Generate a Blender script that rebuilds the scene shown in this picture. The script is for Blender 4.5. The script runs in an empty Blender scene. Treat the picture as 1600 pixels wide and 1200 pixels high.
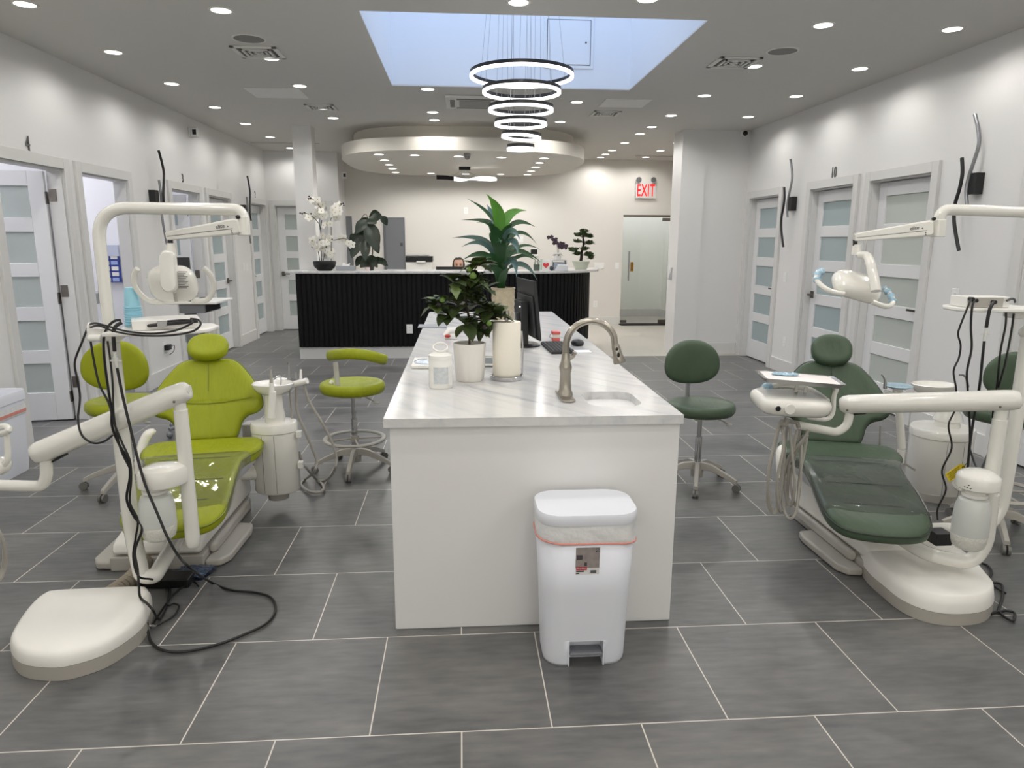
import bpy, bmesh, math, random
from math import sin, cos, pi, radians as RAD, sqrt
from mathutils import Vector, Matrix
random.seed(7)
SC = bpy.context.scene
COL = SC.collection

# ------------------------------------------------------------------ camera
F, PIT, YAW, ROL, CH = 1096.5, .201683, .072566, .004223, 1.611
_f = Vector((sin(YAW)*cos(PIT), cos(YAW)*cos(PIT), -sin(PIT)))
_r = Vector((cos(YAW), -sin(YAW), 0))
_u = _r.cross(_f)
_R = _r*cos(ROL) + _u*sin(ROL)
_U = -_r*sin(ROL) + _u*cos(ROL)
cam_data = bpy.data.cameras.new('camera')
cam = bpy.data.objects.new('camera', cam_data)
COL.objects.link(cam)
cam_data.sensor_width = 36
cam_data.lens = 36*F/1600
cam_data.clip_start = .05
cam.matrix_world = Matrix(((_R.x, _U.x, -_f.x, 0), (_R.y, _U.y, -_f.y, 0), (_R.z, _U.z, -_f.z, CH), (0, 0, 0, 1)))
SC.camera = cam
EYE = Vector((0, 0, CH))

def P(u, v, X=None, Y=None, Z=None):
    """point of the room seen in direction (u, v), at a given depth, height or side distance"""
    d = _f + _R*((u-800)/F) - _U*((v-600)/F)
    if X is not None: t = X/d.x
    elif Y is not None: t = Y/d.y
    else: t = (Z-CH)/d.z
    return EYE + d*t

# ------------------------------------------------------------------ world, view, sky light
w = bpy.data.worlds.new('sky'); SC.world = w
w.use_nodes = True
bg = w.node_tree.nodes['Background']
bg.inputs[0].default_value = (.56, .72, 1.0, 1)
bg.inputs[1].default_value = 2.9
SC.view_settings.view_transform = 'Standard'
SC.view_settings.look = 'None'
SC.view_settings.exposure = 0.06
SC.view_settings.gamma = 1
SC.view_settings.use_curve_mapping = False
SC.cycles.max_bounces = 8
SC.cycles.diffuse_bounces = 5
SC.cycles.glossy_bounces = 3
SC.cycles.transmission_bounces = 6
SC.cycles.transparent_max_bounces = 10
SC.cycles.caustics_reflective = False
SC.cycles.caustics_refractive = False
SC.cycles.sample_clamp_indirect = 4
SC.cycles.use_denoising = True
LAMP = 5.0       # emission of a downlight's lens
SPOT = 23.0      # power of the lamp behind it
RING = 2.4       # emission of the pendant rings
XL, XR, H, YB, YL, YN = -3.38, 4.0, 3.106, 13.6, 12.9, -3.6
SKY = (-.66, 1.72, 5.14, 7.45)
pl = bpy.data.lights.new('skylight_portal', 'AREA')
pl.shape = 'RECTANGLE'; pl.size = SKY[1]-SKY[0]; pl.size_y = SKY[3]-SKY[2]
pl.cycles.is_portal = True
po = bpy.data.objects.new('skylight_portal', pl); COL.objects.link(po)
po.location = ((SKY[0]+SKY[1])/2, (SKY[2]+SKY[3])/2, H+1.9)
# unseen window added behind the camera to brighten the surfaces facing it
WX0, WX1, WZ0, WZ1 = -2.9, 3.5, .45, 2.75
pl2 = bpy.data.lights.new('added_window_portal', 'AREA')
pl2.shape = 'RECTANGLE'; pl2.size = WX1-WX0; pl2.size_y = WZ1-WZ0
pl2.cycles.is_portal = True
po2 = bpy.data.objects.new('added_window_portal', pl2); COL.objects.link(po2)
po2.location = ((WX0+WX1)/2, YN-.11, (WZ0+WZ1)/2); po2.rotation_euler = (pi/2, 0, 0)

# ------------------------------------------------------------------ materials
def lin(c):
    c = c/255
    return c/12.92 if c <= .04045 else ((c+.055)/1.055)**2.4
def rgb(r, g, b): return (lin(r), lin(g), lin(b), 1)
MATS = {}
def mat(name, col, rough=.5, metal=0., spec=.5, emit=None, es=1., bump=None, var=None, coat=0., trans=0., alpha=None, sheen=0.):
    if name in MATS: return MATS[name]
    m = bpy.data.materials.new(name); m.use_nodes = True
    nt = m.node_tree; b = nt.nodes['Principled BSDF']
    c = rgb(*col)
    b.inputs['Base Color'].default_value = c
    b.inputs['Roughness'].default_value = rough
    b.inputs['Metallic'].default_value = metal
    b.inputs['Specular IOR Level'].default_value = spec
    b.inputs['Coat Weight'].default_value = coat
    b.inputs['Coat Roughness'].default_value = .08
    b.inputs['Transmission Weight'].default_value = trans
    if emit:
        b.inputs['Emission Color'].default_value = rgb(*emit); b.inputs['Emission Strength'].default_value = es
    tc = None
    if var or bump:
        tc = nt.nodes.new('ShaderNodeNewGeometry')
    if var:      # (scale, amount): gentle mottling of the colour itself
        n = nt.nodes.new('ShaderNodeTexNoise'); n.inputs['Scale'].default_value = var[0]; n.inputs['Detail'].default_value = 4
        nt.links.new(tc.outputs['Position'], n.inputs['Vector'])
        mx = nt.nodes.new('ShaderNodeMix'); mx.data_type = 'RGBA'
        a = var[1]
        mx.inputs[6].default_value = (c[0]*(1-a), c[1]*(1-a), c[2]*(1-a), 1)
        mx.inputs[7].default_value = (min(1, c[0]*(1+a)), min(1, c[1]*(1+a)), min(1, c[2]*(1+a)), 1)
        nt.links.new(n.outputs['Fac'], mx.inputs[0]); nt.links.new(mx.outputs[2], b.inputs['Base Color'])
    if bump:     # (scale, strength, distance)
        n = nt.nodes.new('ShaderNodeTexNoise'); n.inputs['Scale'].default_value = bump[0]; n.inputs['Detail'].default_value = 3
        if len(bump) > 3:
            sm = nt.nodes.new('ShaderNodeMapping'); sm.inputs['Scale'].default_value = bump[3]
            nt.links.new(tc.outputs['Position'], sm.inputs['Vector']); nt.links.new(sm.outputs['Vector'], n.inputs['Vector'])
        else: nt.links.new(tc.outputs['Position'], n.inputs['Vector'])
        bp = nt.nodes.new('ShaderNodeBump'); bp.inputs['Strength'].default_value = bump[1]; bp.inputs['Distance'].default_value = bump[2] if len(bump) > 2 else .01
        nt.links.new(n.outputs['Fac'], bp.inputs['Height']); nt.links.new(bp.outputs['Normal'], b.inputs['Normal'])
    MATS[name] = m
    return m

WALL = mat('wall_paint', (226, 225, 224), .32, spec=.5, bump=(3, .05, .02))
WALLW = mat('wall_paint_warm', (221, 217, 211), .45)
CEIL = mat('ceiling_paint', (214, 212, 208), .7, spec=.2)
TRIM = mat('trim_paint', (214, 213, 211), .35)
DOORP = mat('door_paint', (226, 226, 227), .38, bump=(30, .03, .002))
FROST = mat('frosted_glass', (160, 175, 178), .22, spec=.6)
FROSTG = mat('frosted_glass_grey', (176, 184, 180), .22, spec=.6)
WHITE = mat('white_plastic', (236, 234, 229), .3)
CREAM = mat('cream_enamel', (228, 226, 219), .18, spec=.6, coat=.5)
BASEW = mat('unit_base_white', (232, 229, 223), .35, bump=(5, .05, .01), var=(6, .03))
GREYP = mat('warm_grey_plastic', (176, 172, 165), .45)
DGREY = mat('dark_grey_plastic', (70, 71, 74), .5)
BLACK = mat('black_plastic', (16, 16, 18), .35)
BLACKM = mat('black_metal', (22, 22, 24), .4, metal=.3)
RUBBER = mat('black_rubber', (12, 12, 13), .45)
CHROME = mat('chrome', (200, 200, 202), .12, metal=1)
NICKEL = mat('brushed_nickel', (168, 162, 152), .28, metal=1)
HINGE = mat('hinge_metal', (112, 106, 98), .35, metal=.9)
STEEL = mat('satin_steel', (170, 170, 170), .35, metal=1)
BINW = mat('bin_plastic', (226, 228, 236), .38)
GREEN = mat('lime_vinyl', (146, 154, 24), .45, spec=.3, bump=(5, .45, .03, (2.6, 1.2, .7)), var=(2.5, .05))
DKGRN = mat('dark_green_vinyl', (68, 84, 66), .42, spec=.4, bump=(5, .3, .03, (2.6, 1.2, .7)), var=(2.5, .05))
GREEND = mat('lime_piping', (112, 122, 16), .45)
DKGRND = mat('dark_green_piping', (40, 52, 40), .45)
HOSE = mat('grey_hose', (158, 154, 146), .45)
LED = mat('led_white', (255, 255, 255), .5, emit=(255, 252, 246), es=LAMP)
RINGM = mat('ring_led', (255, 255, 255), .5, emit=(255, 253, 250), es=RING)
BRONZE = mat('ring_black', (34, 34, 36), .4)
PAPER = mat('paper', (238, 238, 236), .7)

# ------------------------------------------------------------------ mesh builder
OFF = {}
class MB:
    def __init__(s): s.v = []; s.f = []; s.m = []; s.cur = 0
    def add(s, vs, fs):
        n = len(s.v); s.v += [Vector(q) for q in vs]
        for f in fs: s.f.append([i+n for i in f]); s.m.append(s.cur)
        return s
    def box(s, x0, x1, y0, y1, z0, z1, M=None):
        vs = [Vector((x, y, z)) for z in (z0, z1) for y in (y0, y1) for x in (x0, x1)]
        if M: vs = [M @ q for q in vs]
        return s.add(vs, [(0, 2, 3, 1), (4, 5, 7, 6), (0, 1, 5, 4), (2, 6, 7, 3), (0, 4, 6, 2), (1, 3, 7, 5)])
    def rings(s, rs, caps=True, closed=False):
        n = len(rs[0]); vs = [q for r in rs for q in r]; fs = []
        k = len(rs)
        for i in range(k if closed else k-1):
            a = i*n; b = ((i+1) % k)*n
            for j in range(n):
                j2 = (j+1) % n
                fs.append((a+j, a+j2, b+j2, b+j))
        if caps and not closed:
            fs.append(tuple(reversed(range(n)))); fs.append(tuple(range((k-1)*n, k*n)))
        return s.add(vs, fs)
    def tube(s, path, r, n=12, caps=True, flat=1.0, up=None, closed=False):
        path = [Vector(p) for p in path]; k = len(path); rs = []
        if not isinstance(r, (list, tuple)): r = [r]*k
        def tan(i):
            if closed: return (path[(i+1) % k]-path[i-1]).normalized()
            if i == 0: return (path[1]-path[0]).normalized()
            if i == k-1: return (path[-1]-path[-2]).normalized()
            return ((path[i+1]-path[i]).normalized()+(path[i]-path[i-1]).normalized()).normalized()
        t = tan(0)
        a = Vector(up) if up else (Vector((0, 0, 1)) if abs(t.z) < .9 else Vector((1, 0, 0)))
        nrm = (a - t*a.dot(t)).normalized()
        for i in range(k):
            t = tan(i)
            nrm = (nrm - t*nrm.dot(t))
            nrm = nrm.normalized() if nrm.length > 1e-6 else t.orthogonal().normalized()
            b = t.cross(nrm)
            rs.append([path[i] + (nrm*cos(2*pi*j/n) + b*(sin(2*pi*j/n)*flat))*r[i] for j in range(n)])
        return s.rings(rs, caps, closed)
    def cyl(s, a, b, r, r2=None, n=20): return s.tube([a, b], [r, r if r2 is None else r2], n)
    def lathe(s, prof, c=(0, 0, 0), n=28, M=None, caps=True):
        c = Vector(c); rs = []
        for (r, z) in prof:
            ring = [Vector((r*cos(2*pi*j/n), r*sin(2*pi*j/n), z)) for j in range(n)]
            if M: ring = [M @ q for q in ring]
            rs.append([q + c for q in ring])
        return s.rings(rs, caps)
    def ell(s, c, rad, M=None, n=18, k=10):
        prof = [(max(1e-4, sin(pi*i/k)), -cos(pi*i/k)) for i in range(k+1)]
        S = Matrix.Diagonal((rad[0], rad[1], rad[2])).to_4x4()
        MM = (M @ S) if M else S
        return s.lathe(prof, c, n, MM)
    def prism(s, poly, z0, z1, M=None):
        a = [Vector((x, y, z0)) for x, y in poly]; b = [Vector((x, y, z1)) for x, y in poly]
        if M: a = [M @ q for q in a]; b = [M @ q for q in b]
        return s.rings([a, b])
    def stack(s, poly, levels, M=None, c=(0, 0)):
        """loft of one outline at several (scale, z) or (sx, sy, z) levels"""
        rs = []
        for L in levels:
            sx, sy, z = (L[0], L[0], L[1]) if len(L) == 2 else L
            ring = [Vector((c[0]+(x-c[0])*sx, c[1]+(y-c[1])*sy, z)) for x, y in poly]
            if M: ring = [M @ q for q in ring]
            rs.append(ring)
        return s.rings(rs)
    def build(s, name, m, parent=None, smooth=40, bevel=0, seg=2, sub=0, off=None):
        me = bpy.data.meshes.new(name)
        o = Vector((0, 0, 0))
        if parent is not None: o = OFF.get(parent.name, o)
        if off is not None: o = Vector(off)
        me.from_pydata([q-o for q in s.v], [], s.f)
        for mm in (m if isinstance(m, (list, tuple)) else [m]): me.materials.append(mm)
        if any(s.m): me.polygons.foreach_set('material_index', s.m)
        bm = bmesh.new(); bm.from_mesh(me); bmesh.ops.recalc_face_normals(bm, faces=bm.faces); bm.to_mesh(me); bm.free()
        if smooth:
            me.shade_smooth(); me.set_sharp_from_angle(angle=RAD(smooth))
        ob = bpy.data.objects.new(name, me); COL.objects.link(ob)
        if parent is not None: ob.parent = parent
        elif off is not None: ob.location = o
        if bevel:
            b = ob.modifiers.new('bevel', 'BEVEL'); b.width = bevel; b.segments = seg; b.limit_method = 'ANGLE'; b.angle_limit = RAD(50); b.harden_normals = True
        if sub:
            b = ob.modifiers.new('sub', 'SUBSURF'); b.levels = sub; b.render_levels = sub
        OFF[ob.name] = o
        return ob

def tag(o, label=None, cat=None, group=None, kind=None):
    if label: o['label'] = label
    if cat: o['category'] = cat
    if group: o['group'] = group
    if kind: o['kind'] = kind
    return o
def thing(name, loc, label, cat, group=None):
    o = bpy.data.objects.new(name, None); COL.objects.link(o); o.location = Vector(loc)
    o.empty_display_size = .05
    OFF[o.name] = Vector(loc)
    return tag(o, label, cat, group)
def solo(mb, name, m, label, cat, group=None, **k):
    """a thing that is one mesh; its origin sits at the middle of its base"""
    xs = [q.x for q in mb.v]; ys = [q.y for q in mb.v]; zs = [q.z for q in mb.v]
    k.setdefault('off', ((min(xs)+max(xs))/2, (min(ys)+max(ys))/2, min(zs)))
    o = mb.build(name, m, **k)
    return tag(o, label, cat, group)
def struct(mb, name, m, parent=None, **k):
    k.setdefault('smooth', 0)
    o = mb.build(name, m, parent, **k)
    if parent is None: o['kind'] = 'structure'
    return o
def copy_tree(o, parent=None):
    c = o.copy(); COL.objects.link(c); OFF[c.name] = OFF.get(o.name, Vector((0, 0, 0)))
    if parent is not None: c.parent = parent
    for ch in list(o.children): copy_tree(ch, c)
    return c
def smooth_path(pts, k=8, closed=False):
    """Catmull-Rom through pts"""
    pts = [Vector(p) for p in pts]; n = len(pts); out = []
    for i in range(n if closed else n-1):
        if closed: p0, p1, p2, p3 = pts[i-1], pts[i], pts[(i+1) % n], pts[(i+2) % n]
        else: p0, p1, p2, p3 = pts[max(i-1, 0)], pts[i], pts[i+1], pts[min(i+2, n-1)]
        for j in range(k):
            t = j/k
            out.append(.5*((2*p1)+(p2-p0)*t+(2*p0-5*p1+4*p2-p3)*t*t+(3*p1-p0-3*p2+p3)*t**3))
    if not closed: out.append(pts[-1])
    return out
def fillet(pts, r, k=6):
    """polyline with rounded corners"""
    pts = [Vector(p) for p in pts]; out = [pts[0]]
    if not isinstance(r, (list, tuple)): r = [r]*(len(pts)-2)
    for i in range(1, len(pts)-1):
        a, b, c = pts[i-1], pts[i], pts[i+1]
        d1 = (a-b); d2 = (c-b); rr = min(r[i-1], d1.length*.49, d2.length*.49)
        p, q = b+d1.normalized()*rr, b+d2.normalized()*rr
        for j in range(k+1):
            t = j/k
            out.append(p*(1-t)**2 + b*2*t*(1-t) + q*t*t)
    out.append(pts[-1])
    return out
def rrect(w, d, r, n=6, cx=0, cy=0):
    out = []
    for (sx, sy, a0) in ((1, 1, 0), (-1, 1, 90), (-1, -1, 180), (1, -1, 270)):
        for j in range(n+1):
            a = RAD(a0+90*j/n)
            out.append((cx+sx*(w/2-r)+r*cos(a), cy+sy*(d/2-r)+r*sin(a)))
    return out
def text_mesh(txt, size, name, m, M, parent=None, extrude=.002, bold=0., sx=1.0, align='CENTER', spacing=1.0):
    cu = bpy.data.curves.new(name, 'FONT'); cu.body = txt; cu.size = size; cu.extrude = extrude
    cu.align_x = align; cu.align_y = 'CENTER'; cu.offset = bold; cu.space_character = spacing; cu.resolution_u = 3
    t = bpy.data.objects.new(name, cu); COL.objects.link(t)
    dg = bpy.context.evaluated_depsgraph_get(); dg.update()
    me = bpy.data.meshes.new_from_object(t.evaluated_get(dg))
    bpy.data.objects.remove(t); bpy.data.curves.remove(cu)
    me.name = name
    me.transform(M @ Matrix.Diagonal((sx, 1, 1, 1)))
    o = Vector((0, 0, 0))
    if parent is not None: o = OFF.get(parent.name, o)
    me.transform(Matrix.Translation(-o))
    me.materials.clear(); me.materials.append(m)
    ob = bpy.data.objects.new(name, me); COL.objects.link(ob)
    if parent is not None: ob.parent = parent
    OFF[ob.name] = o
    return ob
def facing(origin, right, up):
    """matrix laying local x along `right`, local y along `up`"""
    r = Vector(right).normalized(); u = Vector(up).normalized(); n = r.cross(u)
    return Matrix(((r.x, u.x, n.x, origin[0]), (r.y, u.y, n.y, origin[1]), (r.z, u.z, n.z, origin[2]), (0, 0, 0, 1)))
# ------------------------------------------------------------------ floor
def tile_material(name, bw, bh, x0, y0, c1, c2, cm, rough, scl=(2.2, 7.0), mort=.0023):
    m = bpy.data.materials.new(name); m.use_nodes = True; nt = m.node_tree; b = nt.nodes['Principled BSDF']
    N = nt.nodes.new; L = nt.links.new
    geo = N('ShaderNodeNewGeometry'); mp = N('ShaderNodeMapping'); mp.vector_type = 'POINT'
    mp.inputs['Location'].default_value = (-x0+200*bw, -y0+200*bh, 0)
    L(geo.outputs['Position'], mp.inputs['Vector'])
    br = N('ShaderNodeTexBrick'); br.offset = .5; br.offset_frequency = 2; br.squash = 1
    br.inputs['Scale'].default_value = 1; br.inputs['Brick Width'].default_value = bw; br.inputs['Row Height'].default_value = bh
    br.inputs['Mortar Size'].default_value = mort; br.inputs['Mortar Smooth'].default_value = 0; br.inputs['Bias'].default_value = 0
    br.inputs['Color1'].default_value = (0, 0, 0, 1); br.inputs['Color2'].default_value = (1, 1, 1, 1); br.inputs['Mortar'].default_value = (.5, .5, .5, 1)
    L(mp.outputs['Vector'], br.inputs['Vector'])
    st = N('ShaderNodeMapping'); st.inputs['Scale'].default_value = (scl[0], scl[1], 1)
    L(geo.outputs['Position'], st.inputs['Vector'])
    add = N('ShaderNodeVectorMath'); add.operation = 'MULTIPLY_ADD'
    L(br.outputs['Color'], add.inputs[0]); add.inputs[1].default_value = (0, 0, 31); L(st.outputs['Vector'], add.inputs[2])
    n1 = N('ShaderNodeTexNoise'); n1.inputs['Scale'].default_value = 1.0; n1.inputs['Detail'].default_value = 5; n1.inputs['Roughness'].default_value = .6
    L(add.outputs[0], n1.inputs['Vector'])
    rp = N('ShaderNodeValToRGB'); rp.color_ramp.elements[0].position = .25; rp.color_ramp.elements[1].position = .8
    rp.color_ramp.elements[0].color = rgb(*c1); rp.color_ramp.elements[1].color = rgb(*c2)
    s2 = N('ShaderNodeMapping'); s2.inputs['Scale'].default_value = (7, 34, 1); L(geo.outputs['Position'], s2.inputs['Vector'])
    n2 = N('ShaderNodeTexNoise'); n2.inputs['Scale'].default_value = 1.0; n2.inputs['Detail'].default_value = 4; L(s2.outputs['Vector'], n2.inputs['Vector'])
    mz = N('ShaderNodeMix'); mz.data_type = 'FLOAT'; mz.inputs[0].default_value = .35; L(n1.outputs['Fac'], mz.inputs[2]); L(n2.outputs['Fac'], mz.inputs[3])
    L(mz.outputs[0], rp.inputs['Fac'])
    mx = N('ShaderNodeMix'); mx.data_type = 'RGBA'; L(br.outputs['Fac'], mx.inputs[0]); L(rp.outputs['Color'], mx.inputs[6]); mx.inputs[7].default_value = rgb(*cm)
    L(mx.outputs[2], b.inputs['Base Color'])
    mr = N('ShaderNodeMapRange'); mr.inputs[1].default_value = .3; mr.inputs[2].default_value = .7; mr.inputs[3].default_value = rough-.06; mr.inputs[4].default_value = rough+.05
    L(n1.outputs['Fac'], mr.inputs[0]); L(mr.outputs[0], b.inputs['Roughness'])


    return m
TILE = tile_material('grey_floor_tiles', .61, .5917, -.013, 2.0742, (58, 61, 64), (130, 128, 125), (208, 202, 192), .343, (1.6, 3.0))  # mottled tile tones; their raised contrast also stands in for blotchy reflections
TILEL = tile_material('pale_floor_tiles', 1.2, .6, .3, 9.75, (178, 174, 166), (200, 196, 188), (188, 184, 176), .35, (1, 3))
fl = MB()
fl.box(XL-3.2, XR+1.2, YN, 9.75, -.1, 0)
fl.box(XL-3.2, 2.0, 9.75, 16.2, -.1, 0)
fl.cur = 1
fl.box(2.0, XR+1.2, 9.75, 16.2, -.1, 0)
struct(fl, 'floor', [TILE, TILEL])

# ------------------------------------------------------------------ ceiling with the skylight opening
c = MB()
x0, x1, y0, y1 = SKY
for bx in ((XL-3.2, x0, YN, 16.2), (x1, XR+1.2, YN, 16.2), (x0, x1, YN, y0), (x0, x1, y1, 16.2)):
    c.box(bx[0], bx[1], bx[2], bx[3], H, H+.012)
struct(c, 'ceiling', CEIL)
WELL = mat('skylight_well_paint', (232, 234, 238), .6)
x0, x1, y0, y1 = SKY
c = MB()
t = .08
c.box(x0-t, x0, y0-t, y1+t, H+.0125, H+1.9); c.box(x1, x1+t, y0-t, y1+t, H+.0125, H+1.9)
c.box(x0, x1, y0-t, y0, H+.0125, H+1.9); c.box(x0, x1, y1, y1+t, H+.0125, H+1.9)
struct(c, 'wall_skylight_well', WELL)
# hatch in the well's far wall
hp = [P(855, 30, Y=y1), P(922, 103, Y=y1)]
hx0, hx1, hz1, hz0 = hp[0].x, hp[1].x, hp[0].z, hp[1].z
hatch = thing('access_hatch', ((hx0+hx1)/2, y1, hz0), 'square white access hatch high in the skylight well behind the ring pendant', 'access hatch')
c = MB(); c.box(hx0-.03, hx1+.03, y1-.010, y1, hz0-.03, hz1+.03); c.build('frame', WELL, hatch, bevel=.003)
c = MB(); c.box(hx0+.006, hx1-.006, y1-.016, y1-.010, hz0+.006, hz1-.006); c.build('panel', WELL, hatch, bevel=.002)
c = MB(); c.box(hx0, hx1, y1-.0125, y1-.0101, hz0, hz1); c.build('gap', DGREY, hatch)
c = MB(); c.cyl((hx1-.05, y1-.022, (hz0+hz1)/2), (hx1-.05, y1-.016, (hz0+hz1)/2), .009); c.build('lock', DGREY, hatch)

# ------------------------------------------------------------------ side walls with openings
TH = .12
DH = 2.19
LEFT_OPEN = [(5.56, 6.465), (6.75, 7.64), (8.746, 9.643), (9.97, 10.87), (11.885, 12.75)]
RIGHT_OPEN = [(3.87, 4.80), (5.897, 6.811), (7.107, 8.006), (8.809, 9.716)]
def wall_y(name, xa, xb, ya, yb, opens, m):
    c = MB(); y = ya
    for (a, b) in opens:
        c.box(xa, xb, y, a, 0, H); c.box(xa, xb, a, b, DH, H); y = b
    c.box(xa, xb, y, yb, 0, H)
    return struct(c, name, m)
wall_y('wall_left', XL-TH, XL, YN, YL+.12, LEFT_OPEN, WALL)
wall_y('wall_right', XR, XR+TH, YN, 9.9, RIGHT_OPEN, WALL)
c = MB(); c.box(XL-TH, WX0, YN-.1, YN, 0, H); c.box(WX1, XR+TH, YN-.1, YN, 0, H); c.box(WX0, WX1, YN-.1, YN, 0, WZ0); c.box(WX0, WX1, YN-.1, YN, WZ1, H); struct(c, 'wall_front', WALL)
c = MB()
for i in range(5):
    x_ = WX0+(WX1-WX0)*i/4; c.box(max(WX0, x_-.03), min(WX1, x_+.03), YN-.08, YN-.02, WZ0, WZ1)
c.box(WX0, WX1, YN-.08, YN-.02, WZ0, WZ0+.05); c.box(WX0, WX1, YN-.08, YN-.02, WZ1-.05, WZ1)
wn = struct(c, 'added_window', TRIM)  # frame of the added, unseen window
TINT = bpy.data.materials.new('window_light_tint'); TINT.use_nodes = True  # warm filter that neutralises the blue daylight of the added window
_n = TINT.node_tree; _n.nodes.clear(); _a = _n.nodes.new('ShaderNodeOutputMaterial'); _b = _n.nodes.new('ShaderNodeBsdfTransparent'); _b.inputs[0].default_value = (1, .87, .70, 1); _n.links.new(_b.outputs[0], _a.inputs[0])
for i in range(4):
    c = MB(); c.box(WX0+(WX1-WX0)*i/4+.03, WX0+(WX1-WX0)*(i+1)/4-.03, YN-.055, YN-.05, WZ0+.05, WZ1-.05); struct(c, 'pane', TINT, wn)
# back-left wall with a door, then the return to the reception's rear wall
DXA, DXB = P(427, 320, Y=YL).x+.02, P(427, 320, Y=YL).x+.92
c = MB()
c.box(XL, DXA, YL, YL+.12, 0, H); c.box(DXA, DXB, YL, YL+.12, DH, H); c.box(DXB, -2.12, YL, YL+.12, 0, H)
c.box(-2.24, -2.12, YL+.12, YB, 0, H)
struct(c, 'wall_back_left', WALL)
EXA, EXB = 3.11, 4.09
c = MB()
c.box(-2.24, EXA, YB, YB+.12, 0, H); c.box(EXA, EXB, YB, YB+.12, 2.10, H); c.box(EXB, 4.5, YB, YB+.12, 0, H)
struct(c, 'wall_back', WALLW)
c = MB(); c.box(4.4, 4.5, 10.02, YB, 0, H); struct(c, 'wall_hall', WALLW)
# pillar and the short wall on the right
c = MB(); c.box(3.05, 3.385, 9.88, 10.3, 0, H); struct(c, 'wall_pillar_right', WALL)
c = MB(); c.box(3.385, 4.4, 9.9, 10.02, 0, H); struct(c, 'wall_right_end', WALL)
c = MB(); c.box(-2.235, -1.985, 10.05, 10.3, 0, H); struct(c, 'wall_pillar_left', WALL)
# rooms behind the left wall
c = MB()
c.box(-6.5, -6.4, 4.4, 10.1, 0, H); c.box(-6.5, XL-TH, 4.3, 4.4, 0, H); c.box(-6.5, XL-TH, 6.6, 6.68, 0, H)
c.box(-6.5, XL-TH, 8.3, 8.4, 0, H); c.box(-6.5, XL-TH, 10.05, 10.15, 0, H)
ROOMW = mat('side_room_paint', (238, 238, 242), .6)
struct(c, 'wall_side_rooms', ROOMW)
# backing added behind closed doors so no sky shows
c = MB()
c.box(XL-.9, XL-.8, 10.15, 13.0, 0, H); c.box(XL-.9, XL-TH, YL+.05, YL+.12, 0, H)
c.box(XL-.9, -2.24, 14.2, 14.3, 0, H); c.box(XL-.9, XL-.8, YL, 14.3, 0, H); c.box(-2.34, -2.24, YB, 14.3, 0, H)
c.box(XR+.9, XR+1.0, 3.4, 10.0, 0, H); c.box(XR+TH, XR+1.0, 3.3, 3.4, 0, H); c.box(XR+TH, XR+1.0, 9.92, 10.02, 0, H)
struct(c, 'wall_backing', ROOMW)
# entry vestibule behind the glass door
c = MB()
c.box(2.9, 3.0, YB+.12, 15.1, 0, H); c.box(4.35, 4.45, YB+.12, 15.1, 0, H); c.box(2.9, 4.45, 15.1, 15.2, 0, H)
VEST = mat('vestibule_paint', (240, 241, 236), .6)
struct(c, 'wall_vestibule', VEST)

# ------------------------------------------------------------------ baseboards and door casings
def bb(name, boxes):
    c = MB()
    for q in boxes: c.box(*q)
    return struct(c, name, TRIM, bevel=.004)
def gaps(ya, yb, opens, pad=.092):
    out = []; y = ya
    for (a, b) in opens:
        if a-pad > y: out.append((y, a-pad))
        y = b+pad
    if yb > y: out.append((y, yb))
    return out
bb('baseboard_left', [(XL, XL+.016, a, b, 0, .165) for a, b in gaps(YN, YL, LEFT_OPEN)])
bb('baseboard_right', [(XR-.016, XR, a, b, 0, .165) for a, b in gaps(YN, 9.9, RIGHT_OPEN)])
bb('baseboard_back', [(-2.12, EXA, YB-.016, YB, 0, .15), (EXB, 4.4, YB-.016, YB, 0, .15), (DXB+.09, -2.12, YL-.016, YL, 0, .15)])
bb('baseboard_right_end', [(3.385, XR-.016, 9.884, 9.9, 0, .165), ])
bb('baseboard_vestibule', [(3.0, 4.35, 15.084, 15.1, 0, .16), (4.334, 4.35, YB+.12, 15.084, 0, .16), (3.0, 3.016, YB+.12, 15.084, 0, .16)])

def panel_door(name, W, m=DOORP, glass=FROST, lever=None, parent=None, hinges=None):
    """door leaf in local coordinates: x 0..W, y thickness 0..-.04 (front face at y=-.04), z 0..DH-.01"""
    Hh = DH-.02; st = .125
    f = MB()
    top, ph, rl = .125, .262, .118
    zs = []; z = Hh-top
    for i in range(5): zs.append((z-ph, z)); z -= ph+rl
    f.box(0, st, -.04, 0, .012, Hh); f.box(W-st, W, -.04, 0, .012, Hh)
    f.box(st, W-st, -.04, 0, Hh-top, Hh); f.box(st, W-st, -.04, 0, .012, zs[-1][0])
    for i in range(4): f.box(st, W-st, -.04, 0, zs[i+1][1], zs[i][0])
    root = struct(f, name, m, parent, bevel=.003)
    for (a, b) in zs:
        g = MB(); g.box(st, W-st, -.024, -.016, a, b); struct(g, 'pane', glass, root)
    if lever:
        sx = .055 if lever == 'l' else W-.055; d = 1 if lever == 'l' else -1
        for s_ in (-1, 1):
            g = MB(); y0 = -.04 if s_ < 0 else 0
            g.box(sx-.032, sx+.032, min(y0, y0+s_*.012), max(y0, y0+s_*.012), .97, 1.05)
            g.cyl((sx, y0, 1.01), (sx, y0+s_*.055, 1.01), .010, n=10)
            g.box(min(sx-d*.01, sx+d*.12), max(sx-d*.01, sx+d*.12), min(y0+s_*.045, y0+s_*.06), max(y0+s_*.045, y0+s_*.06), 1.0, 1.02)
            struct(g, 'handle', HINGE, root, bevel=.002)
    if hinges:
        for z in (.22, 1.1, 1.95):
            g = MB(); hx = 0 if hinges == 'l' else W
            g.box(hx-.006, hx+.006, -.052, -.0, z-.05, z+.05)
            struct(g, 'hinge', HINGE, root, bevel=.001)
    return root
NDOOR = [0]
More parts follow.
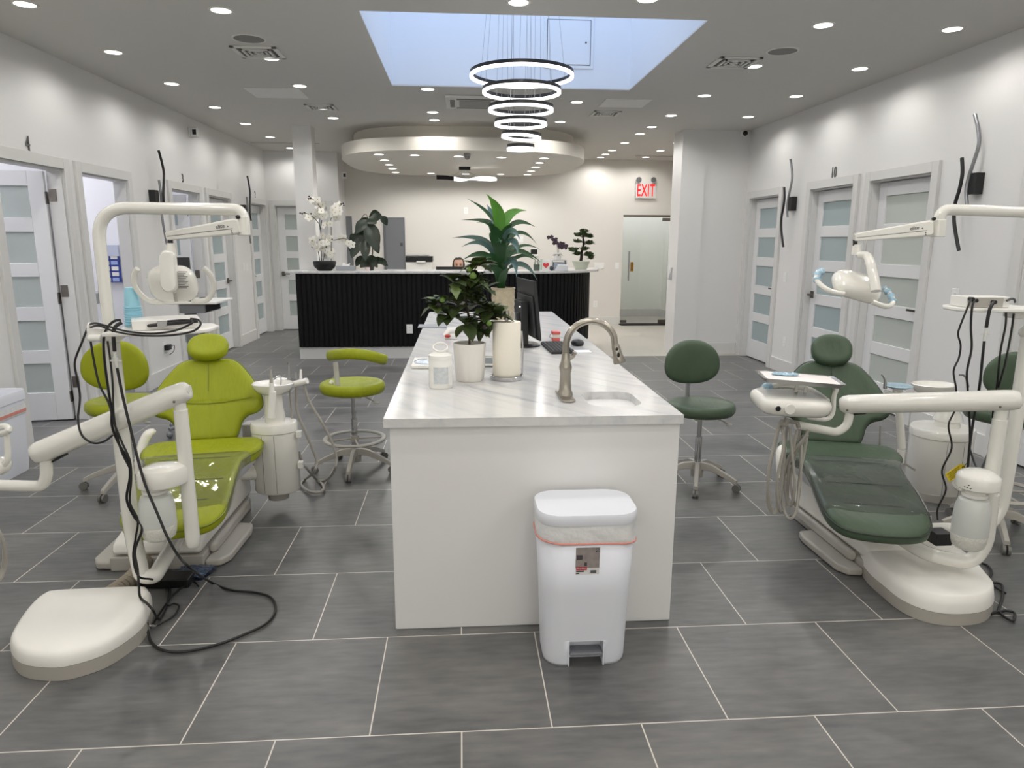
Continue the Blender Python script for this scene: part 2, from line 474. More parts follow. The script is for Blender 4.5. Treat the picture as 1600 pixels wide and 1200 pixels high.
def casing(side, a, b):
    """casing and jamb lining round an opening in a side wall"""
    X = XL if side == 'l' else XR; s = 1 if side == 'l' else -1
    NDOOR[0] += 1
    c = MB()
    def bx(xa, xb, *r): c.box(min(xa, xb), max(xa, xb), *r)
    bx(X, X+s*.028, a-.09, a, 0, DH+.09); bx(X, X+s*.028, b, b+.09, 0, DH+.09); bx(X, X+s*.028, a, b, DH, DH+.09)
    bx(X-s*TH, X, a, a+.014, 0, DH); bx(X-s*TH, X, b-.014, b, 0, DH); bx(X-s*TH, X, a+.014, b-.014, DH-.014, DH)
    return struct(c, 'trim_%d' % NDOOR[0], TRIM, bevel=.003)
for a, b in LEFT_OPEN: casing('l', a, b)
for a, b in RIGHT_OPEN: casing('r', a, b)
c = MB()
c.box(DXA-.09, DXA, YL-.02, YL, 0, DH+.09); c.box(DXB, DXB+.09, YL-.02, YL, 0, DH+.09); c.box(DXA, DXB, YL-.02, YL, DH, DH+.09)
c.box(DXA, DXA+.014, YL, YL+.12, 0, DH); c.box(DXB-.014, DXB, YL, YL+.12, 0, DH); c.box(DXA+.014, DXB-.014, YL, YL+.12, DH-.014, DH)
struct(c, 'trim_10', TRIM, bevel=.003)
def place(o, loc, rz):
    o.location = Vector(loc); o.rotation_euler = (0, 0, rz)
W = .865
# left wall: closed doors (front faces +x): local x runs along +y => rotate +90 deg
def left_closed(n, a, b, lever):
    d = panel_door('door_%d' % n, b-a-.032, lever=lever); place(d, (XL-.115, a+.016, 0), pi/2)
def right_closed(n, a, b, lever, glass=FROST):
    d = panel_door('door_%d' % n, b-a-.032, lever=lever, glass=glass); place(d, (XR+.115, b-.016, 0), -pi/2)
# open doors swung into their rooms, hinged at the far jamb
d = panel_door('door_1', W, glass=FROSTG, hinges='l', lever='r'); place(d, (XL-TH-.012, 6.425, 0), RAD(187))
d = panel_door('door_3', W, glass=FROST, hinges='l', lever='r'); place(d, (XL-TH-.012, 9.60, 0), RAD(197))
for zz in (P(74, 305, Y=6.44).z, P(92, 455, Y=6.44).z, P(108, 597, Y=6.44).z):
    g = MB(); g.box(XL-.112, XL-.052, 6.446, 6.4505, zz-.052, zz+.052); struct(g, 'hinge_plate', HINGE, bpy.data.objects['trim_1'], bevel=.002)
    g = MB(); g.box(XL-.112, XL-.052, 9.624, 9.6285, zz-.052, zz+.052); struct(g, 'hinge_plate', HINGE, bpy.data.objects['trim_3'], bevel=.002)
left_closed(4, *LEFT_OPEN[3], 'r')
left_closed(5, *LEFT_OPEN[4], 'l')
d = panel_door('door_6', DXB-DXA-.032, glass=FROSTG, lever='l'); place(d, (DXA+.016, YL+.115, 0), 0)
right_closed(7, *RIGHT_OPEN[3], 'r')
right_closed(8, *RIGHT_OPEN[2], 'l')
right_closed(9, *RIGHT_OPEN[1], 'r', glass=mat('frosted_glass_pale', (190, 196, 190), .2, spec=.6))
d = panel_door('door_10', W, hinges='l', lever='r'); place(d, (XR+.115, 4.78, 0), -pi/2)

# ------------------------------------------------------------------ glass entry door
CLEAR = bpy.data.materials.new('clear_glass'); CLEAR.use_nodes = True
_nt = CLEAR.node_tree; _nt.nodes.clear()
_o = _nt.nodes.new('ShaderNodeOutputMaterial'); _mx = _nt.nodes.new('ShaderNodeMixShader'); _t = _nt.nodes.new('ShaderNodeBsdfTransparent'); _g = _nt.nodes.new('ShaderNodeBsdfGlossy'); _fr = _nt.nodes.new('ShaderNodeFresnel')
_t.inputs[0].default_value = (.975, .985, .975, 1); _g.inputs['Roughness'].default_value = .02; _fr.inputs[0].default_value = 1.45
_nt.links.new(_fr.outputs[0], _mx.inputs[0]); _nt.links.new(_t.outputs[0], _mx.inputs[1]); _nt.links.new(_g.outputs[0], _mx.inputs[2]); _nt.links.new(_mx.outputs[0], _o.inputs[0])
g = MB(); g.box(EXA+.01, EXB-.06, YB+.05, YB+.062, .05, 2.06); gd = struct(g, 'door_11', CLEAR)
g = MB(); g.box(EXA+.01, EXB-.01, YB+.03, YB+.085, 2.065, 2.10); struct(g, 'top_rail', HINGE, gd)
g = MB(); g.box(EXB-.20, EXB-.03, YB+.035, YB+.078, 1.99, 2.05); struct(g, 'top_patch', HINGE, gd, bevel=.003)
g = MB(); g.box(EXB-.20, EXB-.03, YB+.035, YB+.078, .012, .085); struct(g, 'bottom_patch', HINGE, gd, bevel=.003)
g = MB(); g.box(EXA+.02, EXA+.14, YB+.035, YB+.078, .03, .08); struct(g, 'lock_patch', HINGE, gd, bevel=.003)
g = MB(); hx = P(982, 425, Y=YB).x
g.cyl((hx, YB-.01, .85), (hx, YB-.01, 1.42), .014); g.cyl((hx, YB-.01, .92), (hx, YB+.05, .92), .009); g.cyl((hx, YB-.01, 1.35), (hx, YB+.05, 1.35), .009)
struct(g, 'pull_handle', STEEL, gd, smooth=40)
GOLD = mat('brass_plate', (186, 140, 52), .35, metal=.6)
px_ = P(988, 424, Y=YB).x
g = MB(); g.box(px_-.032, px_+.032, YB+.046, YB+.05, 1.03, 1.21); pp = struct(g, 'push_plate', GOLD, gd)
for i, ch in enumerate('PUSH'):
    text_mesh(ch, .052, 'plate_letters', BLACK, facing((px_, YB+.0455, 1.185-i*.042), (1, 0, 0), (0, 0, 1)), pp, extrude=.0004, bold=.002)
g = MB(); g.box(EXA-.02, EXB+.02, YB-.22, YB+.05, .001, .016)
solo(g, 'door_mat', mat('black_mat', (14, 14, 14), .9), 'flat black mat on the floor before the glass entry door', 'door mat', bevel=.003)
za = P(1046, 437, Y=10.1).z; zb = P(1050, 418, Y=10.1).z
g = MB(); g.prism([(0, za), (-.055, za), (-.012, zb), (0, zb)], 0, .05, Matrix(((1, 0, 0, 3.05), (0, 0, 1, 10.08), (0, 1, 0, 0), (0, 0, 0, 1))))
solo(g, 'wall_bracket', mat('bracket_grey', (190, 190, 190), .5), 'pale grey wedge-shaped bracket on the left face of the right pillar', 'bracket')
# ------------------------------------------------------------------ dropped ceiling over the desk
def soffit_poly(x0, x1, yf, yb, bulge, n=14, p=2.6):
    cx, hx = (x0+x1)/2, (x1-x0)/2; cy, hy = (yf+yb)/2, (yb-yf)/2
    out = []
    for i in range(n*4):
        a = 2*pi*i/(n*4); ca, sa = cos(a), sin(a)
        out.append((cx+hx*math.copysign(abs(ca)**(2/p), ca), cy+hy*math.copysign(abs(sa)**(2/p), sa)))
    return out
SZ = 2.76
SOF = mat('soffit_paint', (226, 221, 212), .55)
c = MB(); c.prism(soffit_poly(-1.74, 1.88, 9.6, 13.4, 0, p=3.0), SZ, SZ+.165); struct(c, 'ceiling_dropped', SOF, smooth=30)
c = MB(); c.prism(soffit_poly(-1.58, 1.74, 9.9, 13.3, 0, p=3.0), SZ+.165, H); struct(c, 'ceiling_dropped_upper', SOF, smooth=30)

# ------------------------------------------------------------------ recessed downlights
FRAME = mat('light_trim', (225, 223, 218), .5)
def make_downlight():
    t = thing('ceiling_light', (0, 0, 0), 'x', 'ceiling light')
    g = MB(); g.lathe([(.064, -.001), (.064, -.006), (.078, -.006), (.082, -.001), (.082, 0), (.064, 0)][::-1], n=28, caps=False)
    g.build('frame', FRAME, t)
    g = MB(); g.lathe([(.001, -.004), (.063, -.004), (.063, 0), (.001, 0)], n=24); g.build('diffuser', LED, t, smooth=0)
    return t
spot = bpy.data.lights.new('downlight_lamp', 'SPOT'); spot.energy = SPOT; spot.spot_size = RAD(166); spot.spot_blend = .55; spot.shadow_soft_size = .05; spot.color = (1, .975, .935)
dl = make_downlight()
lo = bpy.data.objects.new('downlight_lamp', spot); COL.objects.link(lo); lo.parent = dl; lo.location = (0, 0, -.012); used = [False]
ordn = ['nearest', 'second', 'third', 'fourth', 'fifth', 'sixth', 'seventh', 'eighth', 'ninth', 'tenth']
def downlight(x, y, z, label, group):
    o = dl if not used[0] else copy_tree(dl)
    used[0] = True
    o.location = (x, y, z); o['label'] = label; o['group'] = group
rows = [(-2.81, [5.18, 6.37, 7.55, 8.80, 9.97, 11.2, 12.46], 'the row along the left wall'),
        (-1.575, [5.2, 6.46, 7.54, 8.80, 9.40], 'the second row from the left wall'),
        (-.315, [7.57, 8.88, 9.42], 'the short row left of the ring pendant'),
        (1.29, [8.10, 9.41], 'the short row right of the ring pendant'),
        (2.56, [5.17, 6.36, 7.63, 8.82, 9.70, 10.33, 11.27, 12.2, 12.75, 13.2], 'the second row from the right wall'),
        (3.52, [5.18, 6.37, 7.57, 8.82], 'the row along the right wall'),
        (3.37, [11.19, 12.14, 13.1], 'the row in the exit passage')]
for x, ys, nm in rows:
    for i, y in enumerate(ys):
        downlight(x, y, H, 'recessed ceiling light, %s one in %s' % (ordn[i], nm), 'recessed lights in '+nm)
downlight(.386, 4.87, H, 'round recessed ceiling light at the near edge of the skylight', 'recessed lights by the skylight')
downlight(1.19, 4.74, H, 'round recessed ceiling light cut by the top of the picture, right of centre', 'recessed lights by the skylight')
added_rows = [(3.95, (-2.81, -1.575, 2.56, 3.52)), (3.6, (-.315, .386, 1.3)), (2.75, (-2.81, -1.575, 2.56, 3.52)), (2.3, (-.315, .386, 1.3)), (1.5, (-2.81, -1.575, .6, 2.56, 3.52)), (.3, (-2.81, -1.575, .6, 2.56, 3.52)), (-.9, (-2.81, -1.575, .6, 2.56, 3.52)), (-2.1, (-2.81, -1.575, .6, 2.56, 3.52))]  # unseen lights added to brighten the foreground and camera-facing surfaces
for i, (y, xs_) in enumerate(added_rows):
    for j, x in enumerate(xs_): downlight(x, y, H, 'added recessed ceiling light out of view, %s from left in the %s hidden row' % (('first', 'second', 'third', 'fourth', 'fifth')[j], ordn[i] if i > 1 else ('farthest', 'next farthest')[i]), 'added recessed lights outside the picture')
sof_l = [(592, 241), (601, 250), (608, 257), (613, 263), (618, 269)]
sof_r = [(850, 247), (843, 254), (837, 261), (830, 267), (824, 272.5)]
for nm, L in (('left', sof_l), ('right', sof_r)):
    for i, q in enumerate(L):
        p = P(*q, Z=SZ); downlight(p.x, p.y, SZ, 'round light in the dropped ceiling, %s in its %s column' % (ordn[i], nm), 'lights in the dropped ceiling')
for i, q in enumerate([(648, 242), (716.5, 244), (783.5, 245.5)]):
    p = P(*q, Z=SZ); downlight(p.x, p.y, SZ, 'round light in the front row of the dropped ceiling, %s from left' % ('first', 'second', 'third')[i], 'lights in the dropped ceiling')
for i, q in enumerate([(673.5, 270.5), (727.5, 271.5), (782.5, 272)]):
    p = P(*q, Z=SZ); downlight(p.x, p.y, SZ, 'round light in the rear row of the dropped ceiling, %s from left' % ('first', 'second', 'third')[i], 'lights in the dropped ceiling')
# lights of the side rooms and the vestibule
for (x, y, s_, nm) in ((-5.0, 5.5, 1.0, 'fourth treatment room'), (-5.0, 7.5, .9, 'supply room'), (-5.0, 9.2, .8, 'third treatment room'), (3.7, 14.4, .6, 'entry vestibule')):
    g = MB(); g.box(x-s_/2-.03, x+s_/2+.03, y-s_/2-.03, y+s_/2+.03, H-.012, H-.001)
    r_ = tag(g.build('ceiling_panel_light', FRAME, off=(x, y, H-.012)), 'square flat ceiling light in the '+nm, 'ceiling light')
    g = MB(); g.box(x-s_/2, x+s_/2, y-s_/2, y+s_/2, H-.016, H-.012)
    g.build('diffuser', mat('panel_led', (255, 255, 255), .5, emit=(250, 250, 255), es=13), r_)

# ------------------------------------------------------------------ ceiling vents, panels, speakers
VENT = mat('vent_white', (228, 227, 223), .5); VDARK = mat('vent_dark', (92, 90, 88), .6)
def diffuser(u, v, wx, wy, label, n=3):
    p = P(u, v, Z=H)
    t = thing('ceiling_vent', (p.x, p.y, H), label, 'air vent')
    g = MB(); g.box(p.x-wx/2+.03, p.x+wx/2-.03, p.y-wy/2+.03, p.y+wy/2-.03, H-.003, H-.001); g.build('backing', VDARK, t)
    g = MB()
    def frm(a, b, wd, z0, z1):
        g.box(p.x-a, p.x+a, p.y-b, p.y-b+wd, z0, z1); g.box(p.x-a, p.x+a, p.y+b-wd, p.y+b, z0, z1)
        g.box(p.x-a, p.x-a+wd, p.y-b, p.y+b, z0, z1); g.box(p.x+a-wd, p.x+a, p.y-b, p.y+b, z0, z1)
    frm(wx/2, wy/2, .035, H-.012, H-.001)
    g.build('frame', VENT, t, bevel=.002)
    for i in range(n):
        s_ = 1-(i+1)/(n+1)
        g = MB(); frm((wx/2-.03)*s_, (wy/2-.03)*s_, .016, H-.016+.002*i, H-.004); g.build('louvre', VENT, t)
diffuser(404, 81, .36, .36, 'square four-way air vent in the ceiling at left, beside a light')
diffuser(1147, 97, .36, .36, 'square four-way air vent in the ceiling at right, beside a light')
diffuser(502, 167, .33, .33, 'square air vent in the ceiling near the left pillar')
diffuser(946, 177, .33, .33, 'square air vent in the ceiling right of the ring pendant')
def slot(u0, v0, u1, label):
    a, b = P(u0, v0, Z=H), P(u1, v0, Z=H)
    t = thing('slot_vent', ((a.x+b.x)/2, a.y, H), label, 'air vent')
    g = MB(); g.box(a.x, b.x, a.y-.07, a.y+.07, H-.008, H-.001); g.build('frame', VENT, t)
    g = MB(); g.box(a.x+.03, b.x-.03, a.y-.02, a.y+.02, H-.0095, H-.008); g.build('slot', VDARK, t)
slot(388, 222, 500, 'long slot air vent in the ceiling by the left pillar')
slot(990, 243, 1064, 'long slot air vent in the ceiling of the exit passage')
def flat_panel(u, v, wx, wy, label):
    p = P(u, v, Z=H)
    g = MB(); g.box(p.x-wx/2, p.x+wx/2, p.y-wy/2, p.y+wy/2, H-.007, H-.001)
    o = tag(g.build('ceiling_panel', mat('vent_panel', (240, 239, 236), .6), off=(p.x, p.y, H-.007), bevel=.002), label, 'access panel')
    g = MB(); g.box(p.x-wx/2+.02, p.x+wx/2-.02, p.y-wy/2+.02, p.y+wy/2-.02, H-.010, H-.0072); g.build('door', mat('vent_panel', (0, 0, 0)), o, bevel=.002)
flat_panel(433, 145, .55, .5, 'square access panel in the ceiling at left')
flat_panel(976, 161, .5, .45, 'square access panel in the ceiling right of the ring pendant')
p = P(742, 158, Z=H)
t = thing('ceiling_air_unit', (p.x, p.y, H), 'square cassette air conditioner in the ceiling behind the ring pendant', 'air conditioner')
g = MB(); g.box(p.x-.32, p.x+.32, p.y-.32, p.y+.32, H-.03, H-.001); g.build('frame', VENT, t, bevel=.01)
g = MB(); g.box(p.x-.17, p.x+.17, p.y-.17, p.y+.17, H-.036, H-.03); g.build('grille', mat('vent_grey', (150, 148, 145), .6), t, bevel=.003)
for (a, b, c_, d_) in ((-.27, -.22, -.2, .2), (.22, .27, -.2, .2), (-.2, .2, -.27, -.22), (-.2, .2, .22, .27)):
    g = MB(); g.box(p.x+a, p.x+b, p.y+c_, p.y+d_, H-.033, H-.03); g.build('flap', DGREY, t)
for (u, v, sd) in ((389, 60, 'left'), (1223, 79.5, 'right')):
    p = P(u, v, Z=H)
    t = thing('ceiling_speaker', (p.x, p.y, H), 'round flat speaker in the ceiling at %s' % sd, 'speaker')
    g = MB(); g.lathe([(.112, 0), (.112, -.006), (.125, -.006), (.128, 0)], (p.x, p.y, H-.0005), caps=False); g.build('rim', FRAME, t)
    g = MB(); g.lathe([(.001, -.004), (.112, -.004), (.112, 0), (.001, 0)], (p.x, p.y, H-.0005)); g.build('grille', mat('speaker_grille', (136, 134, 132), .8, bump=(400, .3, .001)), t)

# ------------------------------------------------------------------ ring pendant
CX, CY = .5, 5.95
pend = thing('ring_pendant', (CX, CY, H+1.9), 'pendant of six tiered glowing rings hanging from the skylight', 'pendant light')
g = MB(); g.lathe([(.001, 0), (.16, 0), (.16, -.04), (.001, -.04)], (CX, CY, H+1.78)); g.build('canopy', BLACKM, pend)
g = MB(); g.box(SKY[0]-.04, SKY[1]+.04, CY-.04, CY+.04, H+1.78, H+1.86); g.build('hanger_bar', WELL, pend)
RINGS = [(.402, 117), (.302, 142), (.25, 170), (.2, 192), (.15, 212.5), (.1, 231)]
g_w = MB()
for i, (r, v) in enumerate(RINGS):
    z = P(815, v, Y=CY).z; cx = CX+(.0, .0, -.005, -.005, .0, -.005)[i]
    tl = (0.0, 0, 0, 0, .06, 0)[i]
    M = Matrix.Translation((cx, CY, z)) @ Matrix.Rotation(tl, 4, 'Y')
    g = MB(); hh = .050
    prof = [(r-.011, .0), (r+.011, .0), (r+.011, hh/2), (r-.011, hh/2), (r-.011, 0)]
    g.lathe(prof, n=64, M=M, caps=False); rg = g.build('ring', BRONZE, pend)
    g = MB(); g.lathe([(r-.009, -.001), (r-.009, -.022), (r+.012, -.022), (r+.012, -.001), (r-.009, -.001)], n=64, M=M, caps=False)
    g.build('glowing_band', RINGM, rg)
    for k in range(3):
        a = 2*pi*k/3+i*.9+.4
        g_w.tube([(cx+r*cos(a), CY+r*sin(a), z+hh/2), (CX+.14*cos(a+.2), CY+.14*sin(a+.2), H+1.76)], .0013, n=4)
g_w.build('wires', STEEL, pend)

# pendant under the dropped ceiling
pc = P(726, 262, Z=SZ)
YP = pc.y-.1
t = thing('wave_pendant', (pc.x, YP, SZ), 'black and white twisted ribbon pendant under the dropped ceiling', 'pendant light')
a, b = P(717, 262, Y=YP), P(735, 262, Y=YP)
g = MB(); g.box(a.x, b.x, YP-.05, YP+.05, SZ-.05, SZ-.001); g.build('canopy', BLACKM, t, bevel=.004)
L = [P(682, 277, Y=YP), P(702, 278, Y=YP), P(722, 281, Y=YP+.1), P(748, 279, Y=YP+.05), P(776, 280, Y=YP)]
g = MB(); sp = smooth_path(L, 8)
rs = []
for i, q in enumerate(sp):
    a_ = 1.2*pi*i/len(sp); uu = Vector((0, sin(a_)*.5, cos(a_)*.6+.4)).normalized()*.034
    nn = Vector((0, uu.z, -uu.y)).normalized()*.008
    rs.append([q-uu-nn, q+uu-nn, q+uu+nn, q-uu+nn])
g.rings(rs); rb = g.build('ribbon', BLACKM, t, smooth=60)
g = MB(); rs2 = []
for i, q in enumerate(sp[len(sp)//3:]):
    a_ = 1.2*pi*(i+len(sp)//3)/len(sp); uu = Vector((0, sin(a_)*.5, cos(a_)*.6+.4)).normalized()*.036
    nn = Vector((0, uu.z, -uu.y)).normalized()*.010
    rs2.append([q-uu-nn, q+uu-nn, q+uu+nn, q-uu+nn])
g.rings(rs2); g.build('glowing_band', RINGM, rb, smooth=60)
g = MB()
for q in (L[1], L[2], L[3]): g.tube([q+Vector((0, 0, .02)), (pc.x, YP, SZ-.04)], .002, n=4)
g.build('wires', STEEL, t)
p = P(730, 240, Z=SZ)
t = thing('motion_sensor', (p.x, p.y, SZ), 'small grey dome sensor under the dropped ceiling', 'sensor')
g = MB(); g.lathe([(.03, 0), (.045, 0), (.045, -.035), (.001, -.036)], (p.x, p.y, SZ)); g.build('base', mat('grey_sensor', (160, 158, 154), .4), t)
g = MB(); g.ell((p.x, p.y, SZ-.045), (.036, .036, .036)); g.build('dome', mat('grey_dome', (140, 138, 135), .2), t)

# ------------------------------------------------------------------ curved wall lights
SCW = mat('sconce_black', (18, 18, 20), .45); SCG = mat('sconce_grey', (150, 151, 154), .25, metal=.6)
def sconce(side, yc, label, up_is_black, tops):
    X = XL if side == 'l' else XR; s = 1 if side == 'l' else -1
    t = thing('wall_light', (X, yc, 2.05), label, 'wall light', 'curved wall lights')
    g = MB(); g.box(min(X, X+s*.07), max(X, X+s*.07), yc-.045, yc+.055, 1.975, 2.135); g.build('mount', SCW, t, bevel=.003)
    PU, PL = [0, .055, .085, .06, .025, .012, .04], [0, .028, .018, -.012, .0, .045, .10]
    def bar(top, z1, pat, sc_, xo, m, nm):
        k_ = len(pat); pts = [Vector((X+s*xo, top.y+s*pat[i]*sc_, top.z+(z1-top.z)*i/(k_-1))) for i in range(k_)]
        g = MB(); g.tube(smooth_path(pts, 5), .0135, n=10, up=(1, 0, 0)); return g.build(nm, m, t)
    tu, tl_ = tops
    bar(P(*tu, X=X), 1.90, PU, 1.0, .10 if up_is_black else .07, SCW if up_is_black else SCG, 'bar')
    bar(P(*tl_, X=X), 1.55, PL, .55 if up_is_black else 1.0, .07 if up_is_black else .10, SCG if up_is_black else SCW, 'bar')
    return t
sconce('l', 8.20, 'S-curved wall light on the left wall, nearer one, before door three', True, ((233, 235), (238, 281)))
sconce('l', 11.45, 'S-curved wall light on the left wall, farther one, before door two', True, ((376, 275), (378, 307)))
sconce('r', 8.40, 'S-curved wall light on the right wall, farther one, left of door ten', False, ((1244, 249), (1238, 293)))
sconce('r', 5.34, 'S-curved wall light on the right wall, nearer one, above the chair lamp arm', False, ((1537, 179), (1522, 247)))

# ------------------------------------------------------------------ door numbers, exit sign, switches, cameras
NUMM = mat('number_metal', (120, 120, 122), .3, metal=.8)
def number(txt, side, y, z, sz, label):
    X = XL if side == 'l' else XR; s = 1 if side == 'l' else -1
    M = facing((X+s*.006, y, z), (0, s, 0), (0, 0, 1))
    o = text_mesh(txt, sz, 'door_number', NUMM, M, None, extrude=.004, sx=.72)
    tag(o, label, 'number')
# text runs toward +y on the left wall (read from inside the room facing -x)
number('4', 'l', 6.02, 2.335, .16, 'metal numeral four above the open door at far left')
number('3', 'l', 9.16, 2.335, .15, 'metal numeral three above a doorway on the left wall')
number('2', 'l', 12.25, 2.335, .15, 'metal numeral two above the farthest door on the left wall')
number('10', 'r', 7.55, 2.335, .16, 'metal numeral ten above a door on the right wall')

ex0, ex1 = P(992, 310, Y=YB), P(1024, 288, Y=YB)
t = thing('exit_sign', ((ex0.x+ex1.x)/2, YB, ex0.z), 'white exit sign with red letters above the glass door', 'exit sign')
g = MB(); g.box(ex0.x, ex1.x, YB-.05, YB, ex0.z, ex1.z); g.build('body', mat('sign_white', (214, 216, 214), .4), t, bevel=.005)
zc = (ex0.z+ex1.z)/2
text_mesh('EXIT', .31, 'letters', mat('exit_red', (222, 20, 26), .5, emit=(240, 20, 26), es=.9), facing(((ex0.x+ex1.x)/2, YB-.052, zc+.005), (1, 0, 0), (0, 0, 1)), t, extrude=.001, bold=.006, sx=.50, spacing=1.12)
g = MB(); g.box(ex0.x+.06, ex1.x-.06, YB-.04, YB, ex1.z, ex1.z+.045); g.build('lamp_bracket', mat('sign_white', (0, 0, 0)), t)
for sx in (ex0.x+.05, ex1.x-.055):
    g = MB(); g.lathe([(.02, .05), (.05, .03), (.058, 0), (.001, 0)], (sx, YB-.06, ex1.z+.075), M=Matrix.Rotation(RAD(-90), 4, 'X')); lp = g.build('emergency_lamp', mat('sign_white', (0, 0, 0)), t)
    g = MB(); g.lathe([(.001, .0), (.05, 0), (.05, -.004), (.001, -.004)], (sx, YB-.064, ex1.z+.075), M=Matrix.Rotation(RAD(-90), 4, 'X')); g.build('reflector', mat('lamp_reflector', (120, 122, 124), .3, metal=.5), lp)

PLATE = mat('plate_white', (236, 236, 234), .35); PLD = mat('plate_slot', (120, 120, 120), .5)
def plate(loc, ax, w_, h_, label, cat='wall plate', n=1, kind='switch', m=PLATE, sg=1):
    """wall plate facing -y (ax='y') or +-x (ax='x', sg: outward direction)"""
    loc = Vector(loc)
    def bx(g, a0, a1, d0, d1, z0, z1):
        if ax == 'y': g.box(loc.x+a0, loc.x+a1, loc.y-d1, loc.y-d0, loc.z+z0, loc.z+z1)
        else: g.box(min(loc.x+sg*d0, loc.x+sg*d1), max(loc.x+sg*d0, loc.x+sg*d1), loc.y+a0, loc.y+a1, loc.z+z0, loc.z+z1)
    t = thing('light_switch' if kind == 'switch' else 'wall_outlet', loc, label, cat)
    g = MB(); bx(g, -w_/2, w_/2, 0, .006, -h_/2, h_/2); g.build('plate', m, t, bevel=.0015)
    for i in range(n):
        c0 = -w_/2+(i+.5)*w_/n
        if kind == 'switch':
            g = MB(); bx(g, c0-.017, c0+.017, .006, .010, -.034, .034); g.build('rocker', PLATE, t, bevel=.001)
        else:
            for dz in (-.02, .02):
                g = MB(); bx(g, c0-.017, c0+.017, .006, .0075, dz-.014, dz+.014); sk = g.build('socket', PLATE, t, bevel=.001)
                g = MB(); bx(g, c0-.008, c0-.005, .0075, .0079, dz-.006, dz+.006); bx(g, c0+.005, c0+.008, .0075, .0079, dz-.005, dz+.005); g.build('slots', PLD, sk)
    return t
q = P(640, 514, Y=9.65); plate((q.x, 9.655, q.z), 'y', .085, .125, 'white outlet on the black fluted desk front', 'outlet', kind='outlet')
q = P(936, 415, Y=YB); plate((q.x, YB, q.z), 'y', .2, .12, 'four-gang white switch plate on the rear wall by the bonsai', 'switch', n=4)
q = P(964, 415, Y=YB); plate((q.x, YB, q.z), 'y', .08, .12, 'single white switch between the desk end and the glass door', 'switch')
q = P(930, 475, Y=YB); plate((q.x, YB, q.z), 'y', .08, .12, 'low white outlet on the rear wall right of the desk', 'outlet', kind='outlet')
q = P(728, 329, Y=YB); plate((q.x, YB, q.z), 'y', .08, .12, 'white wall plate on the rear wall above the receptionist', 'wall plate', kind='outlet')
q = P(812, 374, Y=YB); plate((q.x, YB, q.z), 'y', .14, .12, 'white wall plate on the rear wall behind the tall plant', 'wall plate', n=2)
q = P(1493, 463, X=XR); plate(q, 'x', .085, .125, 'white outlet on the right wall above the equipment tray', 'outlet', kind='outlet', sg=-1)
q = P(1227, 433, X=XR); plate(q, 'x', .08, .12, 'white switch on the right wall between the two farther doors', 'switch', sg=-1)
q = P(1226, 534, X=XR); plate(q, 'x', .08, .12, 'low white outlet on the right wall left of door ten', 'outlet', kind='outlet', sg=-1)
for i, u in enumerate((380.5, 386)):
    q = P(u, 417, X=XL); plate(q, 'x', .08, .12, 'white switch on the left wall before door two, %s of a pair' % ('left', 'right')[i], 'switch', sg=1)
q = P(257, 543, X=XL)
plate((XL, q.y, q.z), 'x', .085, .125, 'white outlet low on the left wall holding a black charger', 'outlet', kind='outlet')
g = MB(); g.box(XL+.008, XL+.06, q.y-.03, q.y+.06, q.z-.03, q.z+.03); ch = tag(g.build('power_adapter', BLACK, off=(XL+.03, q.y, q.z-.03), bevel=.006), 'black power adapter plugged in low on the left wall', 'charger')
g = MB(); g.tube(smooth_path([(XL+.05, q.y+.05, q.z), (XL+.07, q.y+.10, q.z+.01), (XL+.05, q.y+.12, q.z-.06), (XL+.03, q.y+.05, q.z-.09)], 6), .004, n=6); g.build('cord', BLACK, ch)
# thermostat screen
q0, q1 = P(828, 400, Y=YB), P(840.5, 388.5, Y=YB)
t = thing('wall_tablet', ((q0.x+q1.x)/2, YB, q0.z), 'small wall keypad with a dark screen right of the tall plant', 'keypad')
g = MB(); g.box(q0.x, q1.x, YB-.02, YB, q0.z, q1.z); g.build('body', PLATE, t, bevel=.003)
g = MB(); g.box(q0.x+.012, q1.x-.012, YB-.0215, YB-.02, q0.z+.035, q1.z-.012); g.build('screen', BLACK, t)
# surveillance cameras
def cam_white(X, q, s, label, parent_ax='x'):
    t = thing('security_camera', q, label, 'camera')
    g = MB(); g.box(min(X, X+s*.02), max(X, X+s*.02), q.y-.05, q.y+.05, q.z-.06, q.z+.06); g.build('mount', PLATE, t, bevel=.004)
    g = MB(); g.box(min(X+s*.02, X+s*.10), max(X+s*.02, X+s*.10), q.y-.05, q.y+.03, q.z-.055, q.z+.055); g.build('body', PLATE, t, bevel=.012)
    g = MB(); g.box(min(X+s*.045, X+s*.09), max(X+s*.045, X+s*.09), q.y-.053, q.y-.049, q.z-.03, q.z+.03); g.build('lens_window', BLACK, t)
cam_white(XL, P(297, 207, X=XL), 1, 'white camera with a black lens high on the left wall')
cam_white(-2.12, Vector((-2.12, 13.25, 2.74)), 1, 'white camera with a black lens by the dropped ceiling at left')
q = P(1174, 206, X=3.93)
t = thing('dome_camera', (3.9, 9.86, q.z), 'small black dome camera in the corner high at right', 'camera')
g = MB(); g.lathe([(.001, 0), (.05, 0), (.05, .02), (.001, .02)], (3.9, 9.86, q.z), M=Matrix.Rotation(RAD(90), 4, 'X')); g.box(3.86, 3.94, 9.86, 9.9, q.z-.04, q.z+.04); g.build('base', PLATE, t)
g = MB(); g.ell((3.9, 9.835, q.z), (.035, .035, .035)); g.build('lens', BLACK, t)
p = P(803, 172, Z=H)
t = thing('dome_camera', (p.x, p.y, H), 'tiny black dome camera in the ceiling behind the ring pendant', 'camera')
g = MB(); g.lathe([(.001, 0), (.05, 0), (.05, -.02), (.001, -.02)], (p.x, p.y, H-.001)); g.build('base', PLATE, t)
g = MB(); g.ell((p.x, p.y, H-.02), (.034, .034, .034)); g.build('lens', BLACK, t)
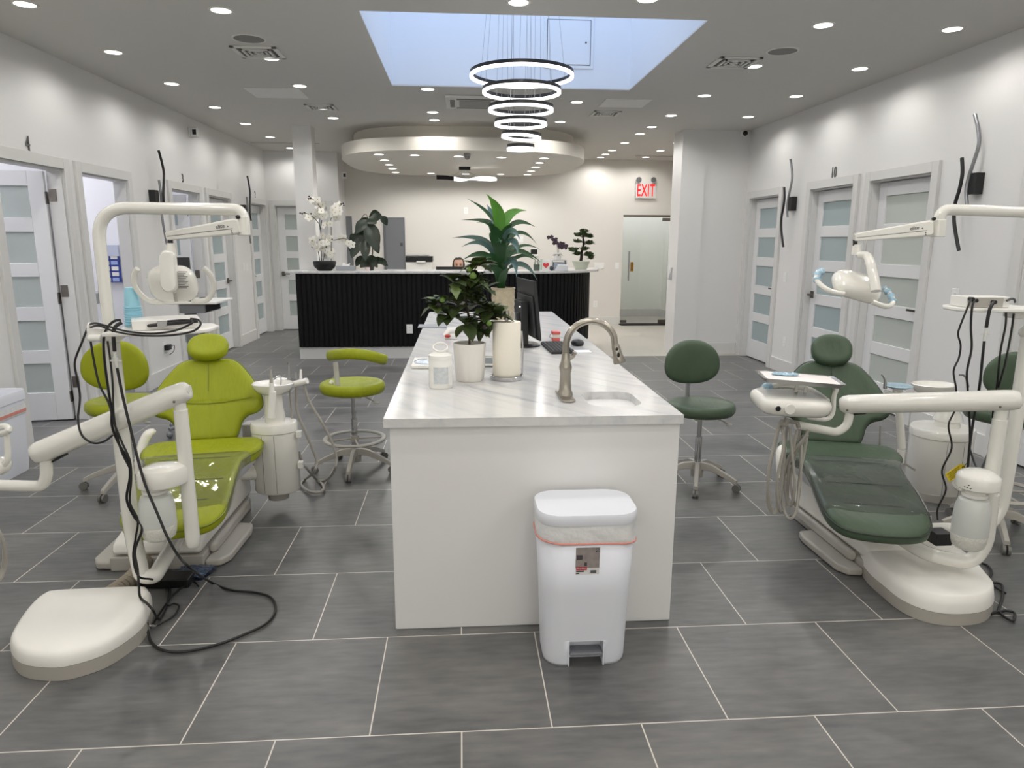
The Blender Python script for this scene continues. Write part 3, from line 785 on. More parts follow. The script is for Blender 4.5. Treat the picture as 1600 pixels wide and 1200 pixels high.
# electrical panels
PANEL = mat('panel_grey', (104, 106, 110), .45)
a, b = P(601, 419, Y=YB), P(632, 340, Y=YB)
t = thing('electrical_panel', ((a.x+b.x)/2, YB, .9), 'tall grey metal electrical panel on the reception rear wall', 'electrical panel')
g = MB(); g.box(a.x, b.x, YB-.03, YB, .9, b.z); g.build('frame', PANEL, t, bevel=.004)
g = MB(); g.box(a.x+.04, b.x-.02, YB-.042, YB-.03, .94, b.z-.04); dd = g.build('door', mat('panel_door_grey', (112, 114, 118), .45), t, bevel=.003)
g = MB(); g.box(b.x-.09, b.x-.04, YB-.05, YB-.042, 1.5, 1.56); g.build('latch', DGREY, dd)
a, b = P(541, 415, Y=YB), P(548, 338, Y=YB)
t = thing('electrical_panel', ((a.x+b.x)/2, YB, .9), 'narrow grey metal panel left of the black potted plant', 'electrical panel')
g = MB(); g.box(a.x, b.x+.02, YB-.04, YB, .9, b.z); g.build('frame', PANEL, t, bevel=.003)
g = MB(); g.box(a.x+.02, b.x, YB-.045, YB-.04, .93, b.z-.03); g.build('door', mat('panel_door_grey', (0, 0, 0)), t)
# ------------------------------------------------------------------ island
IZ = .922
IX0, IX1, IY0, IY1 = -.311, .895, 2.70, 6.92
MARB = bpy.data.materials.new('pale_quartz'); MARB.use_nodes = True
def _marble():
    nt = MARB.node_tree; b = nt.nodes['Principled BSDF']; N = nt.nodes.new; L = nt.links.new
    geo = N('ShaderNodeNewGeometry'); mr = N('ShaderNodeMapping'); mr.inputs['Rotation'].default_value = (0, 0, RAD(52)); L(geo.outputs['Position'], mr.inputs[0])
    mp = N('ShaderNodeMapping'); mp.inputs['Scale'].default_value = (1.3, 8, 6)
    L(mr.outputs[0], mp.inputs[0])
    n = N('ShaderNodeTexNoise'); n.inputs['Scale'].default_value = 1.4; n.inputs['Detail'].default_value = 9; n.inputs['Roughness'].default_value = .65; n.inputs['Distortion'].default_value = .5
    L(mp.outputs[0], n.inputs['Vector'])
    r = N('ShaderNodeValToRGB'); e = r.color_ramp.elements
    e[0].position = .30; e[0].color = rgb(178, 180, 183); e[1].position = .58; e[1].color = rgb(213, 212, 210)
    q = e.new(.44); q.color = rgb(203, 203, 204)
    L(n.outputs['Fac'], r.inputs['Fac']); L(r.outputs['Color'], b.inputs['Base Color'])
    b.inputs['Roughness'].default_value = .16; b.inputs['Specular IOR Level'].default_value = .5
_marble()
PANW = mat('island_panel_white', (226, 225, 224), .45)
isl = thing('island', (.3, 4.8, 0), 'long white island cabinet with smooth panelled sides in the middle of the room', 'island')
g = MB(); g.box(-.287, .884, 2.722, 6.88, .0, IZ-.036); g.build('body', PANW, isl, bevel=.003)
g = MB(); g.box(-.289, .886, 2.7205, 2.722, .005, IZ-.04); g.build('end_panel', PANW, isl)
g = MB()
for i in range(6):
    y = 2.9+i*.66
    g.box(.884, .888, y, y+.63, .1, IZ-.06)
g.build('side_panels', PANW, isl, bevel=.002)
# worktop with the sink cut out
scx, scy, sw, sd = .660, 3.015, .235, .30
hole = rrect(sw, sd, .075, 6, scx, scy)
bm = bmesh.new()
def slab_faces(z):
    o = [bm.verts.new((x, y, z)) for x, y in ((IX0, IY0), (IX1, IY0), (IX1, IY1), (IX0, IY1))]
    h = [bm.verts.new((x, y, z)) for x, y in hole]
    es = [bm.edges.new((o[i], o[(i+1) % 4])) for i in range(4)] + [bm.edges.new((h[i], h[(i+1) % len(h)])) for i in range(len(h))]
    bmesh.ops.triangle_fill(bm, use_beauty=True, use_dissolve=False, edges=es)
    return o, h
oa, ha = slab_faces(IZ-.036); ob_, hb = slab_faces(IZ)
for A, B in ((oa, ob_), (ha, hb)):
    n_ = len(A)
    for i in range(n_): bm.faces.new((A[i], A[(i+1) % n_], B[(i+1) % n_], B[i]))
bmesh.ops.recalc_face_normals(bm, faces=bm.faces)
me = bpy.data.meshes.new('worktop'); bm.to_mesh(me); bm.free(); me.materials.append(MARB)
wt = bpy.data.objects.new('worktop', me); COL.objects.link(wt)
tag(wt, 'pale veined quartz worktop covering the long island', 'worktop')
g = MB()
lv = [(1.02, IZ-.037), (1.0, IZ-.05), (.97, IZ-.16), (.90, IZ-.185), (.3, IZ-.19), (.28, IZ-.20), (.92, IZ-.195), (.99, IZ-.165), (1.04, IZ-.05), (1.06, IZ-.037)]
g.stack(hole, lv, c=(scx, scy)); sk = solo(g, 'sink', mat('sink_steel', (84, 79, 71), .42, metal=1), 'small undermount steel sink in the near end of the island', 'sink')
g = MB(); g.lathe([(.001, 0), (.035, 0), (.03, -.006), (.001, -.006)], (scx, scy, IZ-.183)); g.build('drain', CHROME, sk, off=(0, 0, 0)).location = -sk.location
# faucet
FX, FY = .462, 3.06
fa = thing('faucet', (FX, FY, IZ), 'tall brushed nickel gooseneck faucet beside the small sink', 'faucet')
g = MB(); g.prism(rrect(.062, .25, .03, 5, FX, FY), IZ+.0005, IZ+.010); g.build('deck_plate', NICKEL, fa, bevel=.003)
g = MB(); g.lathe([(.001, 0), (.036, 0), (.034, .012), (.028, .022), (.026, .05), (.024, .10), (.028, .118), (.029, .13), (.022, .15), (.019, .17), (.0175, .19), (.001, .19)], (FX, FY, IZ+.010)); g.build('body', NICKEL, fa)
top = P(925, 501, Y=FY).z; ex = P(961, 535, Y=FY).x
rr = (ex-FX)/2; zc = top-rr
pts = [(FX, FY, IZ+.19), (FX, FY, zc)]+[(FX+rr-rr*cos(a), FY-.01*sin(a/2), zc+rr*sin(a)) for a in [pi*i/16 for i in range(1, 15)]]
pts.append(P(961, 540, Y=FY-.01))
g = MB(); g.tube(pts, .0155, n=16); g.build('gooseneck', NICKEL, fa)
ha_ = P(961, 538, Y=FY-.01); hb_ = P(968, 567, Y=FY-.015); dv = (hb_-ha_)
g = MB(); g.tube([ha_, ha_+dv*.12, ha_+dv*.5, ha_+dv*.92, hb_], [.0165, .019, .021, .028, .026], n=18); sh = g.build('spray_head', NICKEL, fa)
g = MB()
for k in (.22, .55): g.ell(ha_+dv*k+Vector((0, -.018, 0)), (.007, .008, .008 if k < .3 else .014))
g.build('spray_button', BLACK, sh)
g = MB(); g.tube([(FX+.015, FY, IZ+.175), (FX+.032, FY, IZ+.185), (FX+.040, FY-.005, IZ+.205)], [.012, .010, .011], n=10); g.build('lever', NICKEL, fa)

# ------------------------------------------------------------------ things on the island
q = P(689, 605, Z=IZ)
t = thing('wipes_canister', q, 'white wipes canister with a raised clear lid on the island near its front', 'canister')
R0 = .056
g = MB(); g.lathe([(.001, 0), (R0-.004, 0), (R0, .005), (R0, .135), (R0-.002, .14), (.001, .14)], q); g.build('tub', WHITE, t)
g = MB(); g.lathe([(.001, 0), (R0+.001, 0), (R0+.001, .02), (R0-.012, .03), (.001, .031)], q+Vector((0, 0, .138))); ld = g.build('lid', WHITE, t)
g = MB(); M_ = Matrix.Rotation(RAD(28), 4, 'X'); g.lathe([(.031, 0), (.036, .001), (.036, .010), (.031, .010), (.031, 0)], q+Vector((0, .012, .186)), M=M_, caps=False); g.build('flap', WHITE, ld)
g = MB(); n_ = 12
ang = [RAD(-125+75*i/n_) for i in range(n_+1)]
LBL = mat('canister_label', (196, 200, 202), .5, var=(60, .25))
vs = [(q.x+(R0+.0006)*cos(a), q.y+(R0+.0006)*sin(a), q.z+z) for z in (.025, .105) for a in ang]
g.add(vs, [(i, i+1, n_+2+i, n_+1+i) for i in range(n_)]); g.build('label', LBL, t)
g = MB(); ang = [RAD(-47+30*i/n_) for i in range(n_+1)]
vs = [(q.x+(R0+.0006)*cos(a), q.y+(R0+.0006)*sin(a), q.z+z) for z in (.018, .11) for a in ang]
g.add(vs, [(i, i+1, n_+2+i, n_+1+i) for i in range(n_)]); g.build('side_label', mat('label_white', (225, 225, 222), .5, var=(90, .15)), t)

q = P(734, 597, Z=IZ); q.y += .05
fig = thing('fig_plant', q, 'artificial fig plant in a white fluted pot on the island', 'potted plant')
n_ = 96; rs = []
def flute(a, z, r): return r*(1.07+.09*abs(sin(4.5*a+1.2+3*z))*min(1, max(.0, (.19-z)*9)))
for z, r in ((0, .056), (.01, .062), (.06, .066), (.12, .070), (.17, .074), (.185, .077), (.19, .077), (.19, .070), (.165, .068), (.165, .001)):
    rs.append([Vector((q.x+flute(2*pi*j/n_, z, r)*cos(2*pi*j/n_), q.y+flute(2*pi*j/n_, z, r)*sin(2*pi*j/n_), q.z+z)) for j in range(n_)])
g = MB(); g.rings(rs); g.build('pot', mat('pot_white', (226, 222, 216), .4), fig, smooth=50)
g = MB(); g.lathe([(.001, 0), (.068, 0), (.068, .004), (.001, .006)], q+Vector((0, 0, .167))); g.build('soil', mat('soil', (40, 32, 24), .95, bump=(80, 1, .01)), fig)
LEAFD = mat('fig_leaf', (58, 72, 38), .5, spec=.3, var=(14, .5))
STEM = mat('woody_stem', (66, 56, 40), .8)
def leaf(g, base, d, L, W_, up=Vector((0, 0, 1)), droop=.25, nseg=6, lobes=False, fold=.25):
    """broad leaf: folded strip along direction d"""
    d = Vector(d).normalized(); side = d.cross(up)
    side = side.normalized() if side.length > 1e-4 else Vector((1, 0, 0))
    nn = side.cross(d).normalized()
    prof = [0.04, .55, .95, 1.0, .85, .5, .02] if not lobes else [.05, .5, 1.0, .62, .95, .45, .02]
    k = len(prof); vs = []
    for i, w_ in enumerate(prof):
        s_ = i/(k-1); c0 = base+d*(L*s_)-Vector((0, 0, droop*L*s_*s_))
        h = W_/2*w_
        vs += [c0-side*h+nn*h*fold, c0, c0+side*h+nn*h*fold]
    fs = []
    for i in range(k-1):
        a = i*3
        fs += [(a, a+1, a+4, a+3), (a+1, a+2, a+5, a+4)]
    g.add(vs, fs)
rnd = random.Random(3)
trunk = [P(735, 532, Y=q.y), P(733, 500, Y=q.y+.01), P(728, 470, Y=q.y-.01), P(733, 430, Y=q.y+.01)]
trunk[0] = Vector((q.x, q.y, q.z+.165))
g = MB(); g.tube(smooth_path(trunk, 5), .006, n=7)
clus = [(728, 508, .028, 6), (748, 516, .025, 5), (700, 470, .018, 3), (682, 476, .03, 7), (722, 452, .04, 11), (742, 432, .035, 8), (708, 440, .03, 7), (752, 452, .035, 9), (768, 486, .035, 9), (757, 500, .03, 7), (747, 414, .03, 7), (716, 478, .03, 5), (745, 475, .035, 7), (778, 492, .022, 5), (700, 492, .022, 5), (738, 436, .035, 8), (735, 460, .04, 9),]
gl = MB(); gll = MB()
for (u, v, rad, n_) in clus:
    cc = P(u, v, Y=q.y+rnd.uniform(-.05, .05)); near = min(smooth_path(trunk, 5), key=lambda a: (a-cc).length)
    g.tube([near, (near+cc)/2+Vector((0, 0, -.006)), cc], .0028, n=5)
    for i in range(int(n_*1.5)):
        d = Vector((rnd.uniform(-1, 1), rnd.uniform(-1, 1), rnd.uniform(-.35, .8)))
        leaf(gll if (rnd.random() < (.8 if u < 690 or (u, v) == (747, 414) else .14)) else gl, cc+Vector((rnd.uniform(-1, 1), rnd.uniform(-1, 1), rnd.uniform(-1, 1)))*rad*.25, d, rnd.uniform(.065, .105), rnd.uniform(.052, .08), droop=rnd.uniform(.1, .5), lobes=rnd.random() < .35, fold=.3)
g.build('stem', STEM, fig); gl.build('foliage', LEAFD, fig, smooth=60)
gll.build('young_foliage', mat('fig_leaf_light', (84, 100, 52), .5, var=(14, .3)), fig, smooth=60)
for (u, v, r) in ((733, 421, .0125), (739, 431, .018), (691, 468, .015), (764, 505, .014)):
    g = MB(); cc = P(u, v, Y=q.y-.06); g.lathe([(.0005, r*1.25), (r*.35, r), (r*.8, r*.45), (r, -.1*r), (r*.8, -.7*r), (.001, -r)], cc, n=16); g.build('fig', mat('fig_green', (92, 122, 44), .45), fig)
for (u, v, r) in ((686, 476, .012), (757, 510, .014)):
    g = MB(); g.ell(P(u, v, Y=q.y-.05), (r, r, r)); g.build('dark_fig', mat('fig_dark', (34, 26, 30), .4), fig)

# paper towel
q = P(793, 596, Z=IZ); q.y += .07
t = thing('paper_towel_holder', q, 'white paper towel roll on a round steel stand on the island', 'paper towel')
g = MB(); g.lathe([(.001, 0), (.083, 0), (.085, .004), (.085, .018), (.080, .021), (.001, .0215)], q); g.build('base', CHROME, t)
g = MB(); g.cyl(q+Vector((0, 0, .015)), q+Vector((0, 0, .345)), .007); g.lathe([(.001, 0), (.014, 0), (.014, .045), (.001, .046)], q+Vector((0, 0, .300))); g.build('rod', NICKEL, t)
g = MB(); g.tube([q+Vector((.082, .02, .01)), q+Vector((.084, .02, .14)), q+Vector((.078, .03, .24))], .0045, n=8); g.build('tension_arm', CHROME, t)
g = MB(); g.lathe([(.02, .02), (.068, .02), (.071, .024), (.071, .286), (.068, .292), (.02, .292), (.02, .02)], q, n=40, caps=False)
g.build('paper_roll', mat('towel_paper', (238, 232, 218), .9, bump=(160, .5, .002)), t)

# dracaena in woven pot
q = Vector((P(786, 470, Y=5.4).x, 5.4, IZ))
dra = thing('dracaena_plant', q, 'tall leafy dracaena in a beige ridged pot on the island behind the fig', 'potted plant')
ptop = P(786, 452, Y=5.32).z-IZ
n_ = 40; prof = []
k = 14
for i in range(k+1):
    z = ptop*i/k; prof.append((.080+.008*i/k+(.0035 if i % 2 else 0), z))
prof += [(.094, ptop+.001), (.094, ptop+.008), (.083, ptop+.008), (.08, ptop-.02), (.001, ptop-.02)]
g = MB(); g.lathe([(.001, 0)]+prof, q, n=n_); g.build('pot', mat('woven_pot', (176, 164, 140), .8, bump=(45, .8, .006), var=(30, .25)), dra)
g = MB(); g.lathe([(.001, 0), (.079, 0), (.079, .006), (.001, .008)], q+Vector((0, 0, ptop-.022))); g.build('soil', mat('soil', (0, 0, 0)), dra)
def c6(x, y): return (640+x/5, 280+y/5)
LG = [  # base, mid, tip in view; width; tone; depth offset of the tip
 ((700, 400), (690, 250), (600, 115), 95, 1, -.05), ((735, 400), (780, 270), (915, 245), 75, 1, .05), ((655, 340), (590, 240), (445, 150), 28, 0, .12),
 ((650, 340), (560, 318), (400, 320), 26, 0, .2), ((640, 390), (595, 340), (520, 338), 26, 0, -.2), ((665, 350), (640, 270), (603, 195), 48, 2, .1),
 ((760, 400), (850, 330), (985, 375), 42, 0, .1), ((665, 580), (560, 462), (330, 460), 46, 2, .05), ((660, 600), (560, 490), (405, 530), 42, 2, -.15),
 ((670, 660), (560, 580), (415, 630), 52, 0, -.1), ((770, 470), (880, 410), (995, 510), 32, 0, .2), ((735, 470), (800, 400), (862, 470), 60, 2, -.2),
 ((750, 620), (860, 555), (1030, 650), 46, 0, .1), ((760, 610), (880, 512), (1025, 555), 26, 0, .2), ((760, 500), (820, 490), (848, 590), 62, 2, -.22),
 ((750, 680), (880, 590), (1000, 650), 30, 0, .15), ((780, 690), (900, 665), (1000, 795), 42, 2, -.05), ((750, 690), (815, 640), (836, 775), 62, 2, -.2),
 ((715, 850), (690, 720), (612, 700), 85, 0, -.1), ((715, 850), (735, 745), (790, 690), 62, 0, -.15), ((710, 650), (705, 480), (712, 500), 92, 0, -.16),
 ((700, 500), (660, 400), (630, 370), 80, 0, -.08), ((720, 500), (760, 400), (800, 350), 70, 0, -.05), ((700, 700), (640, 600), (600, 620), 60, 0, -.12),
 ((715, 860), (712, 700), (740, 640), 70, 0, -.08), ((690, 480), (640, 350), (665, 330), 60, 0, .08), ((730, 560), (800, 430), (850, 440), 50, 0, .12),
 ((700, 640), (640, 540), (610, 510), 60, 0, .1), ((700, 430), (705, 330), (715, 290), 60, 1, .0), ((690, 560), (650, 430), (640, 420), 70, 0, .02),
 ((730, 650), (790, 540), (830, 520), 60, 0, .05), ((720, 760), (760, 640), (850, 600), 45, 0, .1), ((700, 780), (640, 650), (560, 640), 50, 0, .12)]
LMAT = [mat('dracaena_leaf', (34, 72, 34), .4, var=(12, .35)), mat('dracaena_leaf_bright', (74, 132, 34), .4, var=(12, .3)), mat('dracaena_leaf_blue', (66, 92, 86), .35, var=(12, .3))]
mbs = [MB(), MB(), MB()]
for (b0, m0, t0, wd, tone, dy) in LG:
    B_ = P(*c6(*b0), Y=5.4+dy*.2); M_ = P(*c6(*m0), Y=5.4+dy*.7); T_ = P(*c6(*t0), Y=5.4+dy*1.6)
    Wd = wd/5*5.3/1096*1.0; k = 12; vs = []
    for i in range(k+1):
        s_ = i/k; pt = B_*(1-s_)**2+M_*2*s_*(1-s_)*1.0+T_*s_*s_
        pt = pt + (M_-(B_+T_)/2)*(s_*(1-s_)*1.6)
        d = (M_-B_)*(1-s_)+(T_-M_)*s_; d.normalize()
        side = d.cross(Vector((0, -1, .25))).normalized(); nn = side.cross(d).normalized()
        w_ = Wd/2*(.45+.55*sin(pi*min(1, s_*1.1+.12)))*(1 if s_ < .75 else max(.04, (1-s_)/.25))
        vs += [pt-side*w_+nn*w_*.3, pt, pt+side*w_+nn*w_*.3]
    fs = []
    for i in range(k): fs += [(3*i, 3*i+1, 3*i+4, 3*i+3), (3*i+1, 3*i+2, 3*i+5, 3*i+4)]
    mbs[tone].add(vs, fs)
g = MB(); g.tube([q+Vector((0, 0, ptop-.03)), P(783, 400, Y=5.4), P(781, 350, Y=5.4)], [.02, .016, .008], n=10); g.build('stem', STEM, dra)
for i, nm in enumerate(('foliage', 'bright_foliage', 'bluish_foliage')): mbs[i].build(nm, LMAT[i], dra, smooth=60)

# monitor, computer and stand
n0, n1 = Vector((.492, 4.42, 0)), Vector((.420, 4.93, 0))
ax = (n1-n0).normalized(); nx = Vector((-ax.y, ax.x, 0)); nx = nx if nx.x < 0 else -nx   # nx: back side
zt, zb = P(808, 433, Y=4.93).z, P(845, 533, Y=4.42).z
mt = thing('monitor', ((n0+n1)/2+Vector((-.1, 0, IZ))), 'black monitor seen from its back on a round foot on the island', 'monitor')
def tilt(g):
    zm = (zt+zb)/2
    for v in g.v: v.x += .10*(zm-v.z)
    return g
def slabM(p0, p1, back0, back1, z0, z1): return [p0+nx*back0, p1+nx*back0, p1+nx*back1, p0+nx*back1]
g = MB(); poly = slabM(n0, n1, 0, .018, 0, 0); g.prism([(a.x, a.y) for a in poly], zb, zt); tilt(g).build('housing', mat('monitor_black', (30, 30, 32), .42), mt, bevel=.004)
g = MB(); poly = slabM(n0+ax*.04, n1-ax*.04, .018, .034, 0, 0); g.prism([(a.x, a.y) for a in poly], zb+.01, zt-.10); tilt(g).build('rear_bulge', mat('monitor_black', (0, 0, 0)), mt, bevel=.006)
g = MB(); poly = slabM(n0+ax*.008, n1-ax*.008, -.001, 0, 0, 0); g.prism([(a.x, a.y) for a in poly], zb+.012, zt-.008); tilt(g).build('screen', mat('dark_screen', (8, 8, 10), .08), mt)
mid = (n0+n1)/2
g = MB(); c0 = mid+nx*.075; g.box(c0.x-.02, c0.x+.02, c0.y-.05, c0.y+.05, IZ+.012, zb+.16); g.build('stand_post', BLACK, mt, bevel=.004)
g = MB(); g.lathe([(.001, 0), (.125, 0), (.125, .008), (.11, .016), (.001, .018)], (c0.x+.02, c0.y-.02, IZ+.0005)); g.build('foot', mat('foot_dark', (40, 40, 42), .3), mt)
g = MB(); poly = [mid-ax*.12+nx*.035, mid+ax*.09+nx*.035, mid+ax*.09+nx*.085, mid-ax*.12+nx*.085]
g.prism([(a.x, a.y) for a in poly], P(815, 540, Y=4.6).z, P(815, 470, Y=4.6).z)
pc_ = tag(g.build('mini_computer', BLACK, off=(mid.x-.06, mid.y, IZ+.1), bevel=.004), 'small black computer mounted behind the island monitor', 'computer')
g = MB(); pq = P(812, 479, Y=4.55)
g.box(pq.x-.004, pq.x+.004, pq.y-.012, pq.y-.004, pq.z-.003, pq.z+.003); o = g.build('power_light', mat('led_tiny', (255, 255, 255), .5, emit=(255, 255, 255), es=3), pc_)
# keyboard, mouse, papers
a0, a1, a2, a3 = P(877, 557, Z=IZ), P(902, 555, Z=IZ), P(872, 539, Z=IZ), P(849, 540, Z=IZ)
KX = (a1-a2); 
def quad_slab(pts, z0, z1):
    g = MB(); g.prism([(p.x, p.y) for p in pts], z0, z1); return g
kb0, kb1 = Vector((.535, 4.33, 0)), Vector((.70, 4.24, 0))      # near edge
kdir = Vector((-.02, .44, 0)); kside = Vector((.15, .01, 0)); ko = Vector((.555, 4.26, 0))
pts = [ko, ko+kside, ko+kside+kdir, ko+kdir]
t = thing('keyboard', (ko+kside*.5+kdir*.5)+Vector((0, 0, IZ)), 'black keyboard on the island beside the monitor foot', 'keyboard')
quad_slab(pts, IZ+.001, IZ+.016).build('tray', mat('key_tray', (34, 34, 36), .5), t, bevel=.003)
g = MB()
for i in range(15):
    for j in range(6):
        if j == 0 and 4 <= i <= 9 and i != 4: continue
        o_ = ko+kdir*(.02+.064*i)+kside*(.97-.155*j-.145)
        e_ = kdir*(.056 if not (j == 0 and i == 4) else .36); f_ = kside*.13
        q4 = [o_, o_+f_, o_+f_+e_, o_+e_]
        g.prism([(p.x, p.y) for p in q4], IZ+.016, IZ+.021)
g.build('keys', mat('keycap', (22, 22, 24), .6), t)
q = P(903, 540, Z=IZ)
t = thing('mouse', q, 'black computer mouse near the right edge of the island', 'mouse')
g = MB(); g.ell(q+Vector((0, .02, .016)), (.044, .065, .028)); g.build('shell', BLACK, t)
g = MB(); g.ell(q+Vector((0, -.01, .041)), (.004, .010, .003)); g.build('wheel', DGREY, t)
q = P(908, 549, Z=IZ)
g = MB(); g.box(q.x-.06, q.x+.06, q.y-.05, q.y+.05, IZ+.0005, IZ+.0015); solo(g, 'paper_sheet', mat('printed_paper', (232, 234, 238), .6, var=(80, .15)), 'white printed sheet on the island beside the mouse', 'paper')
# jaw model
q = P(866, 533, Z=IZ)
t = thing('jaw_model', q, 'pink and white dental jaw model standing open on the island', 'jaw model')
PINK = mat('gum_pink', (222, 104, 100), .35); TOOTH = mat('tooth_white', (236, 230, 220), .3)
def arch(g, z0, z1, r0, r1, n=14):
    o_ = []; i_ = []
    for i in range(n+1):
        a = RAD(-10+200*i/n); o_.append((q.x+.005+r1*cos(a-pi/2+RAD(-100)+pi/2), q.y+r1*1.2*sin(a-RAD(100)))); i_.append((q.x+.005+r0*cos(a-RAD(100)), q.y+r0*1.2*sin(a-RAD(100))))
    g.prism(o_+i_[::-1], z0, z1)
g = MB(); g.box(q.x-.018, q.x+.038, q.y-.03, q.y+.03, IZ+.001, IZ+.026); lo = g.build('lower_gum', PINK, t, bevel=.008)
g = MB(); g.box(q.x-.020, q.x+.040, q.y-.03, q.y+.03, IZ+.048, IZ+.072); up_ = g.build('upper_gum', PINK, t, bevel=.008)
g = MB()
for i in range(6):
    for z in (.026, .037): g.box(q.x-.015+.009*i, q.x-.007+.009*i, q.y-.029, q.y-.02, IZ+z, IZ+z+.010)
g.build('teeth', TOOTH, t, bevel=.001)
g = MB(); g.tube([(q.x-.005, q.y, IZ+.06), (q.x-.03, q.y, IZ+.045), (q.x-.034, q.y, IZ+.03), (q.x-.005, q.y, IZ+.012)], .003, n=6); g.build('hinge_wire', STEEL, t)
# film-wrapped tray at the left edge
q = P(657, 575, Z=IZ)
t = thing('wrapped_tray', (q.x, q.y, IZ), 'film-wrapped white tray at the island left edge behind the canister', 'tray')
g = MB(); g.box(q.x-.05, q.x+.10, q.y-.03, q.y+.24, IZ+.001, IZ+.02); g.build('tray', WHITE, t, bevel=.006)
FILM = mat('plastic_film', (205, 220, 236), .1, bump=(60, 1.0, .01), coat=1)
g = MB(); g.ell((q.x+.02, q.y+.08, IZ+.022), (.06, .08, .012)); g.build('film', FILM, t)
# white base unit / documents seen between pot and towel roll
q = P(765, 577, Z=IZ)
t = thing('file_rack', (q.x, q.y+.1, IZ), 'small white rack of papers between the fluted pot and the towel roll', 'rack')
g = MB(); g.box(q.x-.07, q.x+.06, q.y, q.y+.16, IZ+.001, IZ+.006); g.box(q.x-.07, q.x+.06, q.y+.002, q.y+.006, IZ+.02, IZ+.03); g.box(q.x-.07, q.x+.06, q.y+.10, q.y+.104, IZ+.05, IZ+.06)
for dx in (-.07, .056): g.box(q.x+dx, q.x+dx+.004, q.y, q.y+.16, IZ+.006, IZ+.08)
g.build('frame', WHITE, t)
g = MB(); g.box(q.x-.06, q.x+.05, q.y+.02, q.y+.09, IZ+.0065, IZ+.018); g.build('papers', mat('grey_papers', (120, 124, 128), .6, var=(90, .4)), t)
g = MB(); g.box(q.x-.06, q.x+.05, q.y+.11, q.y+.15, IZ+.0065, IZ+.046); g.build('folder', mat('pale_folder', (190, 196, 200), .6), t)
q = P(702, 531, Z=IZ)
t = thing('handheld_scanner', q, 'white handheld device with a red tip behind the fluted pot', 'device')
g = MB(); g.tube([q+Vector((-.03, .04, .02)), q+Vector((0, .05, .06)), q+Vector((.06, .05, .06))], [.02, .024, .022], n=12); g.build('body', WHITE, t)
g = MB(); g.ell(q+Vector((-.012, .012, .025)), (.022, .014, .012)); g.build('tip', mat('red_tip', (176, 60, 50), .4), t)
g = MB(); g.box(q.x-.035, q.x+.06, q.y+.02, q.y+.10, IZ+.0005, IZ+.03); g.build('cradle', WHITE, t, bevel=.006)
q = P(675, 510, Z=IZ); 
g = MB(); g.box(q.x-.11, q.x+.12, q.y-.1, q.y+.1, IZ+.0005, IZ+.006); solo(g, 'notebook', mat('grey_notebook', (150, 152, 156), .6), 'flat grey notebook on the island left of the tall plant', 'notebook', bevel=.001)
# ------------------------------------------------------------------ step bin
bx, by = .467, 2.535
t = thing('step_bin', (bx, by, 0), 'tall white step-on waste bin with a closed lid before the island', 'waste bin')
body = rrect(.37, .27, .085, 7, bx, by)
BH = .542
n_ = len(body)
def sc(poly, sx, sy=None):
    sy = sy or sx
    return [(bx+(x-bx)*sx, by+(y-by)*sy) for x, y in poly]
# recess for the pedal: arch cut in the front face
bm = bmesh.new()
lv = [(.855, 0.0), (.87, .012), (.88, .06), (.89, .108), (.93, .3), (1.0, BH)]
rows_ = [[bm.verts.new((x, y, z)) for x, y in sc(body, s_)] for s_, z in lv]
fr = [j for j in range(n_) if True]
for i in range(len(lv)-1):
    for j in range(n_):
        j2 = (j+1) % n_
        a, b = body[j], body[j2]
        midx = (a[0]+b[0])/2; front = (a[1]+b[1])/2 < by-.10 and abs(a[0]-b[0]) > .15
        if front and i < 3: continue
        bm.faces.new((rows_[i][j], rows_[i][j2], rows_[i+1][j2], rows_[i+1][j]))
me = bpy.data.meshes.new('body')
# front strips beside the pedal opening
for i in range(3):
    for (s0, s1) in ((-1, -.74), (.74, 1)):
        z0, z1 = lv[i][1], lv[i+1][1]; k0, k1 = lv[i][0], lv[i+1][0]
        hw = .37/2-.085
        vs = [bm.verts.new((bx+hw*s0*k0*1.0, by-.135*k0, z0)), bm.verts.new((bx+hw*s1*k0, by-.135*k0, z0)), bm.verts.new((bx+hw*s1*k1, by-.135*k1, z1)), bm.verts.new((bx+hw*s0*k1, by-.135*k1, z1))]
        bm.faces.new(vs)
bmesh.ops.remove_doubles(bm, verts=bm.verts, dist=.0005)
bmesh.ops.recalc_face_normals(bm, faces=bm.faces)
bm.to_mesh(me); bm.free(); me.transform(Matrix.Translation((-bx, -by, 0))); me.shade_smooth(); me.set_sharp_from_angle(angle=RAD(30)); me.materials.append(BINW)
ob = bpy.data.objects.new('body', me); COL.objects.link(ob); ob.parent = t; OFF[ob.name] = Vector((bx, by, 0))
md = ob.modifiers.new('thick', 'SOLIDIFY'); md.thickness = .004; md.offset = -1
g = MB(); g.box(bx-.067, bx+.067, by-.06, by-.056, 0, .108)
g.box(bx-.07, bx-.066, by-.12, by-.06, 0, .108); g.box(bx+.066, bx+.07, by-.12, by-.06, 0, .108); g.box(bx-.07, bx+.07, by-.12, by-.056, .104, .108)
g.build('pedal_recess', BINW, t)
g = MB(); g.box(bx-.063, bx+.063, by-.122, by-.062, .042, .055); g.build('pedal', mat('pedal_grey', (128, 130, 136), .6, bump=(300, 1, .003)), t, bevel=.004)
g = MB(); g.stack(sc(body, 1.035), [(.90, BH+.04), (.99, BH+.04), (1.0, BH+.044), (1.0, BH+.074), (.98, BH+.082), (.0, BH+.084)], c=(bx, by)); g.build('lid', BINW, t, smooth=35)
LIN = mat('bin_liner', (224, 224, 224), .3, bump=(14, .6, .02))
g = MB(); rs = []
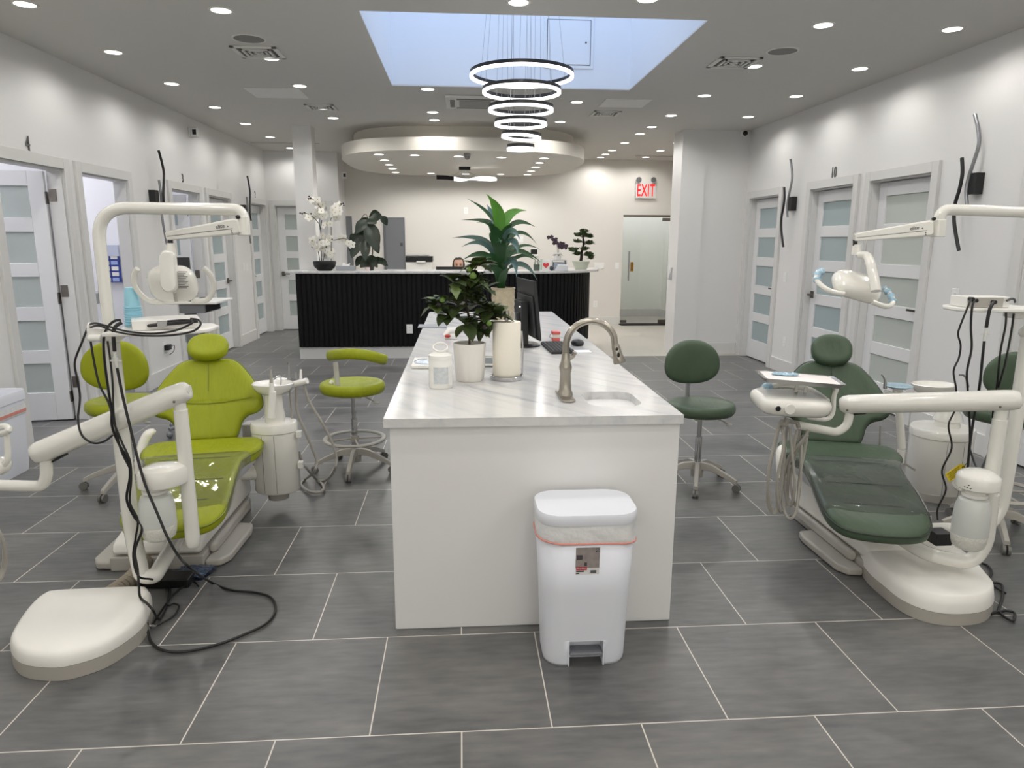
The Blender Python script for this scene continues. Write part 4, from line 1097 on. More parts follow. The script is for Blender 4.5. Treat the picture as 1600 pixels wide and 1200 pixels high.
for i, (s_, z) in enumerate([(1.0, BH+.045), (1.012, BH+.01), (1.02, BH-.02), (1.022, BH-.035), (1.0, BH-.04)]):
    pl_ = sc(body, s_); rs.append([Vector((x+.002*sin(j*2.1+i), y+.002*cos(j*1.7+i*2), z-(.012*sin(j/n_*2*pi*1+1.1) if i > 1 else 0)+(.004*sin(j*1.3) if i > 1 else 0))) for j, (x, y) in enumerate(pl_)])
g.rings(rs, caps=False); g.build('liner', LIN, t)
g = MB(); g.tube([(x, y, BH-.036-.012*sin(j/n_*2*pi+1.1)) for j, (x, y) in enumerate(sc(body, 1.03))], .0035, n=6, closed=True, caps=False); g.build('red_drawstring', mat('drawstring_red', (214, 140, 128), .5), t)
# product label
fy = by-.135*.985-.0012
lz = BH-.105
slope = (.0725)*.135/(.3)
def lab(nm, x0, x1, z0, z1, m, par, d=0):
    g = MB(); ya = by-.135*(.93+.07*(z0-.3)/(BH-.3)); yb = by-.135*(.93+.07*(z1-.3)/(BH-.3))
    g.add([(x0, ya-.001-d, z0), (x1, ya-.001-d, z0), (x1, yb-.001-d, z1), (x0, yb-.001-d, z1), (x0, ya-.0004-d, z0), (x1, ya-.0004-d, z0), (x1, yb-.0004-d, z1), (x0, yb-.0004-d, z1)], [(0, 1, 2, 3), (4, 5, 6, 7), (0, 1, 5, 4), (2, 3, 7, 6), (1, 2, 6, 5), (0, 3, 7, 4)])
    return g.build(nm, m, par, smooth=0)
lx = bx-.007
L0 = lab('product_label', lx-.045, lx+.045, BH-.155, BH-.045, mat('label_paper', (226, 222, 222), .5), t)
lab('picture', lx-.045, lx+.045, BH-.128, BH-.045, mat('label_photo', (150, 140, 138), .5, var=(45, .35)), L0, .0004)
lab('picture_detail', lx-.042, lx-.02, BH-.094, BH-.075, mat('label_photo_dark', (70, 66, 68), .5), L0, .0008)
lab('picture_detail', lx-.012, lx-.002, BH-.12, BH-.105, mat('label_photo_dark', (0, 0, 0)), L0, .0008)
lab('picture_detail', lx+.03, lx+.042, BH-.064, BH-.049, BLACK, L0, .0008)
lab('logo_plate', lx-.042, lx-.002, BH-.137, BH-.123, mat('logo_red', (176, 40, 52), .5), L0, .0010)
def lt(txt, x, z, s_, m, al='CENTER', sx=1): text_mesh(txt, s_, 'label_text', m, facing((x, by-.135*(.93+.07*(z-.3)/(BH-.3))-.0024, z), (1, 0, 0), (0, -.03, 1)), L0, extrude=.0001, sx=sx, align=al)
lt('Sterilite', lx-.022, BH-.130, .0105, WHITE)
lt('Q', lx+.036, BH-.0565, .011, WHITE)
lab('black_strip', lx-.042, lx-.012, BH-.144, BH-.139, BLACK, L0, .0008)
lab('barcode', lx+.012, lx+.034, BH-.150, BH-.138, mat('barcode_grey', (96, 96, 98), .5, var=(300, .6)), L0, .0008)
lab('fine_print', lx-.042, lx-.030, BH-.152, BH-.147, DGREY, L0, .0008)

# ------------------------------------------------------------------ reception desk
DZ = 1.195
FLT = mat('fluted_black', (13, 13, 14), .6, spec=.2)
YD = 9.72
dx0, dx1 = -2.22, 1.93
Rr = 1.0
path = [(dx0, YD)]
n_ = 60
path = []
L1 = (dx1-Rr)-dx0
m_ = int(L1/.066)
for i in range(m_+1): path.append((dx0+L1*i/m_, YD, 0, -1))
for i in range(1, 25):
    a = -pi/2+ (pi/2)*i/24; path.append((dx1-Rr+Rr*cos(a), YD+Rr+Rr*sin(a), cos(a), sin(a)))
for i in range(1, 5): path.append((dx1, YD+Rr+.066*i, 1, 0))
desk = thing('reception_desk', (0, YD+.4, 0), 'long black fluted reception desk with a rounded right end', 'reception desk')
g = MB(); prof = []
for i in range(len(path)-1):
    (xa, ya, nxa, nya), (xb, yb, nxb, nyb) = path[i], path[i+1]
    for k, dpt in enumerate((0, .0, .014, .018, .018, .014, .0)):
        t_ = (0, .22, .24, .36, .84, .96, .98)[k]
        prof.append((xa+(xb-xa)*t_+(nxa*(1-t_)+nxb*t_)*dpt, ya+(yb-ya)*t_+(nya*(1-t_)+nyb*t_)*dpt))
prof.append((path[-1][0], path[-1][1]))
back = [(path[i][0]-path[i][2]*.06, path[i][1]-path[i][3]*.06) for i in range(len(path)-1, -1, -1)]
g.rings([[Vector((x, y, .165)) for x, y in prof+back], [Vector((x, y, DZ-.03)) for x, y in prof+back]]); g.build('fluted_front', FLT, desk, smooth=0)
g = MB(); o_ = [(p[0]-p[2]*.012, p[1]-p[3]*.012) for p in path]
g.prism(o_+back, 0, .165); g.build('plinth', TRIM, desk, smooth=30)
g = MB(); g.box(dx0, -.3, YD+.08, 10.04, .165, DZ-.03); g.build('inner_cabinet', PANW, desk)
g = MB(); g.box(-1.9, 1.2, 10.12, 10.75, .73, .76); g.build('work_surface', PANW, desk, bevel=.003)
for x_ in (-1.9, 1.17):
    g = MB(); g.box(x_, x_+.03, 10.12, 10.75, 0, .73); g.build('side_panel', PANW, desk)
# counter top
ed = [(dx0-.13, YD-.04), (dx1-Rr, YD-.04)]
for i in range(1, 25):
    a = -pi/2+(pi/2)*i/24; ed.append((dx1-Rr+(Rr+.06+.10*i/24)*cos(a), YD+Rr+(Rr+.04)*sin(a)))
ed += [(dx1+.14, YD+Rr+.24), (dx1+.08, YD+Rr+.32), (dx1-.3, YD+Rr+.32), (dx1-.42, YD+Rr-.1)]
ed += [(dx1-.62, YD+.60), (dx1-.95, YD+.46), (-1.9, YD+.46), (dx0-.13, YD+.46)]
bm = bmesh.new(); f_ = bm.faces.new([bm.verts.new((x, y, DZ-.03)) for x, y in ed]); r_ = bmesh.ops.extrude_face_region(bm, geom=[f_]); bmesh.ops.translate(bm, verts=[v for v in r_['geom'] if isinstance(v, bmesh.types.BMVert)], vec=(0, 0, .035)); bmesh.ops.recalc_face_normals(bm, faces=bm.faces)
# cut-out around the pillar is left as is: the top butts the pillar's front
me = bpy.data.meshes.new('counter_top'); bm.to_mesh(me); bm.free(); me.materials.append(MARB)
for v in me.vertices:
    if v.co.y > 10.0 and v.co.x < -1.9: v.co.y = 10.045
ct = bpy.data.objects.new('counter_top', me); COL.objects.link(ct); tag(ct, 'pale stone top of the black reception desk with a rounded right end', 'counter top')
md = ct.modifiers.new('bevel', 'BEVEL'); md.width = .006; md.segments = 2; md.limit_method = 'ANGLE'
CT = DZ+.005

# ------------------------------------------------------------------ things on the desk
def at(u, Y, z=CT): return Vector((P(u, 418, Y=Y).x, Y, z))
q = at(507.5, 9.84)
t = thing('white_orchid', q, 'white orchid sprays in a black bowl at the left end of the desk', 'potted plant')
g = MB(); g.lathe([(.001, 0), (.09, 0), (.14, .05), (.155, .105), (.150, .125), (.142, .125), (.14, .10), (.001, .095)], q); g.build('bowl', mat('black_bowl', (20, 20, 21), .5), t)
WP = mat('orchid_petal', (236, 234, 226), .5); 
def px5(x, y): return (400+x/5, 180+y/5)
fl_ = []
for (x, y) in [(430, 660), (460, 680), (490, 690), (510, 720), (520, 700), (480, 660), (390, 780), (410, 800), (440, 800), (470, 790), (500, 770), (520, 790), (540, 780), (480, 750), (510, 750), (600, 740), (620, 760), (640, 780), (620, 720), (650, 700), (630, 800), (600, 780), (655, 750), (440, 980), (470, 970), (500, 980), (520, 940), (450, 1010), (490, 1010), (520, 1010), (545, 970), (560, 990), (480, 1040), (520, 1040), (650, 970), (680, 960), (700, 980), (725, 1000), (745, 1010), (560, 1070), (590, 1060), (540, 1090), (580, 1090), (600, 1080), (550, 850), (580, 850), (530, 860), (510, 1000), (575, 960), (545, 1030)]:
    fl_.append(px5(x, y))
rn = random.Random(5)
for (u, v) in fl_:
    g = MB(); gy = MB(); c_ = P(u, v, Y=9.84+rn.uniform(-.08, .08)); r_ = rn.uniform(.046, .062)
    n1_ = Vector((rn.uniform(-.8, .8), -1, rn.uniform(-.4, .5))).normalized(); s1_ = n1_.orthogonal().normalized(); s2_ = n1_.cross(s1_)
    a0 = rn.uniform(0, 6)
    for k in range(5):
        a = a0+2*pi*k/5; d = s1_*cos(a)+s2_*sin(a); e = n1_.cross(d)
        g.add([c_, c_+d*r_*.5+e*r_*.42+n1_*.003, c_+d*r_*.95+n1_*.006*rn.uniform(-1, 1)+e*r_*.2, c_+d*r_*.95-e*r_*.2, c_+d*r_*.5-e*r_*.42+n1_*.003], [(0, 1, 2, 3, 4)])
    gy.ell(c_+n1_*.004, (.008, .008, .008), n=6, k=4)
    f_ = g.build('flower', WP, t, smooth=0); gy.build('flower_heart', mat('orchid_heart', (196, 176, 90), .5), f_)
g = MB(); gb = MB()
for pl_ in ([(505, 1120), (505, 900), (470, 820), (400, 770), (345, 765)], [(510, 1120), (508, 880), (520, 760), (470, 680), (415, 635)], [(585, 1120), (587, 880), (580, 830), (620, 740), (680, 690)], [(520, 1120), (560, 1000), (620, 975), (700, 965), (760, 1020)], [(500, 1110), (480, 1040), (450, 1000), (435, 980)]):
    pts_ = [P(*px5(*a), Y=9.84) for a in pl_]; pts_[0] = Vector((pts_[0].x, 9.84, CT+.1)); g.tube(smooth_path(pts_, 5), .0045, n=6)
for (x, y) in [(345, 765), (362, 770), (380, 762), (415, 635), (425, 650), (680, 690), (665, 692), (685, 705), (435, 985), (440, 1030), (430, 770), (412, 652), (595, 970), (470, 1020), (500, 975)]:
    c_ = P(*px5(x, y), Y=9.80); gb.ell(c_, (.012, .012, .012), n=8, k=6)
g.build('stems', mat('orchid_stem', (52, 44, 36), .6), t); gb.build('buds', mat('orchid_bud', (36, 30, 28), .6), t)
g = MB()
for k in range(9): leaf(g, q+Vector((0, 0, .11)), (cos(k*.7), sin(k*.7), .5), .13, .05, droop=.6)
g.build('foliage', mat('orchid_leaf', (26, 28, 24), .5), t)

def box_thing(nm, u0, u1, v0, Y, dep, h, m, label, cat, z=CT, bev=.004, parts=None):
    a, b = P(u0, v0, Y=Y), P(u1, v0, Y=Y)
    g = MB(); g.box(a.x, b.x, Y, Y+dep, z+.0005, z+h); o = solo(g, nm, m, label, cat, bevel=bev); return o, a.x, b.x
o, xa, xb = box_thing('tissue_box', 525, 554, 415, 9.78, .13, .062, mat('tissue_box_grey', (150, 153, 158), .5), 'grey tissue box beside the white orchid on the desk', 'tissue box')
g = MB(); xm = (xa+xb)/2
g.add([(xm-.05, 9.83, CT+.062), (xm+.05, 9.83, CT+.062), (xm+.06, 9.84, CT+.10), (xm+.01, 9.86, CT+.085), (xm-.04, 9.84, CT+.115), (xm, 9.87, CT+.062)], [(0, 1, 2, 3, 4), (0, 4, 5), (1, 2, 5), (2, 3, 5), (3, 4, 5)])
g.build('tissue', PAPER, o, off=(0, 0, 0), smooth=0).location = -o.location
# dark potted plant
q = at(577, 10.0)
t = thing('black_leaf_plant', q, 'dark large-leaved potted plant on the desk left of the grey panel', 'potted plant')
g = MB(); g.lathe([(.001, 0), (.06, 0), (.075, .09), (.07, .09), (.001, .08)], q); g.build('pot', mat('dark_pot', (46, 44, 42), .6), t)
g = MB(); pts_ = [q+Vector((0, 0, .05)), P(582, 395, Y=10.0), P(580, 360, Y=10.0), P(572, 342, Y=10.0)]; g.tube(smooth_path(pts_, 5), .009, n=7); 
g.tube(smooth_path([P(580, 356, Y=10), P(572, 335, Y=9.98), P(564, 342, Y=9.95)], 5), .004, n=6); g.build('stem', mat('dark_stem', (44, 34, 28), .7), t)
gd_ = MB()
def leaf2(g, a, b, W_, Y, dz=0, bend=.03):
    A, B = P(*a, Y=Y), P(*b, Y=Y+dz); M_ = (A+B)/2+Vector((0, -bend, bend)); k = 8; vs = []
    for i in range(k+1):
        s_ = i/k; pt = A*(1-s_)**2+M_*2*s_*(1-s_)+B*s_*s_; d = (B-A).normalized(); side = d.cross(Vector((0, -1, .1))).normalized(); w_ = W_/2*sin(pi*min(.985, s_*.93+.05))**.8
        nn = side.cross(d); vs += [pt-side*w_+nn*w_*.35, pt, pt+side*w_+nn*w_*.35]
    for_ = []
    for i in range(k): for_ += [(3*i, 3*i+1, 3*i+4, 3*i+3), (3*i+1, 3*i+2, 3*i+5, 3*i+4)]
    g.add(vs, for_)
for a, b, W_, dy in [((573, 344), (556, 365), .14, -.1), ((575, 348), (590, 392), .22, -.15), ((577, 340), (597, 338), .16, .0), ((596, 338), (605, 352), .10, 0), ((570, 352), (556, 388), .16, -.05), ((578, 340), (588, 350), .18, -.1), ((565, 372), (549, 403), .15, -.1), ((566, 374), (562, 378), .2, 0), ((572, 372), (571, 408), .14, -.15), ((583, 375), (592, 396), .12, -.1), ((560, 368), (548, 380), .14, 0), ((556, 372), (546, 392), .12, .05), ((580, 405), (563, 418), .12, -.05), ((584, 405), (598, 412), .1, -.05), ((590, 404), (606, 416), .09, 0), ((576, 400), (590, 418), .12, -.1), ((568, 400), (556, 416), .1, .05), ((574, 340), (566, 356), .12, .05)]:
    leaf2(gd_, a, b, W_, 10.0+dy*.5, dy)
gd_.build('foliage', mat('dark_leaf', (30, 44, 28), .35, var=(10, .4)), t, smooth=60)
q = at(574, 9.78); g = MB(); g.lathe([(.001, 0), (.032, 0), (.034, .045), (.001, .045)], q+Vector((0, 0, .0005))); solo(g, 'small_jar', mat('pale_pink_jar', (214, 196, 194), .4), 'small pale jar on the desk before the dark potted plant', 'jar')

# rear cabinet and printer
g = MB(); ca = P(640, 418, Y=13.1); g.box(ca.x-.45, ca.x+.9, 12.95, YB-.002, 0, 1.07)
solo(g, 'rear_cabinet', PANW, 'white low cabinet against the reception rear wall', 'cabinet', bevel=.004)
a, b = P(634, 420, Y=13.0), P(674, 405, Y=13.0)
t = thing('printer', ((a.x+b.x)/2, 13.2, 1.07), 'white and black desktop printer behind the reception desk', 'printer')
zt_ = P(650, 398.5, Y=13.0).z
g = MB(); g.box(a.x, b.x, 13.0, 13.4, 1.071, 1.07+(zt_-1.07)*.55); g.build('body', WHITE, t, bevel=.01)
g = MB(); g.box(a.x, b.x+.02, 12.99, 13.4, 1.07+(zt_-1.07)*.55, 1.07+(zt_-1.07)*.92); g.build('control_band', BLACK, t, bevel=.008)
g = MB(); g.box(a.x, b.x-.05, 13.0, 13.4, 1.07+(zt_-1.07)*.92, zt_); g.build('lid', mat('printer_grey', (150, 150, 150), .4), t, bevel=.008)
g = MB(); g.box(a.x+.2, a.x+.36, 12.96, 13.0, 1.07+(zt_-1.07)*.5, 1.07+(zt_-1.07)*.62); g.build('paper_tray', WHITE, t)
# desk monitors
for (u0, u1, vtop, nm) in ((681, 729, 416.5, 'left'), (757, 790, 414, 'right')):
    a, b = P(u0, vtop, Y=10.3), P(u1, vtop, Y=10.3)
    t = thing('monitor', ((a.x+b.x)/2, 10.35, .76), 'black monitor back rising behind the desk top, %s one' % nm, 'monitor')
    g = MB(); g.box(a.x, b.x, 10.30, 10.33, .87, a.z); g.build('housing', mat('monitor_black', (0, 0, 0)), t, bevel=.004)
    g = MB(); g.box(a.x+.012, b.x-.012, 10.33, 10.331, .885, a.z-.012); g.build('screen', mat('dark_screen', (0, 0, 0)), t)
    xm = (a.x+b.x)/2
    g = MB(); g.box(xm-.03, xm+.03, 10.275, 10.30, .765, 1.05); g.build('stand_post', BLACK, t)
    g = MB(); g.box(xm-.11, xm+.11, 10.2, 10.4, .7605, .772); g.build('foot', BLACK, t, bevel=.004)
# right-hand group
q = at(838.5, 9.86); t = thing('pen_cup', q, 'dark green cup of pens on the desk right of the tall plant', 'pen cup')
g = MB(); g.lathe([(.001, 0), (.042, 0), (.045, .085), (.040, .085), (.038, .01), (.001, .01)], q); g.build('cup', mat('cup_green', (74, 86, 76), .4), t)
for k in range(6):
    g = MB(); a_ = k*1.05; g.cyl(q+Vector((.015*cos(a_), .015*sin(a_), .02)), q+Vector((.035*cos(a_), .03*sin(a_), .13+.01*(k % 3))), .004, n=8); g.build('pen', [BLACK, STEEL, mat('pen_green', (60, 110, 80), .4)][k % 3], t)
q = at(853, 9.9); t = thing('heart_card', q, 'white card with a red heart shape on the desk', 'card')
g = MB(); g.box(q.x-.05, q.x+.05, q.y, q.y+.012, CT+.001, CT+.15); g.build('card', PAPER, t, bevel=.002)
g = MB(); hp_ = [(.045*sin(a)**3, .0028*(13*cos(a)-5*cos(2*a)-2*cos(3*a)-cos(4*a))) for a in [2*pi*i/24 for i in range(24)]]
g.prism([(q.x+x, y+CT+.075) for x, y in hp_], q.y-.003, q.y, Matrix(((1, 0, 0, 0), (0, 0, 1, 0), (0, 1, 0, 0), (0, 0, 0, 1)))); g.build('red_heart', mat('heart_red', (214, 66, 70), .5), t)
q = at(846, 10.05); g = MB(); g.lathe([(.001, 0), (.035, 0), (.035, .12), (.02, .14), (.02, .155), (.001, .155)], q+Vector((0, 0, .0005))); solo(g, 'clear_bottle', mat('pale_green_bottle', (180, 190, 178), .2), 'small pale bottle behind the pen cup on the desk', 'bottle')
q = at(862, 9.84); g = MB(); g.ell(q+Vector((0, 0, .035)), (.03, .03, .035)); solo(g, 'tape_dispenser', mat('navy_plastic', (40, 44, 56), .4), 'small dark blue round object beside the heart card on the desk', 'tape dispenser')
a, b = at(868, 9.82), at(888, 9.82)
t = thing('card_terminal', (a+b)/2, 'white slanted payment terminal on the desk', 'payment terminal')
g = MB(); g.add([(a.x-.02, 9.80, CT+.001), (b.x, 9.80, CT+.001), (b.x, 9.98, CT+.001), (a.x+.02, 9.98, CT+.001), (a.x+.03, 9.83, CT+.075), (b.x, 9.83, CT+.075), (b.x, 9.98, CT+.085), (a.x+.05, 9.98, CT+.085)], [(0, 1, 2, 3), (4, 5, 6, 7), (0, 1, 5, 4), (1, 2, 6, 5), (2, 3, 7, 6), (3, 0, 4, 7)]); g.build('body', mat('terminal_grey', (190, 192, 196), .4), t, bevel=.004)
g = MB(); g.box(a.x+.06, b.x-.01, 9.826, 9.83, CT+.02, CT+.06); g.build('front_panel', mat('terminal_dark', (130, 133, 138), .3), t)
a, b = at(862, 10.1), at(884, 10.1)
t = thing('letter_tray', (a+b)/2, 'grey two-level letter tray behind the payment terminal', 'letter tray')
g = MB(); g.box(a.x, b.x, 10.02, 10.2, CT+.001, CT+.008); g.box(a.x, b.x, 10.02, 10.2, CT+.135, CT+.145); g.box(a.x, a.x+.008, 10.02, 10.2, CT+.008, CT+.135); g.box(b.x-.008, b.x, 10.02, 10.2, CT+.008, CT+.135); g.build('frame', mat('tray_grey', (176, 178, 182), .4), t)
g = MB(); g.box(a.x+.02, b.x-.02, 10.03, 10.18, CT+.009, CT+.11); g.build('papers', mat('blue_grey_papers', (150, 158, 172), .6), t)
# purple orchid
q = at(871, 10.1, CT+.145); t = thing('purple_orchid', q, 'small purple-black orchid in a white pot on the letter tray', 'potted plant')
g = MB(); g.lathe([(.001, 0), (.04, 0), (.06, .10), (.052, .10), (.001, .08)], q+Vector((0, 0, .001))); g.build('pot', WHITE, t)
g = MB()
for k in range(8): leaf(g, q+Vector((0, 0, .075)), (cos(k*.8), sin(k*.8), .5), .09, .045, droop=.7)
g.build('foliage', BLACK, t)
g = MB(); g.tube(smooth_path([q+Vector((0, 0, .07)), P(870.5, 385, Y=10.1), P(868, 380, Y=10.1), P(858, 371, Y=10.1)], 5), .003, n=6); g.tube(smooth_path([P(873, 398, Y=10.1), P(874, 385, Y=10.1), P(884, 384, Y=10.1)], 5), .003, n=6); g.build('stems', STEM, t)
rn = random.Random(2)
for (u, v) in [(857, 371), (862, 370), (864, 374), (867, 376), (869, 374), (870, 379), (866, 380), (873, 382), (876, 380), (877, 384), (880, 381), (882, 384), (885, 384), (878, 387), (874, 386), (884, 387)]:
    c_ = P(u, v, Y=10.1+rn.uniform(-.03, .03)); g = MB()
    for k in range(5):
        a_ = k*1.256+rn.random(); g.ell(c_+Vector((cos(a_)*.014, 0, sin(a_)*.014)), (.017, .006, .014), n=6, k=4)
    g.build('flower', mat('purple_petal', (50, 30, 48), .5), t)
# bonsai
q = at(907.5, 10.3); t = thing('bonsai_tree', q, 'green cloud-pruned bonsai in a pale bowl at the desk right end', 'potted plant')
g = MB(); g.lathe([(.001, 0), (.085, 0), (.11, .06), (.125, .11), (.132, .115), (.13, .125), (.115, .12), (.001, .105)], q, n=32); g.build('bowl', mat('celadon_bowl', (196, 200, 184), .45, bump=(60, .4, .004)), t)
def c8(x, y): return P(820+x/11.43, 340+y/11.43, Y=10.3)
g = MB(); g.tube(smooth_path([q+Vector((-.01, 0, .08)), c8(1010, 720), c8(1015, 620), c8(1045, 510), c8(1050, 420), c8(1040, 350), c8(1050, 270)], 5), [.024-.00045*i for i in range(31)], n=8)
for a_, b_ in (((1010, 640), (870, 590)), ((1010, 660), (1150, 690)), ((1040, 480), (1150, 460)), ((1045, 440), (940, 430)), ((1040, 350), (950, 320)), ((1040, 340), (1150, 340)), ((1015, 610), (940, 660))): g.tube([c8(*a_), c8(*b_)], [.008, .004], n=6)
g.build('trunk', mat('bonsai_bark', (40, 32, 24), .9, bump=(90, .8, .006)), t)
g = MB(); rn = random.Random(8)
for (x, y, rx, rz) in [(1060, 250, 65, 32), (950, 315, 75, 32), (1130, 325, 60, 38), (1050, 310, 60, 25), (950, 430, 80, 28), (1150, 460, 80, 32), (870, 580, 90, 45), (1060, 565, 70, 35), (1140, 660, 75, 45), (940, 650, 60, 40), (1185, 720, 40, 40), (1170, 345, 30, 28)]:
    c_ = c8(x, y); k_ = 10.0/1096/11.43
    for i in range(60):
        a_, r_ = rn.uniform(0, 2*pi), sqrt(rn.random()); pt = c_+Vector((cos(a_)*r_*rx*k_, sin(a_)*r_*rx*k_, rn.uniform(-.8, .8)*rz*k_*sqrt(1-r_*r_*.8)))
        leaf(g, pt, (rn.uniform(-1, 1), rn.uniform(-1, 1), rn.uniform(0, 1)), .05, .036, droop=.2)
    g.ell(c_, (rx*k_*.85, rx*k_*.8, rz*k_*.75), n=10, k=6)
g.build('foliage', mat('bonsai_leaf', (62, 80, 44), .7, var=(20, .4)), t, smooth=0)

# ------------------------------------------------------------------ receptionist
SKIN = mat('skin', (188, 146, 126), .55); HAIR = mat('dark_hair', (30, 22, 20), .5)
hc = P(716.5, 415, Y=10.95); hx, hy, hz = hc.x, 10.95, hc.z
pr_ = bpy.data.meshes.new('person')
jv = [(hx, hy+.05, .50), (hx, hy+.04, .75), (hx, hy+.03, 1.00), (hx, hy+.02, 1.09), (hx, hy, 1.16), (hx-.17, hy+.02, 1.02), (hx-.24, hy-.04, .84), (hx-.16, hy-.25, .79), (hx-.10, hy-.33, .785), (hx+.17, hy+.02, 1.02), (hx+.24, hy-.04, .84), (hx+.16, hy-.25, .79), (hx+.10, hy-.33, .785), (hx-.09, hy-.15, .52), (hx-.10, hy-.42, .52), (hx-.10, hy-.42, .09), (hx-.10, hy-.50, .04), (hx+.09, hy-.15, .52), (hx+.10, hy-.42, .52), (hx+.10, hy-.42, .09), (hx+.10, hy-.50, .04)]
je = [(0, 1), (1, 2), (2, 3), (3, 4), (2, 5), (5, 6), (6, 7), (7, 8), (2, 9), (9, 10), (10, 11), (11, 12), (0, 13), (13, 14), (14, 15), (15, 16), (0, 17), (17, 18), (18, 19), (19, 20)]
jr = [.14, .13, .13, .06, .05, .06, .045, .035, .022, .06, .045, .035, .022, .10, .075, .045, .04, .10, .075, .045, .04]
pr_.from_pydata([Vector(v)-Vector((hx, hy, 0)) for v in jv], je, [])
po_ = bpy.data.objects.new('person', pr_); COL.objects.link(po_); po_.location = (hx, hy, 0); OFF[po_.name] = Vector((hx, hy, 0))
md = po_.modifiers.new('skin', 'SKIN'); 
if not pr_.skin_vertices: 
    bpy.context.view_layer.update()
for i, sv in enumerate(pr_.skin_vertices[0].data): sv.radius = (jr[i], jr[i]*.8); sv.use_root = (i == 0)
md2 = po_.modifiers.new('sub', 'SUBSURF'); md2.levels = 1; md2.render_levels = 2
pr_.materials.append(mat('dark_top', (34, 36, 44), .8))
tag(po_, 'person with long dark hair seated behind the desk, only the upper face showing', 'person')
g = MB(); hh_ = 1.02
rs = []
for (z, rx, ry, oy) in [(-.115, .02, .02, -.055), (-.10, .045, .045, -.035), (-.07, .058, .068, -.02), (-.03, .066, .085, -.008), (.01, .072, .094, 0), (.05, .074, .094, .004), (.08, .066, .084, .006), (.105, .045, .058, .006), (.118, .012, .016, .006)]:
    rs.append([Vector((hx+rx*cos(2*pi*j/24), hy+oy+ry*sin(2*pi*j/24), hz+z)) for j in range(24)])
g.rings(rs); g.tube([(hx, hy+.02, 1.10), (hx, hy+.01, hz-.07)], [.05, .045], n=14)
hd = g.build('head', SKIN, po_, smooth=180)
g = MB(); g.tube([(hx, hy-.088, hz+.012), (hx, hy-.106, hz-.02), (hx, hy-.096, hz-.032)], [.007, .012, .010], n=8); g.build('nose', SKIN, hd, smooth=180)
for s_ in (-1, 1):
    g = MB(); g.ell((hx+s_*.028, hy-.083, hz+.012), (.012, .008, .006)); g.build('eye', mat('eye_dark', (40, 30, 28), .2), hd)
    g = MB(); g.tube([(hx+s_*.012, hy-.088, hz+.026), (hx+s_*.028, hy-.090, hz+.031), (hx+s_*.045, hy-.080, hz+.027)], .0028, n=6); g.build('eyebrow', HAIR, hd)
    g = MB(); g.ell((hx+s_*.074, hy, hz-.005), (.008, .014, .026)); g.build('ear', SKIN, hd)
g = MB(); g.ell((hx, hy-.082, hz-.06), (.022, .008, .006)); g.build('mouth', mat('lips', (160, 84, 80), .5), hd)
g = MB(); rs = []
for (z, rx, ry, cut) in [(.128, .01, .01, 0), (.122, .042, .06, 0), (.104, .066, .092, 0), (.088, .076, .10, .0), (.06, .088, .110, .0), (.02, .096, .112, 1), (-.06, .098, .105, 1), (-.14, .10, .09, 1), (-.24, .10, .07, 1), (-.25, .08, .05, 1)]:
    ring = []
    for j in range(28):
        a_ = 2*pi*j/28; x_, y_ = rx*cos(a_), ry*sin(a_)
        if z < .09 and y_ < -.03: y_ = -.03-.0*y_; x_ = x_*1.0 if abs(x_) > .07 else math.copysign(max(abs(x_), .055), x_ if abs(x_) > 1e-6 else 1)
        ring.append(Vector((hx+x_, hy+y_+.01, hz+z)))
    rs.append(ring)
g.rings(rs, caps=True); g.build('hair', HAIR, po_, smooth=180)
# office chair under the receptionist
t = thing('office_chair', (hx, hy+.05, 0), 'black office chair under the receptionist behind the desk', 'chair')
g = MB(); g.prism(rrect(.46, .46, .08, 4, hx, hy-.02), .37, .43); g.build('seat', BLACK, t, bevel=.015)
g = MB(); g.cyl((hx, hy, .08), (hx, hy, .37), .03); g.build('column', BLACK, t)
for k in range(5):
    a_ = 2*pi*k/5; g = MB(); g.tube([(hx, hy, .09), (hx+.28*cos(a_), hy+.28*sin(a_), .06)], [.02, .014], n=8); g.ell((hx+.28*cos(a_), hy+.28*sin(a_), .028), (.022, .022, .028)); g.build('leg', BLACK, t)
# ------------------------------------------------------------------ dental chairs
FILMC = bpy.data.materials.new('clear_film'); FILMC.use_nodes = True
def _film():
    nt = FILMC.node_tree; nt.nodes.clear(); N = nt.nodes.new; L = nt.links.new
    o = N('ShaderNodeOutputMaterial'); mx = N('ShaderNodeMixShader'); t = N('ShaderNodeBsdfTransparent'); g = N('ShaderNodeBsdfGlossy'); fr = N('ShaderNodeFresnel'); ge = N('ShaderNodeNewGeometry'); n = N('ShaderNodeTexNoise'); bp = N('ShaderNodeBump')
    fr.inputs[0].default_value = 1.38; g.inputs['Roughness'].default_value = .05; n.inputs['Scale'].default_value = 9; n.inputs['Detail'].default_value = 3
    bp.inputs['Strength'].default_value = .3; bp.inputs['Distance'].default_value = .012
    L(ge.outputs['Position'], n.inputs['Vector']); L(n.outputs['Fac'], bp.inputs['Height']); L(bp.outputs['Normal'], g.inputs['Normal']); L(bp.outputs['Normal'], fr.inputs['Normal'])
    m2 = N('ShaderNodeMixShader'); df = N('ShaderNodeBsdfDiffuse'); df.inputs[0].default_value = (.9, .9, .9, 1); m2.inputs[0].default_value = .05; L(t.outputs[0], m2.inputs[1]); L(df.outputs[0], m2.inputs[2]); L(fr.outputs[0], mx.inputs[0]); L(m2.outputs[0], mx.inputs[1]); L(g.outputs[0], mx.inputs[2]); L(mx.outputs[0], o.inputs[0])
_film()
def refine(poly, k=6):
    return [(p.x, p.y) for p in smooth_path([(x, y, 0) for x, y in poly], k, closed=True)]
def mirror_outline(half):
    return half + [(-x, y) for x, y in reversed(half) if abs(x) > 1e-6]
